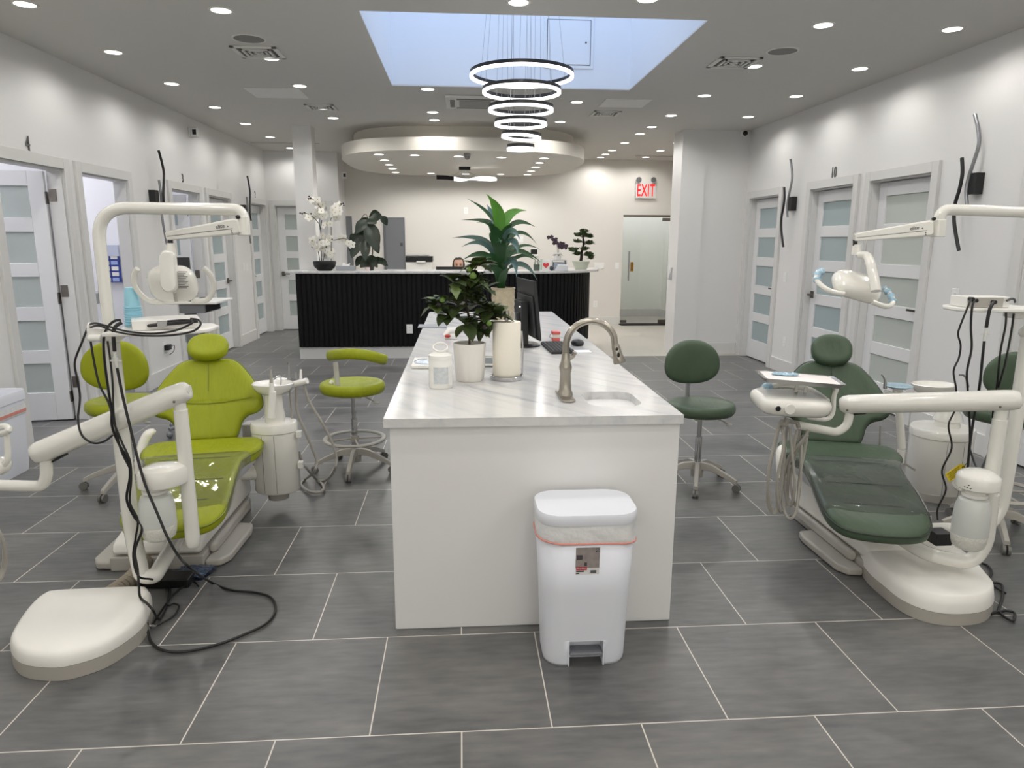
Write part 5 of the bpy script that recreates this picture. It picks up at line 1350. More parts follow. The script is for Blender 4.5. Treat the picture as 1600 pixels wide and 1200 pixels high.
def pillow(outline, c, f, top, bot, M, detail=None):
    """cushion: outline (x, y) shrunk in steps towards c; f(x, y, h) places it; top / bot = [(scale, h)]"""
    g = MB(); rs = []
    def ring(s_, h):
        return [M @ f(c[0]+(x-c[0])*s_, c[1]+(y-c[1])*s_, h+(detail(c[0]+(x-c[0])*s_, c[1]+(y-c[1])*s_, s_) if detail else 0)) for x, y in outline]
    for s_, h in bot: rs.append(ring(s_, h))
    for s_, h in top: rs.append(ring(s_, h))
    g.rings(rs); return g
SEAT = mirror_outline([(0, .30), (.14, .30), (.26, .29), (.305, .25), (.315, .17), (.30, .08), (.262, -.01), (.238, -.10), (.232, -.25), (.232, -.42), (.225, -.58), (.20, -.67), (.14, -.73), (0, -.75)])
BACK = mirror_outline([(0, .0), (.10, .0), (.145, .010), (.168, .055), (.185, .11), (.22, .145), (.27, .16), (.303, .19), (.30, .25), (.268, .33), (.215, .415), (.165, .475), (.115, .502), (.06, .508), (0, .505)])
def zprof(y):
    ks = [(-.80, .335), (-.72, .35), (-.55, .385), (-.35, .425), (-.1, .452), (.1, .452), (.25, .462), (.35, .475)]
    for (a, za), (b, zb) in zip(ks, ks[1:]):
        if y <= b: 
            k = max(0, (y-a)/(b-a)); return za+(zb-za)*k
    return ks[-1][1]
def gauss(d, s_): return math.exp(-(d/s_)**2)
def dental_chair(px, py, yaw, bx, by, vinyl, pipe, label, ht, hry, arm, zoff=0.):
    t = thing('dental_chair', (bx, by, 0), label, 'dental chair')
    M = Matrix.Translation((px, py, zoff)) @ Matrix.Rotation(yaw, 4, 'Z')
    B = Matrix.Translation((bx, by, 0))
    # base
    g = MB(); g.prism([(-.225, -.38), (.225, -.38), (.225, .42), (.16, .52), (-.16, .52), (-.225, .42)], 0, .075, B); g.build('base_plate', GREYP, t, bevel=.008)
    prof = [(-.375, .078), (-.375, .13), (-.33, .155), (-.18, .19), (.02, .285), (.24, .35), (.44, .35), (.5, .29), (.5, .078)]
    g = MB(); g.prism(prof, -.215, .215, B @ Matrix(((0, 0, 1, 0), (1, 0, 0, 0), (0, 1, 0, 0), (0, 0, 0, 1)))); g.build('base_housing', BASEW, t, bevel=.03, seg=4)
    for s_ in (-1, 1):
        g = MB(); g.prism([(s_*.225, -.37), (s_*.30, -.36), (s_*.335, -.30), (s_*.345, .02), (s_*.33, .10), (s_*.225, .12)][::s_], .003, .045, B); fp = g.build('foot_pad', GREYP, t, bevel=.014, seg=3)
        g = MB(); g.prism([(s_*.225, -.3), (s_*.262, -.28), (s_*.262, .30), (s_*.225, .34)][::s_], .045, .10, B); g.build('side_ridge', GREYP, fp, bevel=.02, seg=3)
    # lift arm and seat shell
    g = MB(); g.tube([M @ Vector((0, .25, .20)), M @ Vector((0, .05, .33)), M @ Vector((0, -.02, .38))], [.12, .12, .10], n=14, flat=1.2); g.build('lift_arm', BASEW, t)
    sf = lambda x, y, h: Vector((x, y, zprof(y)+h))
    so = refine(SEAT, 4)
    g = pillow(so, (0, -.15), sf, [(.92, -.055), (.5, -.05)], [(.3, -.16), (.62, -.15), (.78, -.11), (.9, -.07)], M); g.build('seat_shell', mat('shell_pale', (206, 208, 212), .35), t)
    top = [(1.0, -.008), (.992, .004), (.965, .012), (.90, .018), (.8, .018), (.65, .014), (.5, .012), (.35, .010), (.2, .010), (.08, .010), (.01, .010)]
    def sd(x, y, s_): 
        w_ = 1 if s_ < .95 else 0
        return w_*(-.007*gauss(y+.02, .012)-.006*gauss(y+.33, .012)-.006*gauss(y+.52, .010)*(1 if s_ < .9 else 0))
    def shell(x, y, s_): return sd(x, y, s_)
    g = pillow(so, (0, -.15), sf, top, [(.01, -.055), (.8, -.055), (.97, -.05), (1.0, -.036)], M, shell)
    seat = g.build('seat', vinyl, t, smooth=60)
    g = MB(); g.tube([M @ sf(x*1.003, (y+.15)*1.003-.15, -.004) for x, y in so], .005, n=6, closed=True, caps=False); g.build('piping', pipe, seat)
    fo = refine(mirror_outline([(0, .03), (.15, .03), (.268, .01), (.245, -.10), (.239, -.25), (.239, -.42), (.232, -.55), (.21, -.60), (0, -.615)]), 3)
    g = MB(); rs = []
    rnd = random.Random(4)
    for s_, h in [(1.0, -.035), (1.005, -.01), (.995, .010), (.96, .020), (.90, .024), (.8, .024), (.65, .020), (.5, .018), (.3, .016), (.1, .016), (.01, .016)]:
        rs.append([M @ sf(x*s_, -.28+(y+.28)*s_, h+rnd.uniform(-.0012, .0012)*(1 if .6 < s_ < .99 else .3)) for x, y in fo])
    g.rings(rs, caps=False); g.build('clear_cover', FILMC, t, smooth=80)
    # backrest
    tl = RAD(27)
    Mb = M @ Matrix.Translation((0, .355, .44)) @ Matrix.Rotation(pi/2-tl, 4, 'X')       # local x across, y up the back, z towards the patient's back... front
    bo = refine(BACK, 4)
    bf = lambda x, y, h: Vector((x, y, h - 0.55*x*x*-1.0*.9))
    def bd(x, y, s_):
        w_ = 1 if s_ < .95 else 0
        d = -.007*gauss(y-.225, .010)*(1 if s_ < .93 else 0)
        for kx in (-.085, .0, .085): d -= .0045*gauss(x-kx*(1+.6*abs(y-.22)/.25), .012)*gauss((y-.36) if y > .22 else (y-.09), .11)*(1 if s_ < .93 else 0)
        return d*w_
    btop = [(1.0, .01), (.992, .022), (.965, .033), (.92, .040), (.85, .043), (.75, .044), (.65, .044), (.5, .044), (.38, .044), (.26, .044), (.15, .044), (.06, .044), (.01, .044)]
    g = pillow(bo, (0, .26), bf, btop, [(.01, -.03), (.6, -.03), (.9, -.026), (.985, -.012), (1.0, .0)], Mb, bd); bk = g.build('backrest', vinyl, t, smooth=60)
    g = MB(); g.tube([Mb @ bf(x*1.004, .26+(y-.26)*1.004, .004) for x, y in bo], .006, n=6, closed=True, caps=False); g.build('piping', pipe, bk)
    g = pillow(bo, (0, .26), bf, [(.9, -.026), (.5, -.028)], [(.3, -.06), (.7, -.055), (.86, -.04)], Mb); g.build('back_shell', mat('shell_pale', (0, 0, 0)), t)
    g = MB(); g.box(-.07, .07, -.10, .06, -.06, -.025, Mb); g.build('back_hinge', mat('hinge_grey', (120, 120, 120), .5), t, bevel=.006)
    for yy, pat in ((.235, [-.25, -.17, -.08, 0, .08, .17, .25]),):
        g = MB(); g.tube([Mb @ bf(x_, yy-.012*cos(x_*9), .0425) for x_ in pat], .0021, n=6); g.build('seam', pipe, bk)
    g = MB(); g.tube([Mb @ bf(0, y_, .0425) for y_ in (.30, .36, .42, .47)], .0022, n=6); g.build('seam', pipe, bk)
    for yy, hw_ in ((-.06, .20), (-.34, .18), (-.53, .17)):
        g = MB(); g.tube([M @ sf(hw_*k_/4, yy, .0165-.003*abs(k_)/4) for k_ in range(-4, 5)], .0026, n=6); g.build('seam', pipe, seat)
    # headrest
    Mh = M @ Matrix.Translation((0, .355, .44)) @ Matrix.Rotation(pi/2-tl, 4, 'X') @ Matrix.Translation((0, .568, .055)) @ Matrix.Rotation(ht, 4, 'X')
    n_ = 32; ho = [(.117*math.copysign(abs(cos(a))**.85, cos(a)), hry*math.copysign(abs(sin(a))**.85, sin(a))) for a in [2*pi*i/n_ for i in range(n_)]]
    g = pillow(ho, (0, 0), lambda x, y, h: Vector((x, y, h)), [(1.0, 0), (.985, .016), (.93, .030), (.82, .040), (.65, .042), (.45, .038), (.25, .036), (.05, .035)], [(.05, -.035), (.5, -.035), (.85, -.028), (.97, -.014)], Mh); g.build('headrest', vinyl, t, smooth=180)
    g = MB(); g.cyl(Mh @ Vector((-.02, -.03, -.03)), Mb @ Vector((-.02, .45, -.02)), .008); g.cyl(Mh @ Vector((.02, -.03, -.03)), Mb @ Vector((.02, .45, -.02)), .008); g.build('headrest_bars', CHROME, t)
    if arm:
        g = MB(); g.tube(fillet([M @ Vector((arm*.30, .10, .33)), M @ Vector((arm*.36, .16, .42)), M @ Vector((arm*.37, .20, .60)), M @ Vector((arm*.36, .02, .62))], .06), [.024]*2+[.026]*14, n=12, flat=.7); g.build('armrest', BASEW, t)
    return t
# NOTE: Mb's local z must point to the front (towards -y of the chair)
LCH = dental_chair(-1.43, 3.75, RAD(9.5), -1.515, 3.72, GREEN, GREEND, 'lime green dental chair at left with a clear film over its seat', RAD(-20), .092, 0)
RCH = dental_chair(2.065, 3.49, RAD(-16.0), 2.18, 3.42, DKGRN, DKGRND, 'dark green dental chair at right with a clear film over its seat', RAD(4), .098, 0)

def floor_cover(sk, tp, name, label, hh, par=None):
    """D-shaped cover standing on the floor; sk = outline of the skirt on the floor plane"""
    out = [(p.x, p.y) for p in [P(u, v, Z=0) for u, v in sk]] + tp
    out = refine(out, 5)
    cx = sum(p[0] for p in out)/len(out); cy = sum(p[1] for p in out)/len(out); c = (cx, cy)
    g = MB(); g.stack(out, [(1.0, .001), (1.0, .054)], c=c)
    g2 = MB(); g2.stack(out, [(1.0, .056), (.998, .070), (.985, .090), (.955, hh-.008), (.90, hh-.001), (.6, hh), (.2, hh), (.01, hh)], c=c)
    t = thing(name, (cx, cy, 0), label, 'floor box') if par is None else par
    g.build('skirt' if par is None else 'cover_skirt', mat('skirt_grey', (170, 165, 156), .5), t); g2.build('cover' if par is None else 'front_cover', BASEW, t, smooth=60)
    return t
floor_cover([(20, 1029), (26, 1049), (41, 1059), (64, 1063.5), (97, 1064), (132, 1056), (167, 1043), (199, 1023), (223, 1002), (235, 982), (240, 958)], [(-1.385, 2.95), (-1.42, 2.985), (-1.60, 2.985), (-1.79, 2.975), (-1.825, 2.95), (-1.83, 2.88), (-1.81, 2.76)], 'floor_box', 'white D-shaped floor box before the lime chair with cords behind it', .112)
floor_cover([(1355, 911), (1380, 934), (1404, 953.5), (1433, 968), (1468, 977), (1506, 978), (1532, 974), (1545, 966), (1550, 953)], [(2.40, 2.83), (2.44, 2.95), (2.46, 3.07), (2.45, 3.15), (2.40, 3.19), (2.04, 3.19), (1.985, 3.15)], 'front_cover', '', .135, par=RCH)

def T(pts, r, name, m, par, n=14, fl=None, smooth_k=None):
    """tube through (u, v, depth) points"""
    q = [P(u, v, Y=Y) for u, v, Y in pts]
    if fl: q = fillet(q, fl)
    if smooth_k: q = smooth_path(q, smooth_k)
    g = MB(); g.tube(q, r, n=n); return g.build(name, m, par)

g = MB(); g.tube(smooth_path([P(218, 740, Y=3.9), P(219, 715, Y=3.92), P(224, 692, Y=3.95), P(233, 677, Y=3.97), P(243, 674, Y=4.0)], 5), [.026]*15+[.024, .022, .020, .018, .012, .008], n=12); g.build('armrest', BASEW, LCH)
g = MB(); g.tube(smooth_path([P(1222, 745, Y=3.55), P(1220, 722, Y=3.56), P(1221, 705, Y=3.58), P(1226, 696, Y=3.60)], 5), [.026]*12+[.022, .018, .014, .008], n=12); g.build('armrest', BASEW, RCH)
# ------------------------------------------------------------------ lamps over the chairs
def lamp_head(t, yoke_a, yoke_b, c, ax_r, ax_u, w_, h_, film):
    """yoke from a to b, head centred at c spanned by ax_r / ax_u"""
    ax_r = Vector(ax_r).normalized(); n_ = ax_r.cross(Vector(ax_u)).normalized(); ax_u = n_.cross(ax_r)
    M = Matrix(((ax_r.x, ax_u.x, n_.x, c.x), (ax_r.y, ax_u.y, n_.y, c.y), (ax_r.z, ax_u.z, n_.z, c.z), (0, 0, 0, 1)))
    out = rrect(w_, h_, min(w_, h_)*.38, 6)
    g = MB(); g.stack(out, [(.35, .040), (.75, .036), (.92, .024), (1.0, .006), (1.0, -.012), (.94, -.024), (.9, -.026)], M); hd = g.build('lamp_head', CREAM, t)
    g = MB(); g.stack(out, [(.88, -.0265), (.88, -.028)], M); g.build('lens', mat('lamp_lens', (210, 214, 216), .1, spec=.8), hd)
    for s_ in (-1, 1):
        pts = [M @ Vector((s_*w_*.30, -h_*.52, -.005)), M @ Vector((s_*w_*.62, -h_*.50, -.01)), M @ Vector((s_*w_*.82, -h_*.15, -.015)), M @ Vector((s_*w_*.80, h_*.22, -.015)), M @ Vector((s_*w_*.68, h_*.42, -.015))]
        g = MB(); g.tube(smooth_path(pts, 6), .0115, n=10); hn = g.build('handle', CREAM, hd)
        if film:
            g = MB(); g.tube(smooth_path(pts[2:], 6), [.014+.004*sin(i*1.7) for i in range(13)], n=10); g.build('blue_film', mat('blue_film', (170, 205, 226), .12, bump=(120, 1, .01), coat=1), hn)
    return hd, M
# left lamp
YL_ = 3.0
t = thing('dental_lamp', (-1.45, YL_, .1), 'cream dental lamp on a tall bent post beside the lime chair', 'dental lamp')
LX = -1.452
ztop = P(250, 325, Y=YL_).z; xr = P(379, 330, Y=YL_).x
low = [P(278, 832, Y=3.5), Vector((LX+.06, YL_+.04, .13)), Vector((LX, YL_, .19)), Vector((LX, YL_, 1.22))]
g = MB(); g.tube(fillet([P(285, 828, Y=3.42), Vector((LX+.075, YL_+.0, .135)), Vector((LX+.02, YL_, .14)), Vector((LX, YL_, .36)), Vector((LX, YL_, 1.22))], [.05, .06, .12]), .034, n=16); g.build('lower_post', CREAM, t)
g = MB(); g.tube(fillet([Vector((LX, YL_, 1.2)), Vector((LX, YL_, ztop)), Vector((xr, YL_, ztop-.004)), Vector((xr, YL_, ztop-.10))], [.13, .04], 10), .024, n=16); g.build('upper_post', CREAM, t)
g = MB(); g.lathe([(.034, 0), (.040, .01), (.040, .03), (.028, .045), (.024, .05)], (LX, YL_, 1.19)); g.build('collar', CREAM, t)
def swing_arm(t, A, B, hA, hB, w_, logo_at):
    d = (B-A).normalized(); up = Vector((0, 0, 1)); sd = d.cross(up).normalized(); uu = sd.cross(d)
    g = MB(); rs = []
    for k, (s_, hh) in enumerate([(0, hA*.8), (.04, hA), (.2, hA*.95), (.95, hB), (1.0, hB*.85)]):
        c_ = A+(B-A)*s_; hw = w_*(1-.25*s_)
        rs.append([c_+sd*x*hw/2+uu*z*hh/2 for x, z in ((-.8, -1), (.8, -1), (1, -.8), (1, .8), (.7, 1), (-.7, 1), (-1, .8), (-1, -.8))])
    g.rings(rs); ar = g.build('swing_arm', CREAM, t, smooth=30, bevel=.002)
    # side seam, screws
    g = MB(); fr = -1 if sd.y > 0 else 1
    s0 = A+(B-A)*.08-uu*hA*.12+sd*fr*(w_*.49); s1 = A+(B-A)*.98-uu*hB*.05+sd*fr*(w_*.375)
    g.tube([s0, s1], .0013, n=5)
    for s_, o_ in ((.1, -.25), (.14, .05), (.10, -.38)): g.ell(A+(B-A)*s_+uu*hA*o_+sd*fr*(w_*.48), (.003, .003, .003), n=8, k=6)
    g.build('seam', mat('seam_grey', (90, 88, 86), .5), ar)
    c_ = A+(B-A)*.24+uu*hA*.12+sd*fr*(w_*.47+.001)
    rx = -d if (-d).x > 0 else d
    text_mesh('elite', .022, 'logo_letters', mat('logo_grey', (70, 72, 76), .4), facing(c_, rx, uu), ar, extrude=.0005)
    return ar
A_, B_ = P(376, 353, Y=2.98), P(262, 369, Y=3.02)
g = MB(); g.prism(rrect(.045, .055, .015, 4, xr+.0, YL_), P(380, 368, Y=YL_).z, P(380, 338, Y=YL_).z); g.build('pivot_block', CREAM, t, bevel=.004)
swing_arm(t, A_, B_, .062, .036, .045, None)
g = MB(); g.cyl(B_+Vector((.008, 0, -.01)), B_+Vector((.01, 0, -.035)), .010); g.ell(A_+Vector((-.005, -.01, .035)), (.010, .01, .008)); g.build('pivot_caps', BLACK, t)
g = MB(); g.lathe([(.017, 0), (.019, -.02), (.020, -.05)][::-1], B_+Vector((.01, 0, -.028))); g.build('pivot', CREAM, t)
ya, yb_ = P(265, 392, Y=3.02), P(264, 457, Y=2.98)
M_ = facing((ya+yb_)/2, (1, 0, 0), (0, (yb_-ya).y*-1, 1)); hl = (ya-yb_).length
g = MB(); g.stack(rrect(.062, hl, .03, 6), [(.9, -.018), (1, -.008), (1, .012), (.9, .022), (.5, .025)], M_); g.build('yoke', CREAM, t)
hd, Mh_ = lamp_head(t, ya, yb_, P(270, 444, Y=3.06), (1, 0, .02), (0, -.35, 1), .195, .155, False)
g = MB()
cc_ = P(286, 437, Y=3.0)
for i in range(11): g.box(cc_.x-.024, cc_.x+.020-.007*(i % 3), cc_.y-.001, cc_.y, cc_.z+.030-.0065*i, cc_.z+.033-.0065*i)
g.build('printed_label', mat('label_print', (96, 96, 98), .6), hd)
g = MB(); g.tube([P(273, 456, Y=2.99), P(275, 470, Y=3.03)], .007, n=8); g.build('bracket', GREYP, t)

# right lamp
YR = 3.0
t = thing('dental_lamp', (2.56, YR, .1), 'cream dental lamp with blue-filmed handles over the dark green chair', 'dental lamp')
RX = P(1582, 690, Y=YR).x
ztop = P(1540, 332, Y=YR).z; xl = P(1468, 340, Y=YR).x
g = MB(); g.tube(fillet([P(1405, 828, Y=3.2), P(1490, 826, Y=3.05), Vector((RX-.10, YR, .235)), Vector((RX-.005, YR, .34)), Vector((RX, YR, .60)), Vector((RX, YR, 1.22))], [.08, .10, .14, .2]), .031, n=16); g.build('lower_post', CREAM, t)
g = MB(); g.tube(fillet([Vector((RX, YR, 1.2)), Vector((RX, YR, ztop)), Vector((xl, YR, ztop+.012)), Vector((xl, YR, ztop-.09))], [.13, .045], 10), .024, n=16); g.build('upper_post', CREAM, t)
g = MB(); g.lathe([(.032, 0), (.040, .01), (.040, .03), (.028, .045), (.024, .05)], (RX, YR, 1.19)); g.build('collar', CREAM, t)
g = MB(); g.prism(rrect(.05, .055, .015, 4, xl+.0, YR), P(1466, 370, Y=YR).z, P(1466, 343, Y=YR).z); g.build('pivot_block', CREAM, t, bevel=.004)
A_, B_ = P(1455, 356, Y=2.99), P(1334, 371, Y=3.05)
swing_arm(t, A_, B_, .068, .036, .045, None)
g = MB(); g.cyl(B_+Vector((.008, 0, -.01)), B_+Vector((.01, 0, -.035)), .010); g.ell(A_+Vector((.0, -.01, .038)), (.010, .01, .008)); g.build('pivot_caps', BLACK, t)
g = MB(); g.lathe([(.017, 0), (.019, -.02), (.020, -.045)][::-1], B_+Vector((.018, 0, -.030))); g.build('pivot', CREAM, t)
ypts = [P(1338, 398, Y=3.04), P(1354, 400, Y=3.02), P(1361, 415, Y=2.98), P(1369, 455, Y=2.93)]
rs = []
sp = smooth_path(ypts, 5); g = MB()
g.tube(sp, [.018+.010*min(1, i/5) for i in range(len(sp))], n=14, flat=.7, up=(1, 0, 0)); g.build('yoke', CREAM, t)
hd, Mh_ = lamp_head(t, None, None, P(1338, 447, Y=3.05), (.96, -.12, -.26), (.2, .75, .55), .215, .15, True)

# ------------------------------------------------------------------ delivery units with water bottle
def bottle(t, c, r, h, zb, cap_label=None):
    g = MB(); g.lathe([(.001, 0), (r*.72, 0), (r*.86, .012), (r*.93, .03), (r, .07), (r, h*.55), (r*.94, h*.72), (r*.82, h*.82), (r*.55, h*.86), (r*.55, h), (.001, h)], (c.x, c.y, zb), n=30); bo = g.build('water_bottle', mat('bottle_milky', (218, 220, 216), .3, trans=.15), t)
    g = MB(); g.lathe([(r*.995, .065), (r*1.01, .062), (r*.945, .028), (r*.87, .010)][::-1], (c.x, c.y, zb), n=30, caps=False); g.build('bottle_band', mat('bottle_band', (208, 206, 198), .5, bump=(90, .8, .006)), bo)
    g = MB(); g.lathe([(r*.55, h*.87), (r*.70, h*.88), (r*.72, h*.93), (r*.58, h*.94), (r*.58, h*1.02)], (c.x, c.y, zb), n=30); g.build('bottle_neck', WHITE, bo)
    return bo
YD_ = 3.0
t = thing('delivery_unit', (-1.2, YD_, .25), 'cream delivery arm with a milky water bottle in front of the lime chair', 'delivery unit')
pX = P(292, 745, Y=YD_).x
ztp = P(284, 640, Y=YD_).z; zbt = P(300, 855, Y=YD_).z
g = MB(); g.lathe([(.008, zbt), (.024, zbt+.006), (.030, zbt+.022), (.0315, zbt+.05), (.029, ztp)], (pX, YD_, 0), n=18); g.build('post', CREAM, t)
g = MB(); g.lathe([(.024, ztp-.002), (.024, ztp+.045)], (pX, YD_, 0)); g.build('post_neck', CREAM, t)
g = MB(); A_, B_ = P(285, 613, Y=3.0), P(57, 709, Y=2.95); dd_ = (B_-A_).normalized()
g.tube([A_-dd_*.034, A_-dd_*.026, A_-dd_*.01, A_+dd_*.03, B_-dd_*.02, B_+dd_*.005, B_+dd_*.016], [.022, .036, .043, .0455, .047, .042, .025], n=22); ar = g.build('arm', CREAM, t, smooth=60)
for q_ in ((272, 628), (65, 721)):
    g = MB(); e_ = P(q_[0], q_[1], Y=2.952); g.ell(e_, (.0055, .004, .0055), n=10, k=6); g.build('screw', HINGE, ar)
g = MB(); e_ = P(297, 609, Y=2.99); g.lathe([(.001, 0), (.020, 0), (.022, -.006)], e_, M=Matrix.Rotation(RAD(90), 4, 'Y') @ Matrix.Rotation(RAD(0), 4, 'X')); g.build('end_cap', CREAM, ar)
T([(72, 718, 2.95), (73, 745, 2.95), (66, 760, 2.95), (-60, 757, 2.95)], .024, 'elbow_tube', CREAM, t, fl=.045)
g = MB(); e0 = P(80, 722, Y=2.95)
for k in range(3): g.tube([e0+Vector((0, .0, .0)), e0+Vector((.02+.01*k, .0, .012+.004*k)), e0+Vector((.05+.008*k, .01, .03+.002*k))], .0045, n=6)
g.build('cables', BLACK, t)
T([(-5, 668, 2.72), (8, 666, 2.70), (14, 672, 2.68), (0, 678, 2.7), (-10, 676, 2.7)], .012, 'tray_bracket', CREAM, t, smooth_k=4)
T([(10, 672, 2.7), (12, 705, 2.7), (10, 722, 2.7), (-10, 738, 2.72)], .011, 'bracket_tube', CREAM, t, smooth_k=4)
g = MB(); g.ell(P(0, 728, Y=2.72), (.035, .05, .035)); g.build('bracket_knob', CREAM, t)
for k in range(2): T([(-4-5*k, 738, 2.72), (-12-3*k, 780, 2.66), (-6, 820, 2.6), (6, 850, 2.6), (8-3*k, 885, 2.62), (-4, 908, 2.6), (-22, 890, 2.6), (-32-4*k, 820, 2.64), (-30, 745, 2.72)], .007, 'hose', HOSE, t, n=8, smooth_k=5)
# bottle housing
hc_ = P(250, 748, Y=2.93)
g = MB(); zl, zh = P(250, 762, Y=2.9).z, P(250, 740, Y=2.9).z
ho_ = [(hc_.x-.085, 2.93), (hc_.x-.075, 2.885), (hc_.x-.03, 2.865), (hc_.x+.05, 2.88), (pX+.01, 2.95), (pX+.01, 3.02), (hc_.x+.02, 3.03), (hc_.x-.06, 3.0)]
ho_ = refine(ho_, 4)
g.stack(ho_, [(.98, zl), (1.0, zl+.006), (1.0, zh-.002), (.93, zh+.010), (.72, zh+.021), (.4, zh+.026), (.02, zh+.027)], c=(hc_.x, 2.945)); g.build('bottle_housing', CREAM, t, smooth=28)
bc = P(246, 800, Y=2.94); zb = P(246, 851, Y=2.87).z
bottle(t, Vector((bc.x, 2.94, 0)), .073, zl-zb-.005, zb)

# right unit
t = thing('delivery_unit', (2.35, 2.8, .2), 'cream delivery arm with instrument head and milky water bottle at the dark green chair', 'delivery unit')
YQ = 2.8
pX = P(1562, 660, Y=YQ).x
ztp = P(1564, 655, Y=YQ).z
g = MB(); g.tube([P(1549, 790, Y=2.8), Vector((pX, YQ, .52)), Vector((pX, YQ, ztp))], .030, n=18); g.build('post', CREAM, t)
g = MB(); g.lathe([(.026, ztp-.002), (.026, ztp+.045)], (pX, YQ, 0)); g.build('post_neck', CREAM, t)
A_, B_ = P(1583, 625, Y=2.78), P(1316, 632, Y=3.12); dd_ = (B_-A_).normalized()
g = MB(); g.tube([A_-dd_*.03, A_-dd_*.022, A_-dd_*.0, A_+dd_*.03, B_-dd_*.03, B_-dd_*.004, B_+dd_*.012], [.026, .038, .044, .0455, .0445, .040, .028], n=22); ar = g.build('arm', CREAM, t, smooth=60)
for q_, YY in (((1563, 636), 2.74), ((1324, 641), 3.06)):
    g = MB(); g.ell(P(q_[0], q_[1], Y=YY), (.0055, .004, .0055), n=10, k=6); g.build('screw', HINGE, ar)
T([(1328, 645, 3.1), (1324, 665, 3.1), (1308, 676, 3.1), (1245, 664, 3.05)], .020, 'elbow_tube', CREAM, t, fl=.04)
g = MB(); e0 = P(1334, 648, Y=3.08)
for k in range(3): g.tube([e0, e0+Vector((.02, 0, .004+.004*k)), e0+Vector((.05, -.01, .008+.002*k))], .0045, n=6)
g.build('cables', BLACK, t)
# instrument head
zc = P(1240, 632, Y=2.95).z
hM = Matrix.Translation((P(1243, 632, Y=2.97).x, 3.03, zc)) @ Matrix.Rotation(RAD(-8), 4, 'Z') @ Matrix.Rotation(RAD(2), 4, 'Y')
out = rrect(.31, .30, .07, 6)
g = MB(); g.stack(out, [(.55, -.050), (.86, -.046), (.96, -.030), (1.0, -.008), (1.0, .006), (.96, .020), (.86, .030), (.6, .034), (.2, .035)], hM); hd = g.build('instrument_head', CREAM, t, smooth=60)
g = MB(); g.tube(smooth_path([hM @ Vector((-.10, .10, .025)), hM @ Vector((.0, .13, .045)), hM @ Vector((.12, .10, .035)), hM @ Vector((.16, -.02, .01))], 6), .014, n=10); g.build('rear_rail', CREAM, hd)
g = MB(); g.lathe([(.001, .004), (.011, .004), (.012, 0)], hM @ Vector((-.095, -.151, -.008)), M=Matrix.Rotation(RAD(90), 4, 'X')); g.build('gauge', BLACK, hd)
g = MB(); g.lathe([(.001, .006), (.022, .006), (.024, 0)], hM @ Vector((-.045, -.150, -.008)), M=Matrix.Rotation(RAD(90), 4, 'X')); g.build('control_dial', CREAM, hd)
# tray on its bracket
T([(1310, 596, 3.0), (1308, 606, 3.0), (1303, 620, 3.0), (1301, 645, 3.0), (1290, 655, 3.0), (1262, 652, 3.0)], .0105, 'tray_bracket', CREAM, t, smooth_k=5)
g = MB(); g.ell(P(1306, 601, Y=3.0), (.022, .022, .016)); g.build('bracket_knob', CREAM, t)
g = MB(); e0, e1 = P(1258, 612, Y=3.06), P(1258, 603, Y=3.06)
g.tube([P(1243, 612, Y=3.05), P(1246, 600, Y=3.05)], .008, n=8); g.tube([P(1257, 614, Y=3.05), P(1260, 604, Y=3.05)], .008, n=8); g.build('tray_support', CREAM, t)
g = MB(); tM = Matrix.Translation(P(1248, 592, Y=3.02)) @ Matrix.Rotation(RAD(-13), 4, 'Z') @ Matrix.Rotation(RAD(3), 4, 'Y') 
tr = rrect(.355, .215, .02, 4)
g.stack(tr, [(.90, -.012), (1.0, .008), (.985, .008), (.90, -.008), (.02, -.008)], tM)
tt = solo(g, 'instrument_tray', STEEL, 'rectangular instrument tray wrapped in film above the instrument head at right', 'tray')
g = MB(); g.stack(tr, [(.88, -.0075), (.88, .006), (.8, .009), (.02, .010)], tM); lo_ = tt.location.copy()
def child(g, nm, m, par, **k): 
    o = g.build(nm, m, par, off=par.location, **k); return o
child(g, 'paper_liner', mat('tray_paper', (236, 228, 226), .6, bump=(20, .4, .01)), tt)
g = MB()
for k in range(4): g.ell(tM @ Vector((-.09+.02*k, .01*(k % 2)+.0, .017)), (.035, .02, .008), n=10, k=6)
child(g, 'blue_wrap', mat('blue_film', (0, 0, 0)), tt)
g = MB(); g.ell(P(1199, 605, Y=3.15), (.028, .03, .022)); g.build('filmed_handle', mat('blue_film', (0, 0, 0)), t)
g = MB(); g.ell(P(1199, 612, Y=3.16), (.028, .03, .02)); g.build('handle_knob', CREAM, t)
T([(1232, 654, 2.98), (1226, 662, 2.98), (1220, 660, 2.98)], .016, 'hose_holder', HOSE, t, n=10)
T([(1232, 658, 3.0), (1246, 660, 3.0), (1248, 668, 3.0)], .010, 'hose_holder', HOSE, t, n=10)
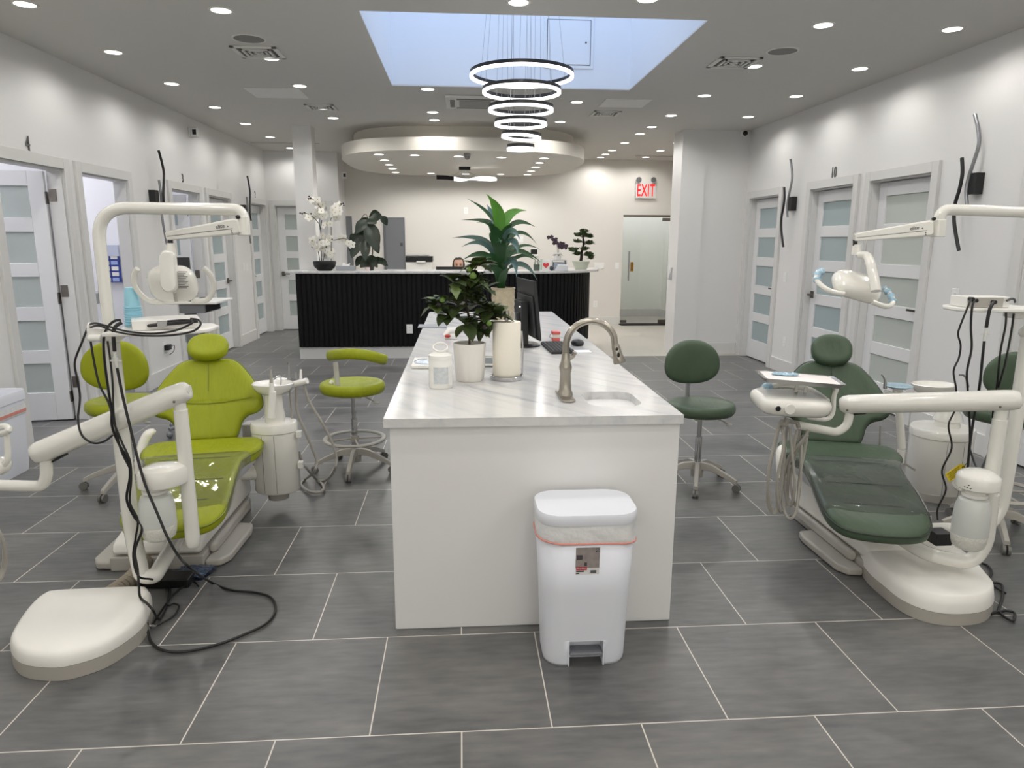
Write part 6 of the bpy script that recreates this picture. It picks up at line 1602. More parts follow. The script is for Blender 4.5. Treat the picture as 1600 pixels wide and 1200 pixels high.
for pl_ in ([(1218, 665), (1212, 690), (1203, 730), (1199, 780), (1206, 800), (1214, 795), (1222, 750), (1226, 700), (1222, 668)],
            [(1222, 665), (1224, 700), (1214, 750), (1216, 790), (1222, 800), (1230, 780), (1232, 730), (1240, 700), (1245, 672)],
            [(1230, 664), (1226, 700), (1220, 760), (1226, 800), (1236, 810), (1245, 795), (1250, 740), (1258, 700), (1262, 672)],
            [(1234, 668), (1238, 710), (1242, 760), (1236, 790), (1228, 775), (1226, 740), (1244, 705), (1262, 680)],
            [(1216, 665), (1208, 700), (1200, 745), (1204, 790), (1212, 800), (1218, 770), (1230, 720), (1252, 690), (1264, 672)],
            [(1250, 672), (1246, 700), (1236, 740), (1238, 775), (1244, 790), (1250, 760), (1252, 700), (1255, 680)]):
    k_ = rnd.uniform(-.04, .04)
    q_ = smooth_path([P(u, v, Y=3.0+k_*sin(i)) for i, (u, v) in enumerate(pl_)], 6); g = MB(); g.tube(q_, .0068, n=8); g.build('hose', HOSE, t)
# bottle housing
hx_ = P(1527, 762, Y=2.74).x; zl, zh = P(1527, 772, Y=2.66).z, P(1527, 756, Y=2.66).z
ho_ = [(hx_+.085*cos(a), 2.74+.085*sin(a)) for a in [2*pi*i/36 for i in range(36)]]
g = MB(); g.stack(ho_, [(.96, zl), (1.0, zl+.004), (1.0, zh), (.95, zh+.010), (.8, zh+.021), (.55, zh+.031), (.25, zh+.036), (.02, zh+.037)], c=(hx_, 2.74)); hs_ = g.build('bottle_housing', CREAM, t, smooth=28)
g = MB(); g.tube(fillet([P(1402, 838, Y=3.05), P(1450, 868, Y=2.86), P(1518, 880, Y=2.80), P(1540, 850, Y=2.80), P(1549, 772, Y=2.80)], [.1, .08, .09], 8), .033, n=14); g.build('housing_column', CREAM, t)
bc = P(1517, 815, Y=2.73); zb = P(1512, 866, Y=2.66).z
bottle(t, Vector((bc.x, 2.73, 0)), .071, zl-zb-.003, zb)
g = MB(); lp = P(1511, 760, Y=2.652)
for dx, dz in ((-.012, .0), (.0, -.004), (.006, .005), (.016, -.010)): g.box(lp.x+dx-.003, lp.x+dx+.003, lp.y-.003, lp.y, lp.z+dz-.0015, lp.z+dz+.0015)
g.build('printed_marks', BLACK, hs_)
# tubes of the right unit beside the lime chair's power block
g = MB(); c_ = P(1466, 840, Y=2.95); g.box(c_.x-.03, c_.x+.05, 2.92, 3.0, c_.z-.03, c_.z+.03); g.build('junction_box', BLACK, RCH, bevel=.004)

# ------------------------------------------------------------------ cuspidors
def cuspidor(x, y, z0, z1, r, ry, label, kind):
    t = thing('cuspidor', (x, y, z0), label, 'cuspidor')
    def el(poly_r, z): return [Vector((x+r*poly_r*cos(2*pi*j/36), y+ry*poly_r*sin(2*pi*j/36), z)) for j in range(36)]
    h = z1-z0
    g = MB(); g.rings([el(s_, z) for s_, z in ((.95, z0), (1.0, z0+.01), (1.0, z1-.06), (1.0, z1-.055))]); b_ = g.build('body', CREAM, t, smooth=50)
    g = MB(); g.rings([el(s_, z) for s_, z in ((1.02, z1-.052), (1.02, z1-.01), (.98, z1), (.3, z1+.004))]); g.build('top_cover', CREAM, t, smooth=50)
    g = MB()
    for a in (-112, -80): g.cyl((x+r*1.001*cos(RAD(a)), y+ry*1.001*sin(RAD(a)), z0+.01), (x+r*1.001*cos(RAD(a)), y+ry*1.001*sin(RAD(a)), z1-.06), .0012, n=5)
    g.build('seams', mat('seam_grey', (0, 0, 0)), b_)
    if z0 > .03:
        g = MB(); g.lathe([(.001, -.055), (.06, -.055), (.068, 0), (.001, 0)], (x, y, z0)); g.build('drain_cap', GREYP, t)
    return t
cx_, cy_ = P(432, 720, Y=4.15).x, 4.15
z0, z1 = P(432, 775, Y=4.03).z, P(432, 662, Y=4.1).z
t = cuspidor(cx_, cy_, z0, z1, .133, .115, 'white oval cuspidor with a spit bowl between the lime chair and the lime stool', 1)
nx_ = P(428, 650, Y=4.12).x
bz = P(428, 612, Y=4.1).z
g = MB(); g.lathe([(.058, z1), (.056, z1+.02), (.060, z1+.035), (.052, z1+.10), (.050, bz-.02), (.02, bz-.01)], (nx_, 4.14, 0), n=28); g.build('neck', CREAM, t)
g = MB(); g.lathe([(.02, -.02), (.06, -.012), (.10, .01), (.118, .035), (.122, .052), (.116, .056), (.108, .04), (.08, .015), (.02, .004), (.001, .003)], (nx_, 4.14, bz-.01), n=36, M=Matrix.Diagonal((1, .8, 1, 1))); g.build('bowl', mat('bowl_porcelain', (236, 234, 230), .1, coat=1), t)
g = MB(); g.tube(smooth_path([(nx_+.03, 4.2, bz+.02), (nx_+.035, 4.19, bz+.07), (nx_+.02, 4.17, bz+.075), (nx_+.005, 4.15, bz+.06)], 5), .005, n=8); g.build('water_spout', CHROME, t)
g = MB(); g.tube([P(424, 652, Y=4.0), P(426, 612, Y=4.0)], [.024, .020], n=12); g.tube([P(425, 612, Y=4.0), P(424, 598, Y=4.0)], [.016, .013], n=10); g.build('suction_handpiece', WHITE, t)
g = MB(); g.tube([P(424, 602, Y=4.0), P(424, 590, Y=4.0), P(423, 577, Y=4.0)], [.012, .009, .004], n=10); g.build('suction_tip', GREYP, t)
T([(436, 604, 4.25), (460, 600, 4.22), (480, 595, 4.2)], .0185, 'holder_bar', WHITE, t)
g = MB(); cb = P(436, 596, Y=4.28); g.lathe([(.001, -.02), (.02, -.018), (.035, 0), (.048, .014), (.044, .016), (.02, .002), (.001, .0)], cb, n=24); g.build('cup_filler_bowl', WHITE, t)
for (u, v, h_) in ((470, 594, 17), (463, 592, 10), (452, 592, 24)):
    g = MB(); g.tube([P(u, v, Y=4.22), P(u, v-h_, Y=4.22)], [.009, .006], n=8); g.build('instrument', STEEL if u < 465 else WHITE, t)
g = MB(); g.tube([P(452, 572, Y=4.22), P(449, 566, Y=4.22)], .003, n=6); g.build('instrument_tip', CHROME, t)
for pl_ in ([(463, 600), (464, 640), (475, 670), (488, 700), (495, 722), (490, 738), (478, 748), (470, 756), (480, 766), (494, 770), (505, 766), (504, 757), (494, 748), (482, 735), (472, 720), (467, 705)],
            [(475, 600), (482, 625), (500, 655), (516, 685), (526, 715), (522, 735), (512, 748), (498, 752)],
            [(452, 600), (455, 640), (457, 660)]):
    q_ = [P(u, v, Y=4.22) if v < 745 else P(u, v, Z=.02) for u, v in pl_]
    g = MB(); g.tube(smooth_path(q_, 5), .0085 if len(pl_) > 4 else .006, n=8); g.build('hose', HOSE, t)
g = MB(); g.tube([(cx_-.12, 4.12, P(400, 740, Y=4.1).z), (-1.42, 3.95, P(375, 735, Y=4.0).z)], .045, n=14); g.build('mounting_arm', BASEW, t)
for dz in (0, -.19):
    g = MB(); e = P(468, 678, Y=4.12); g.box(e.x-.02, e.x+.012, 4.1, 4.14, e.z-.02+dz, e.z+.02+dz); g.build('side_hook', CREAM, t, bevel=.004)
# small grey waste tank behind
g = MB(); g.prism(rrect(.10, .12, .03, 4, P(395, 710, Y=4.3).x, 4.32), .18, .50); g.build('side_tank', GREYP, t, bevel=.012)

z1 = P(1480, 672, Y=4.05).z
t = cuspidor(3.06, 4.13, .0, z1, .185, .175, 'large white oval cuspidor on the floor behind the right delivery arm', 2)
g = MB(); g.rings([[Vector((3.06+.188*cos(2*pi*j/36), 4.13+.178*sin(2*pi*j/36), z)) for j in range(36)] for z in (.001, .05)]); g.build('skirt', GREYP, t)
nx_ = P(1488, 655, Y=4.1).x; bz = P(1480, 612, Y=4.1).z
g = MB(); g.lathe([(.075, z1), (.07, z1+.03), (.085, z1+.045), (.075, z1+.08), (.055, z1+.11), (.05, bz-.03), (.02, bz-.02)], (nx_, 4.14, 0), n=28); g.build('neck', CREAM, t)
g = MB(); bxx = P(1462, 608, Y=4.1).x; g.lathe([(.02, -.05), (.06, -.04), (.11, -.01), (.13, .02), (.135, .035), (.128, .038), (.118, .02), (.08, -.01), (.001, -.02)], (bxx, 4.12, bz+.01), n=36, M=Matrix.Diagonal((1, .8, 1, 1))); g.build('bowl', CREAM, t)
g = MB(); g.tube(smooth_path([P(1513, 605, Y=4.1), P(1510, 592, Y=4.1), P(1505, 586, Y=4.1), P(1499, 586, Y=4.1)], 5), .007, n=8); g.build('water_spout', STEEL, t)
# assistant's holder arm right of the dark green backrest
t = thing('assistant_arm', P(1405, 700, Y=3.9), 'white assistant arm with a blue-filmed cup bowl right of the dark green backrest', 'instrument arm')
T([(1409, 700, 3.9), (1405, 645, 3.9), (1403, 618, 3.9)], [.024, .022, .018], 'column', CREAM, t)
g = MB(); cb = P(1403, 606, Y=3.9); g.lathe([(.001, -.05), (.018, -.045), (.03, -.01), (.07, .012), (.066, .016), (.02, .0), (.001, 0)], cb, n=24); g.build('cup_filler_bowl', WHITE, t)
g = MB(); g.lathe([(.02, .012), (.074, .018), (.08, .014), (.06, .002)], cb, n=24); g.build('blue_film', mat('blue_film', (0, 0, 0)), t)
g = MB(); g.tube(smooth_path([P(1383, 607, Y=3.9), P(1383, 597, Y=3.9), P(1381, 590, Y=3.9), P(1377, 585, Y=3.9)], 4), [.011, .011, .010, .009, .008, .007, .006, .005, .005, .004, .004, .004, .004], n=8); g.build('suction_tip', STEEL, t)
g = MB(); a_ = P(1403, 618, Y=3.9); g.tube([P(1382, 612, Y=3.9), a_], .012, n=8); g.build('holder_bar', CREAM, t)
g = MB(); a_ = P(1376, 665, Y=3.95); g.tube([a_, P(1374, 700, Y=3.95), (2.75, 3.9, .25)], .006, n=8); g.build('hose', HOSE, t)
g = MB(); a_ = P(1409, 700, Y=3.9); g.tube([a_+Vector((0, 0, -.01)), (a_.x, 3.9, .30)], .024, n=10); g.build('support_tube', CREAM, t)

# ------------------------------------------------------------------ stools
def caster(t, x, y, a):
    g = MB(); d = Vector((cos(a), sin(a), 0))
    for s_ in (-1, 1):
        c_ = Vector((x, y, .026))+d*s_*.011
        g.cyl(c_-d*.007, c_+d*.007, .025, n=14)
    w_ = g.build('caster', GREYP, t, bevel=0)
    return w_
def stool(x, y, yaw, seat_z, m, label, kind, ring, rleg=.27, back=None, a0=0.):
    t = thing('stool', (x, y, 0), label, 'stool', None)
    FR = mat('stool_frame', (168, 164, 156), .4)
    g = MB(); g.lathe([(.001, .055), (.04, .06), (.042, .12), (.030, .15), (.001, .15)], (x, y, 0)); g.build('hub', FR, t)
    for k in range(5):
        a = a0+2*pi*k/5; d = Vector((cos(a), sin(a), 0)); o = Vector((x, y, 0))
        rs = []
        sd = Vector((-d.y, d.x, 0))
        for s_, z_, hh, w_ in ((.02, .135, .055, .046), (.35, .135, .042, .040), (.75, .095, .032, .036), (1.0, .064, .026, .034)):
            c_ = o+d*rleg*s_+Vector((0, 0, z_)); rs.append([c_-sd*w_/2-Vector((0, 0, hh/2)), c_+sd*w_/2-Vector((0, 0, hh/2)), c_+sd*w_*.35+Vector((0, 0, hh/2)), c_-sd*w_*.35+Vector((0, 0, hh/2))])
        g = MB(); g.rings(rs); lg = g.build('leg', FR, t, bevel=.004)
        g = MB(); ca = o+d*rleg; 
        for s_ in (-1, 1):
            c_ = ca+Vector((0, 0, .026))+sd*s_*.012; g.cyl(c_-sd*.007, c_+sd*.007, .0255, n=14)
        g.build('caster', mat('caster_grey', (110, 108, 104), .5), lg)
    g = MB(); g.cyl((x, y, .14), (x, y, .14+(seat_z-.2)*.55), .022); g.build('outer_column', CHROME, t)
    g = MB(); g.cyl((x, y, .14+(seat_z-.2)*.5), (x, y, seat_z-.08), .015); g.build('gas_column', STEEL, t)
    if ring:
        g = MB(); zr = ring; g.tube([(x+.205*cos(2*pi*j/40), y+.205*sin(2*pi*j/40), zr) for j in range(40)], .011, n=8, closed=True, caps=False, flat=1.6)
        for k in range(4):
            a = a0+.3+pi/2*k; g.cyl((x, y, zr), (x+.2*cos(a), y+.2*sin(a), zr-.004), .007, n=8)
        g.lathe([(.03, zr-.02), (.03, zr+.025)], (x, y, 0)); g.build('foot_ring', FR, t)
    R = Matrix.Translation((x, y, 0)) @ Matrix.Rotation(yaw, 4, 'Z')
    g = MB(); g.box(-.07, .07, -.09, .09, seat_z-.085, seat_z-.06, R); g.tube([R @ Vector((.06, -.02, seat_z-.075)), R @ Vector((.13, -.06, seat_z-.10)), R @ Vector((.16, -.07, seat_z-.115))], .005, n=6); g.ell(R @ Vector((.17, -.075, seat_z-.12)), (.022, .015, .008)); g.build('mechanism', mat('mech_pale', (190, 188, 180), .4), t)
    g = MB()
    out = [(.226*cos(2*pi*i/40), .212*sin(2*pi*i/40)) for i in range(40)]
    g.stack(out, [(.80, seat_z-.062), (.93, seat_z-.055), (.99, seat_z-.035), (1.0, seat_z-.015), (.97, seat_z+.008), (.90, seat_z+.018), (.75, seat_z+.016), (.55, seat_z+.006), (.35, seat_z+.001), (.1, seat_z), (.01, seat_z)], R); g.build('seat', m, t, smooth=180)
    return t, R
xs, ys = -.765, 4.88
sz = P(553, 600, Y=4.88).z
t, R_ = stool(xs, ys, 0, sz, GREEN, 'lime green stool with a curved arm bar and foot ring beside the island', 1, P(553, 685, Y=4.88).z, .285, a0=RAD(-92))
q_ = [P(u, v, Y=Y) for u, v, Y in ((513, 556, 4.86), (528, 554, 4.70), (552, 553, 4.63), (578, 556, 4.66), (597, 561, 4.78), (601, 562, 4.84))]
sp = smooth_path(q_, 6); g = MB(); g.tube(sp, [.022]+[.036]*(len(sp)-2)+[.022], n=16, flat=.62, up=(0, 0, 1)); g.build('arm_bar', GREEN, t, smooth=180)
g = MB(); a_, b_ = P(524, 566, Y=4.82), P(528, 606, Y=4.80); g.cyl(a_, b_, .017); g.cyl(b_, (b_.x+.02, 4.84, sz-.07), .02); g.tube([(b_.x+.02, 4.84, sz-.07), (xs, ys, sz-.075)], .014, n=8); g.build('arm_post', mat('mech_pale', (0, 0, 0)), t)
g = MB(); g.ell(P(518, 598, Y=4.82), (.016, .012, .018)); g.build('knob', WHITE, t)
# backed stools
def backed(x, y, sz, m, label, bc, bw, bh, facing_yaw, a0, Yb, rleg=.27, ring=None):
    t, R_ = stool(x, y, facing_yaw, sz, m, label, 2, ring, rleg, a0=a0)
    n_ = 44; out = []
    for i in range(n_):
        a = 2*pi*i/n_; ca, sa = cos(a), sin(a)
        k = 1-.10*max(0, sa)*1.0+.04*min(0, sa)
        out.append((bw*math.copysign(abs(ca)**.88, ca)*(1-.10*sa), bh*math.copysign(abs(sa)**.88, sa)))
    M_ = facing(bc, Matrix.Rotation(facing_yaw, 3, 'Z') @ Vector((1, 0, 0)), (0, 0, 1))
    g = pillow(out, (0, 0), lambda x_, y_, h: Vector((x_, y_, h+x_*x_*.9)), [(1.0, .006), (.985, .018), (.93, .028), (.8, .034), (.5, .036), (.2, .036), (.03, .036)], [(.03, -.02), (.6, -.02), (.9, -.016), (.985, -.006)], M_); g.build('backrest', m, t, smooth=180)
    rear = Matrix.Rotation(facing_yaw, 3, 'Z') @ Vector((0, -1, 0))
    bcv = Vector(bc)
    pz = bcv-M_.to_3x3() @ Vector((0, 0, .028))
    g = MB(); g.tube(fillet([pz+Vector((0, 0, -.03)), Vector((pz.x, pz.y, sz-.055)), Vector((x, y, sz-.075))], .05), .015, n=8, flat=1.5); g.build('back_post', STEEL, t)
    return t
bc = P(1079, 565, Y=4.58)
backed(1.575, 4.42, P(1095, 632, Y=4.42).z, DKGRN, 'dark green stool with a rounded backrest right of the island', bc, .188, .150, 0.0, RAD(-110), 4.6)
bc = P(184, 571, Y=4.55)
backed(-2.19, 4.60, P(185, 628, Y=4.6).z, GREEN, 'lime green stool with a rounded backrest at far left behind the post', bc, .205, .16, 0.0, RAD(-100), 4.5, rleg=.29)
backed(2.97, 3.50, P(1560, 640, Y=3.5).z, DKGRN, 'dark green stool mostly cut off at the right edge', Vector((3.2, 3.75, .86)), .17, .14, RAD(-40), RAD(-116), 4.5, ring=.26, rleg=.28)
# ------------------------------------------------------------------ trays, boxes and cords at the posts
YT = 3.0
zt = P(240, 517, Y=2.93).z
t = thing('post_tray', (-1.3, YT, zt-.02), 'white shelf clamped to the left lamp post under the control box', 'tray')
xa, xb = P(180, 515, Y=YT).x, P(326, 508, Y=YT).x
g = MB(); g.prism([(xa, 2.88), (xb-.14, 2.90), (xb-.02, 2.98), (xb, 3.03), (xb, 3.13), (xb-.05, 3.2), (xa, 3.16)], zt-.018, zt); g.build('shelf', WHITE, t, bevel=.006)
g = MB(); g.box(LX-.03, xa+.02, YT-.035, YT+.035, zt-.045, zt-.005); g.lathe([(.041, -.05), (.043, -.048), (.043, .0), (.041, .002)], (LX, YT, zt)); g.build('clamp', WHITE, t, bevel=.004)
g = MB(); a_ = P(141, 515, Y=2.95); g.box(a_.x-.006, LX, 2.93, 2.97, zt-.03, zt+.01); g.ell(a_, (.010, .02, .030)); g.cyl((a_.x, 2.93, zt-.028), (a_.x+.05, 2.93, zt-.028), .014); g.build('instrument_holder', WHITE, t, bevel=.003)
fl_ = P(206, 512, Y=2.92); zt2 = zt+.040
bM = Matrix.Translation((fl_.x, 2.92, 0)) @ Matrix.Rotation(RAD(24), 4, 'Z')
bx_ = thing('control_box', (fl_.x+.1, 3.0, zt), 'white control box with a black pen on the left post shelf', 'control box')
g = MB(); g.box(0, .255, 0, .175, zt+.001, zt2, bM); g.build('housing', WHITE, bx_, bevel=.003)
g = MB(); g.box(-.001, 0, .006, .168, zt+.004, zt2-.004, bM); g.build('socket_panel', GREYP, bx_)
pa, pb = bM @ Vector((.055, -.010, zt+.020)), bM @ Vector((.245, -.009, zt+.030))
g = MB(); g.tube([pa, pa+(pb-pa)*.03, pa+(pb-pa)*.6, pb], [.004, .0068, .0075, .0065], n=10); pn = solo(g, 'scanner_pen', BLACK, 'black pen-shaped sensor clipped to the front of the left control box', 'pen')
g = MB(); cM = bM @ Matrix.Translation((.11, -.004, zt+.024)); g.box(-.018, .018, -.016, .004, -.010, .013, cM); g.build('pen_clip', STEEL, bx_, bevel=.001)
# cups
cu = P(208, 488, Y=3.10); r_ = .0365
zc_ = zt
zt3 = P(206, 449, Y=3.10).z
CUP = mat('cup_blue', (158, 212, 232), .5)
tg = []
n_c = 10
for i in range(n_c):
    zz = zc_+.001+(.052 if i else 0)+ (zt3-zc_-.052-.09)*(i-1)/(n_c-2)*(1 if i else 0)
    if i == 0: continue
g0 = None
zs_ = [zt+.001, zt+.0045+.006] 
k_n = 9; step = (zt3-(zt+.001)-.085)/(k_n-1)
for i in range(k_n):
    zb_ = zt+.001+step*i; rr = 1.0 if i < 3 else .93
    g = MB(); g.lathe([(.035*rr, 0), (.0385*rr, .001), (.0385*rr, .0035), (.034*rr, .006), (.026*rr, .083), (.024*rr, .085), (.001, .085)], (cu.x, 3.10, zb_), n=24, caps=False)
    o = solo(g, 'paper_cup', CUP, 'upside-down light blue cup, %s in the stack on the left post shelf' % (('lowest', 'second from bottom', 'third from bottom', 'fourth from bottom', 'middle', 'fourth from top', 'third from top', 'second from top', 'topmost')[i]), 'cup', 'light blue cups stacked on the post shelf')
def cord(pts, r, label, name='cord', m=RUBBER, k=7, parts=None):
    q_ = [P(u, v, Y=d) if d > 0 else P(u, v, Z=-d) for u, v, d in pts]
    g = MB(); g.tube(smooth_path(q_, k), r, n=8); return solo(g, name, m, label, 'cord', None)
cord([(189, 500, 2.94), (178, 502, 2.93), (168, 512, 2.92), (162, 530, 2.92), (163, 560, 2.92), (168, 600, 2.92), (174, 640, 2.92), (175, 665, 2.92), (184, 690, 2.92), (200, 720, 2.92), (203, 745, 2.92), (198, 780, 2.92), (210, 808, 2.91), (222, 825, 2.88), (211, 860, 2.86), (215, 890, 2.84), (217, 914, 2.82), (219, 933, -.120), (231, 944, -.118), (240, 955, -.095), (244, 963, -.04), (250, 967, -.008), (258, 953, -.008), (265, 930, -.008), (263, 912, -.008), (252, 900, -.008)], .0052, 'black cord from the left control box down behind the bottle to the floor box')
cord([(190, 504, 2.92), (178, 515, 2.90), (179, 549, 2.90)], .0075, 'short thick black cable from the left control box down to a clear connector')
g = MB(); a_, b_ = P(179, 550, Y=2.9), P(183, 574, Y=2.9)
g.tube([a_, a_*.7+b_*.3, a_*.68+b_*.32, a_*.4+b_*.6, b_], [.006, .007, .010, .009, .007], n=10); m_ = a_*.45+b_*.55; g.box(m_.x-.022, m_.x+.022, m_.y-.003, m_.y+.003, m_.z-.003, m_.z+.003)
solo(g, 'cable_connector', mat('clear_connector', (214, 214, 208), .25), 'pale plastic cable connector hanging before the left post', 'connector')
cord([(183, 575, 2.9), (192, 620, 2.9), (204, 670, 2.89), (216, 720, 2.87), (228, 760, 2.85), (245, 800, 2.83), (262, 840, 2.81), (280, 870, 2.82), (300, 890, 2.85), (330, 910, -.012), (360, 922, -.010), (400, 926, -.010), (425, 935, -.010), (430, 955, -.010), (415, 975, -.010), (380, 992, -.010), (340, 1007, -.010), (290, 1018, -.010), (255, 1016, -.010), (236, 1003, -.010), (232, 988, -.025)], .0058, 'thick black cord looping over the floor tiles before the lime chair')
cord([(140, 507, 2.95), (150, 505, 2.9), (170, 510, 2.86), (200, 518, 2.85), (240, 521, 2.84), (275, 516, 2.84), (298, 506, 2.85), (300, 502, 2.87), (290, 500, 2.9), (262, 502, 2.92)], .0042, 'thin black pen cord looped along the front of the left shelf')
cord([(140, 512, 2.95), (155, 509, 2.88), (180, 518, 2.85), (220, 524, 2.83), (265, 524, 2.83), (300, 518, 2.84), (313, 508, 2.86), (310, 500, 2.88), (298, 498, 2.9)], .0042, 'second thin black cord looped along the front of the left shelf')
cord([(137, 512, 2.94), (128, 535, 2.92), (117, 565, 2.92), (120, 590, 2.92), (125, 620, 2.92), (122, 655, 2.90), (128, 680, 2.88), (145, 692, 2.87), (162, 690, 2.87), (176, 680, 2.87)], .0045, 'thin black cord bowing out left of the post over the cream arm')
cord([(141, 528, 2.94), (146, 560, 2.93), (155, 600, 2.92), (170, 630, 2.9), (178, 660, 2.9), (190, 690, 2.9), (203, 720, 2.9), (205, 750, 2.9), (203, 785, 2.9), (215, 812, 2.9), (212, 840, 2.9), (208, 870, 2.88), (216, 900, 2.86), (236, 905, 2.95), (252, 910, -.02), (262, 925, -.012), (262, 945, -.012), (272, 943, -.012), (280, 948, -.012), (272, 962, -.012), (255, 972, -.012), (243, 978, -.012)], .0045, 'thin black cord running straight down the left post to the floor box')
cord([(168, 533, 2.91), (172, 560, 2.91), (176, 600, 2.91), (178, 650, 2.905), (188, 700, 2.90), (202, 730, 2.9)], .0042, 'thin black cord hanging close beside the left post middle')
cord([(205, 1010, -.008), (225, 992, -.010), (235, 980, -.012), (270, 930, -.012), (300, 910, -.012), (310, 916, -.012)], .0045, 'short black cord on the floor behind the floor box')
g = MB(); c_ = P(232, 978, Z=.03); g.cyl(c_+Vector((-.02, 0, 0)), c_+Vector((.03, .0, .0)), .006, n=8); g.cyl(c_+Vector((0, 0, -.025)), c_+Vector((0, 0, .03)), .006, n=8); g.ell(c_+Vector((-.015, .005, .02)), (.008, .008, .008))
solo(g, 'water_valve', CHROME, 'small chrome valve at the right edge of the floor box', 'valve')
g = MB(); q_ = [P(192, 925, Z=.05), P(205, 905, Z=.05), P(232, 872, Z=.05), P(250, 850, Z=.06)]; q_[0] = Vector((-1.58, 3.02, .05)); sp = smooth_path(q_, 12)
g.tube(sp, [.040 if i % 2 else .034 for i in range(len(sp))], n=16)
solo(g, 'corrugated_hose', mat('beige_hose', (150, 140, 124), .6), 'thick beige corrugated hose between the floor box and the lime chair', 'hose', smooth=0)
c_ = P(255, 905, Z=.03); g = MB(); g.box(c_.x-.10, c_.x+.13, c_.y-.04, c_.y+.06, .001, .045); solo(g, 'power_block', RUBBER, 'flat black power block on the floor behind the floor box', 'power block', bevel=.006)
c_ = P(300, 893, Z=.02); g = MB(); rn = random.Random(1)
n_ = 12; vs = []
for i in range(n_):
    for j in range(n_):
        x_ = (i/(n_-1)-.5)*.17; y_ = (j/(n_-1)-.5)*.12
        vs.append((c_.x+x_+.3*y_, c_.y+y_, .012+.022*math.exp(-((x_/.06)**2+(y_/.05)**2))+rn.uniform(0, .014)))
fs = [(i*n_+j, (i+1)*n_+j, (i+1)*n_+j+1, i*n_+j+1) for i in range(n_-1) for j in range(n_-1)]
g.add(vs, fs); g.add([(a, b, .002) for a, b, c__ in [tuple(v) for v in vs]], [tuple(reversed(f)) for f in fs])
solo(g, 'film_bag', mat('navy_film', (46, 62, 88), .12, coat=1, bump=(90, 1, .01)), 'crumpled dark blue plastic bag on the floor before the lime chair', 'bag', smooth=0)

# right side shelf, box and cords
zt = P(1545, 481, Y=2.95).z
t = thing('post_tray', (2.45, 3.0, zt-.02), 'white shelf clamped to the right lamp post under its control box', 'tray')
xa, xb = P(1493, 472, Y=3.0).x, RX-.02
g = MB(); g.prism([(xa+.02, 2.93), (xb, 2.90), (xb, 3.12), (xa+.04, 3.14), (xa, 3.08), (xa, 2.98)], zt-.018, zt); g.build('shelf', WHITE, t, bevel=.006)
g = MB(); g.box(xb-.09, RX+.04, YT-.035, YT+.035, zt-.05, zt-.018); g.lathe([(.034, -.05), (.045, -.048), (.045, .0), (.034, .002)], (RX, YT, zt)); g.build('clamp', WHITE, t, bevel=.004)
bx_ = thing('control_box', (2.38, 3.0, zt), 'white control box with black plugs on the right post shelf', 'control box')
x0_, x1_ = P(1514, 470, Y=2.95).x, P(1578, 470, Y=2.95).x; zt2 = P(1540, 464, Y=2.95).z
bM = Matrix.Translation(((x0_+x1_)/2, 3.01, 0)) @ Matrix.Rotation(RAD(-4), 4, 'Z'); hw = (x1_-x0_)/2
g = MB(); g.box(-hw, hw, -.06, .06, zt+.001, zt2, bM); g.build('housing', WHITE, bx_, bevel=.003)
g = MB(); g.box(-hw+.006, hw-.03, -.0612, -.06, zt+.004, zt2-.003, bM); g.build('socket_panel', GREYP, bx_)
for (u, v) in ((1517.5, 467), (1523.5, 469.5), (1552.5, 472)):
    g = MB(); c_ = P(u, v, Y=2.94); g.cyl(c_+Vector((0, .012, 0)), c_+Vector((0, -.012, 0)), .0085, n=10); g.build('plug', BLACK, bx_)
g = MB(); g.tube(smooth_path([P(1573, 470, Y=2.93), P(1580, 467, Y=2.93), P(1585, 468, Y=2.93), P(1586, 473, Y=2.93)], 5), .005, n=8); g.build('loose_plug', DGREY, bx_)
cord([(1517, 468, 2.92), (1512, 480, 2.9), (1500, 510, 2.9), (1497, 523, 2.9), (1501, 540, 2.9), (1498, 560, 2.9), (1490, 580, 2.9), (1494, 610, 2.98), (1492, 640, 3.1), (1482, 665, 3.1), (1487, 700, 3.1), (1472, 735, 3.1), (1478, 765, 3.1), (1465, 795, 3.1), (1465, 812, 3.12)], .0042, 'thin black cord falling from the right control box, leftmost of its cords')
cord([(1523, 470, 2.92), (1519, 480, 2.9), (1517, 510, 2.9), (1518, 545, 2.9), (1511, 580, 2.9), (1512, 610, 2.95), (1515, 660, 3.05), (1515, 700, 3.05), (1511, 745, 3.0)], .0048, 'black cord falling from the right control box, second from the left')
cord([(1552, 473, 2.92), (1546, 485, 2.9), (1541, 512, 2.9)], .0075, 'short thick black cable from the right control box to its clear connector')
g = MB(); a_, b_ = P(1541, 513, Y=2.9), P(1538, 532, Y=2.9)
g.tube([a_, a_*.7+b_*.3, a_*.68+b_*.32, a_*.4+b_*.6, b_], [.005, .006, .008, .007, .006], n=10); m_ = a_*.5+b_*.5; g.box(m_.x-.02, m_.x+.02, m_.y-.002, m_.y+.002, m_.z-.002, m_.z+.002)
solo(g, 'cable_connector', mat('clear_connector', (0, 0, 0)), 'pale plastic cable connector hanging under the right control box', 'connector')
cord([(1538, 533, 2.9), (1535, 560, 2.9), (1531, 600, 2.92), (1524, 640, 3.0), (1516, 690, 3.0), (1511, 745, 2.98)], .0058, 'thick black cord below the clear connector at the right unit')
cord([(1572, 486, 2.95), (1571, 510, 2.95), (1563, 550, 2.95), (1558, 600, 2.98), (1552, 640, 3.0), (1549, 690, 3.0), (1541, 715, 2.95), (1531, 738, 2.85)], .0045, 'black cord nearest the right post, hanging from the shelf')
cord([(1584, 490, 2.95), (1580, 520, 2.95), (1570, 570, 2.95), (1560, 605, 2.98)], .0045, 'black cord hanging from the right end of the right shelf')
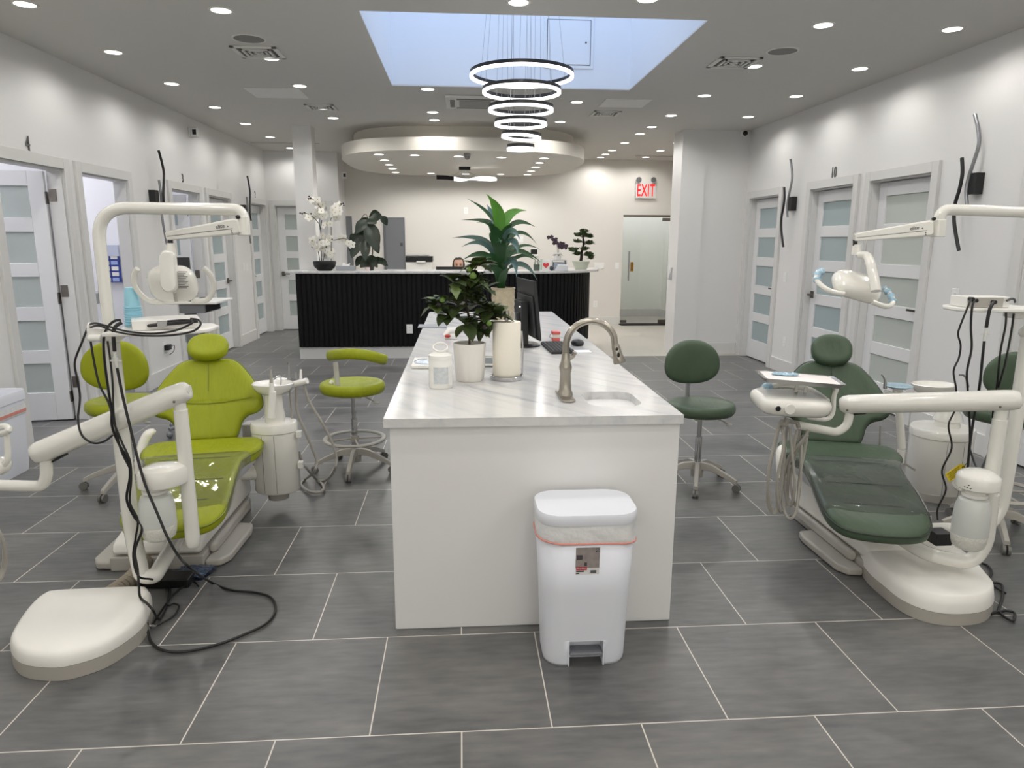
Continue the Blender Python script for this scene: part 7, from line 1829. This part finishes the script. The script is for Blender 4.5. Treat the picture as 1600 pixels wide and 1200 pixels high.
cord([(1515, 700, 3.0), (1522, 722, 2.95), (1530, 739, 2.85)], .0045, 'short black cord joining the bottle housing of the right unit')
cord([(1512, 874, -.03), (1530, 879, -.012), (1543, 884, -.010), (1549, 893, -.010), (1546, 905, -.010), (1540, 915, -.010), (1548, 912, -.012), (1558, 911, -.010), (1566, 916, -.010), (1566, 935, -.010), (1560, 955, -.010), (1572, 954, -.010), (1585, 958, -.010), (1583, 970, -.010), (1570, 964, -.010), (1560, 956, -.014), (1548, 960, -.010)], .006, 'black cord curling over the floor right of the white front cover')
cord([(1517, 876, -.02), (1530, 895, -.010), (1545, 910, -.010), (1571, 927, -.010)], .0055, 'short straight black cord on the floor behind the white front cover')
g = MB(); tM = facing(P(1493, 738, Y=3.0), (.8, .05, .55), (-.55, 0, .8)); g.prism([(-.048, -.024), (.035, -.024), (.052, -.010), (.052, .012), (.035, .024), (-.048, .024)], 0, .0015, tM)
tg_ = solo(g, 'warning_tag', mat('tag_yellow', (226, 200, 28), .5), 'yellow tag hanging from a black cord at the right unit', 'tag')
g = MB(); 
for i, y_ in enumerate((.014, .006, -.002, -.010, -.017)): g.box(-.04+.004*(i % 2), .028-.006*(i % 3), y_, y_+.003, -.0006, -.0001, tM); g.box(-.04+.004*(i % 2), .028-.006*(i % 3), y_, y_+.003, .0016, .002, tM)
g.build('printed_lines', mat('tag_print', (120, 100, 20), .6), tg_, off=tg_.location)
g = MB(); g.tube([tM @ Vector((.042+.005*cos(a), .005*sin(a), .001)) for a in [2*pi*i/14 for i in range(14)]], .0018, n=5, closed=True, caps=False); g.tube([tM @ Vector((.046, 0, .001)), P(1512, 722, Y=2.99)], .0015, n=5); g.build('tie', BLACK, tg_, off=tg_.location)

# ------------------------------------------------------------------ far left bin and laptop cart
bx, by, bz_ = -3.20, 4.84, P(38, 607, X=-3.10).z
t = thing('open_bin', (bx, by, 0), 'white open-topped waste bin at the left edge by the wall', 'waste bin')
out = rrect(.28, .46, .06, 6, bx, by)
g = MB(); g.stack(out, [(.86, .001), (.90, .05), (1.0, bz_-.06), (1.0, bz_-.05), (.97, bz_-.05), (.88, .06), (.5, .05)], c=(bx, by)); g.build('body', BINW, t)
g = MB(); g.stack(out, [(1.0, bz_-.06), (1.05, bz_-.055), (1.05, bz_-.01), (1.02, bz_+.012), (.97, bz_+.012), (.95, bz_-.02), (.95, bz_-.055)], c=(bx, by)); g.build('rim', BINW, t)
g = MB(); g.stack(out, [(1.008, bz_-.085), (1.02, bz_-.12), (1.02, bz_-.15), (1.0, bz_-.155)], c=(bx, by)); g.build('liner', LIN, t)
g = MB(); g.stack(out, [(1.023, bz_-.120), (1.026, bz_-.128), (1.023, bz_-.142)], c=(bx, by)); g.build('red_drawstring', mat('drawstring_red', (0, 0, 0)), t)
# cart
YC = 6.0
t = thing('laptop_cart', (P(310, 560, Y=YC).x, YC, 0), 'grey rolling cart with a dark screen and white shelf behind the left lamp', 'cart')
cxx = P(302, 540, Y=YC).x; zs_ = P(320, 472, Y=YC-.15).z
g = MB(); g.box(cxx-.04, cxx+.04, YC-.03, YC+.03, .10, zs_-.03); g.build('post', mat('cart_grey', (120, 122, 126), .4, metal=.3), t, bevel=.006)
xa, xb = P(270, 470, Y=YC).x, P(352, 470, Y=YC).x
g = MB(); g.box(xa, xb, YC-.22, YC+.2, zs_-.012, zs_+.008); g.build('shelf', WHITE, t, bevel=.005)
g = MB(); g.box(xa+.12, xb-.1, YC-.2, YC+.18, zs_-.085, zs_-.013); g.build('drawer_box', mat('cart_box', (110, 112, 118), .4), t, bevel=.003)
g = MB(); g.box(xb-.104, xb-.099, YC-.18, YC+.16, zs_-.078, zs_-.02); g.build('drawer_opening', BLACK, t)
a_, b_ = P(275, 428, Y=YC+.1), P(296, 402, Y=YC+.1)
g = MB(); g.box(a_.x, b_.x, YC+.08, YC+.11, zs_+.05, b_.z); g.build('screen', mat('dark_screen_back', (40, 41, 44), .5), t, bevel=.004)
g = MB(); g.box(a_.x+.03, a_.x+.07, YC+.11, YC+.14, zs_+.008, b_.z-.1); g.build('screen_stand', DGREY, t)
for k in range(5):
    a = 2*pi*k/5+.3; g = MB(); g.tube([(cxx, YC, .11), (cxx+.28*cos(a), YC+.28*sin(a), .075)], [.022, .016], n=8); g.ell((cxx+.28*cos(a), YC+.28*sin(a), .03), (.026, .026, .03)); g.build('leg', mat('cart_grey', (0, 0, 0)), t)
q_ = P(320, 462, Y=YC-.1)
g = MB(); g.ell((q_.x, YC-.12, zs_+.022), (.05, .03, .018)); solo(g, 'mouse', BLACK, 'black mouse on the white shelf of the left cart', 'mouse')
q_ = P(306, 466, Y=YC-.1)
g = MB(); g.box(q_.x-.08, q_.x+.05, YC-.20, YC-.06, zs_+.0085, zs_+.022); solo(g, 'keyboard', DGREY, 'dark keyboard on the white shelf of the left cart', 'keyboard', bevel=.004)

# ------------------------------------------------------------------ things in the supply room seen through the second doorway
cz = .93
g = MB(); g.box(-6.39, -5.3, 6.9, 8.29, 0, cz-.03); o = solo(g, 'supply_cabinet', PANW, 'white cabinet under the counter in the supply room', 'cabinet', bevel=.003)
for i in range(2):
    g = MB(); g.box(-5.3, -5.285, 6.95+.66*i, 7.55+.66*i, .1, cz-.08); g.build('door', ROOMW, o, off=o.location, bevel=.004)
g = MB(); g.box(-6.395, -5.26, 6.87, 8.295, cz-.03, cz); solo(g, 'supply_counter', mat('counter_grey', (170, 172, 176), .3), 'grey counter in the supply room beyond the second doorway', 'counter')
BLU = mat('poster_blue', (40, 62, 150), .5); 
def poster(u0, v0, u1, v1, Y, nm, label, cols):
    a, b = P(u0, v1, Y=Y), P(u1, v0, Y=Y)
    t = thing(nm, ((a.x+b.x)/2, Y, a.z), label, 'box')
    g = MB(); g.box(a.x, b.x, Y, Y+.02, a.z, b.z); g.build('backing', BLU, t)
    rows_n, cn = cols
    for i in range(rows_n):
        for j in range(cn):
            x_ = a.x+(b.x-a.x)*(j+.08)/cn; x2 = a.x+(b.x-a.x)*(j+.85)/cn; z_ = a.z+(b.z-a.z)*(i+.12)/rows_n; z2 = a.z+(b.z-a.z)*(i+.8)/rows_n
            g = MB(); g.box(x_, x2, Y-.012, Y, z_, z2); g.build('compartment', [WHITE, mat('pale_blue_box', (150, 166, 214), .5), WHITE][(i+j) % 3], t)
poster(163, 388, 184, 441, 8.26, 'supply_organizer', 'blue wall organizer of small white packets seen through the second doorway', (6, 2))
a_ = P(170, 383, Y=8.26)
g = MB(); g.box(a_.x-.05, a_.x+.10, 8.24, 8.28, a_.z-.12, a_.z); solo(g, 'glove_box', mat('glove_box', (190, 196, 214), .5), 'white and blue box above the wall organizer in the supply room', 'box')
q_ = P(148, 452, Y=7.9)
t = thing('supply_jar', (q_.x, 7.9, cz), 'grey metal appliance on the supply room counter', 'appliance')
g = MB(); g.box(q_.x-.10, q_.x+.08, 7.8, 8.0, cz+.001, cz+.12); g.build('body', STEEL, t, bevel=.01)
g = MB(); g.cyl((q_.x-.05, 7.9, cz+.12), (q_.x-.05, 7.9, cz+.30), .02); g.build('column', DGREY, t)
print('objects', len(bpy.data.objects))
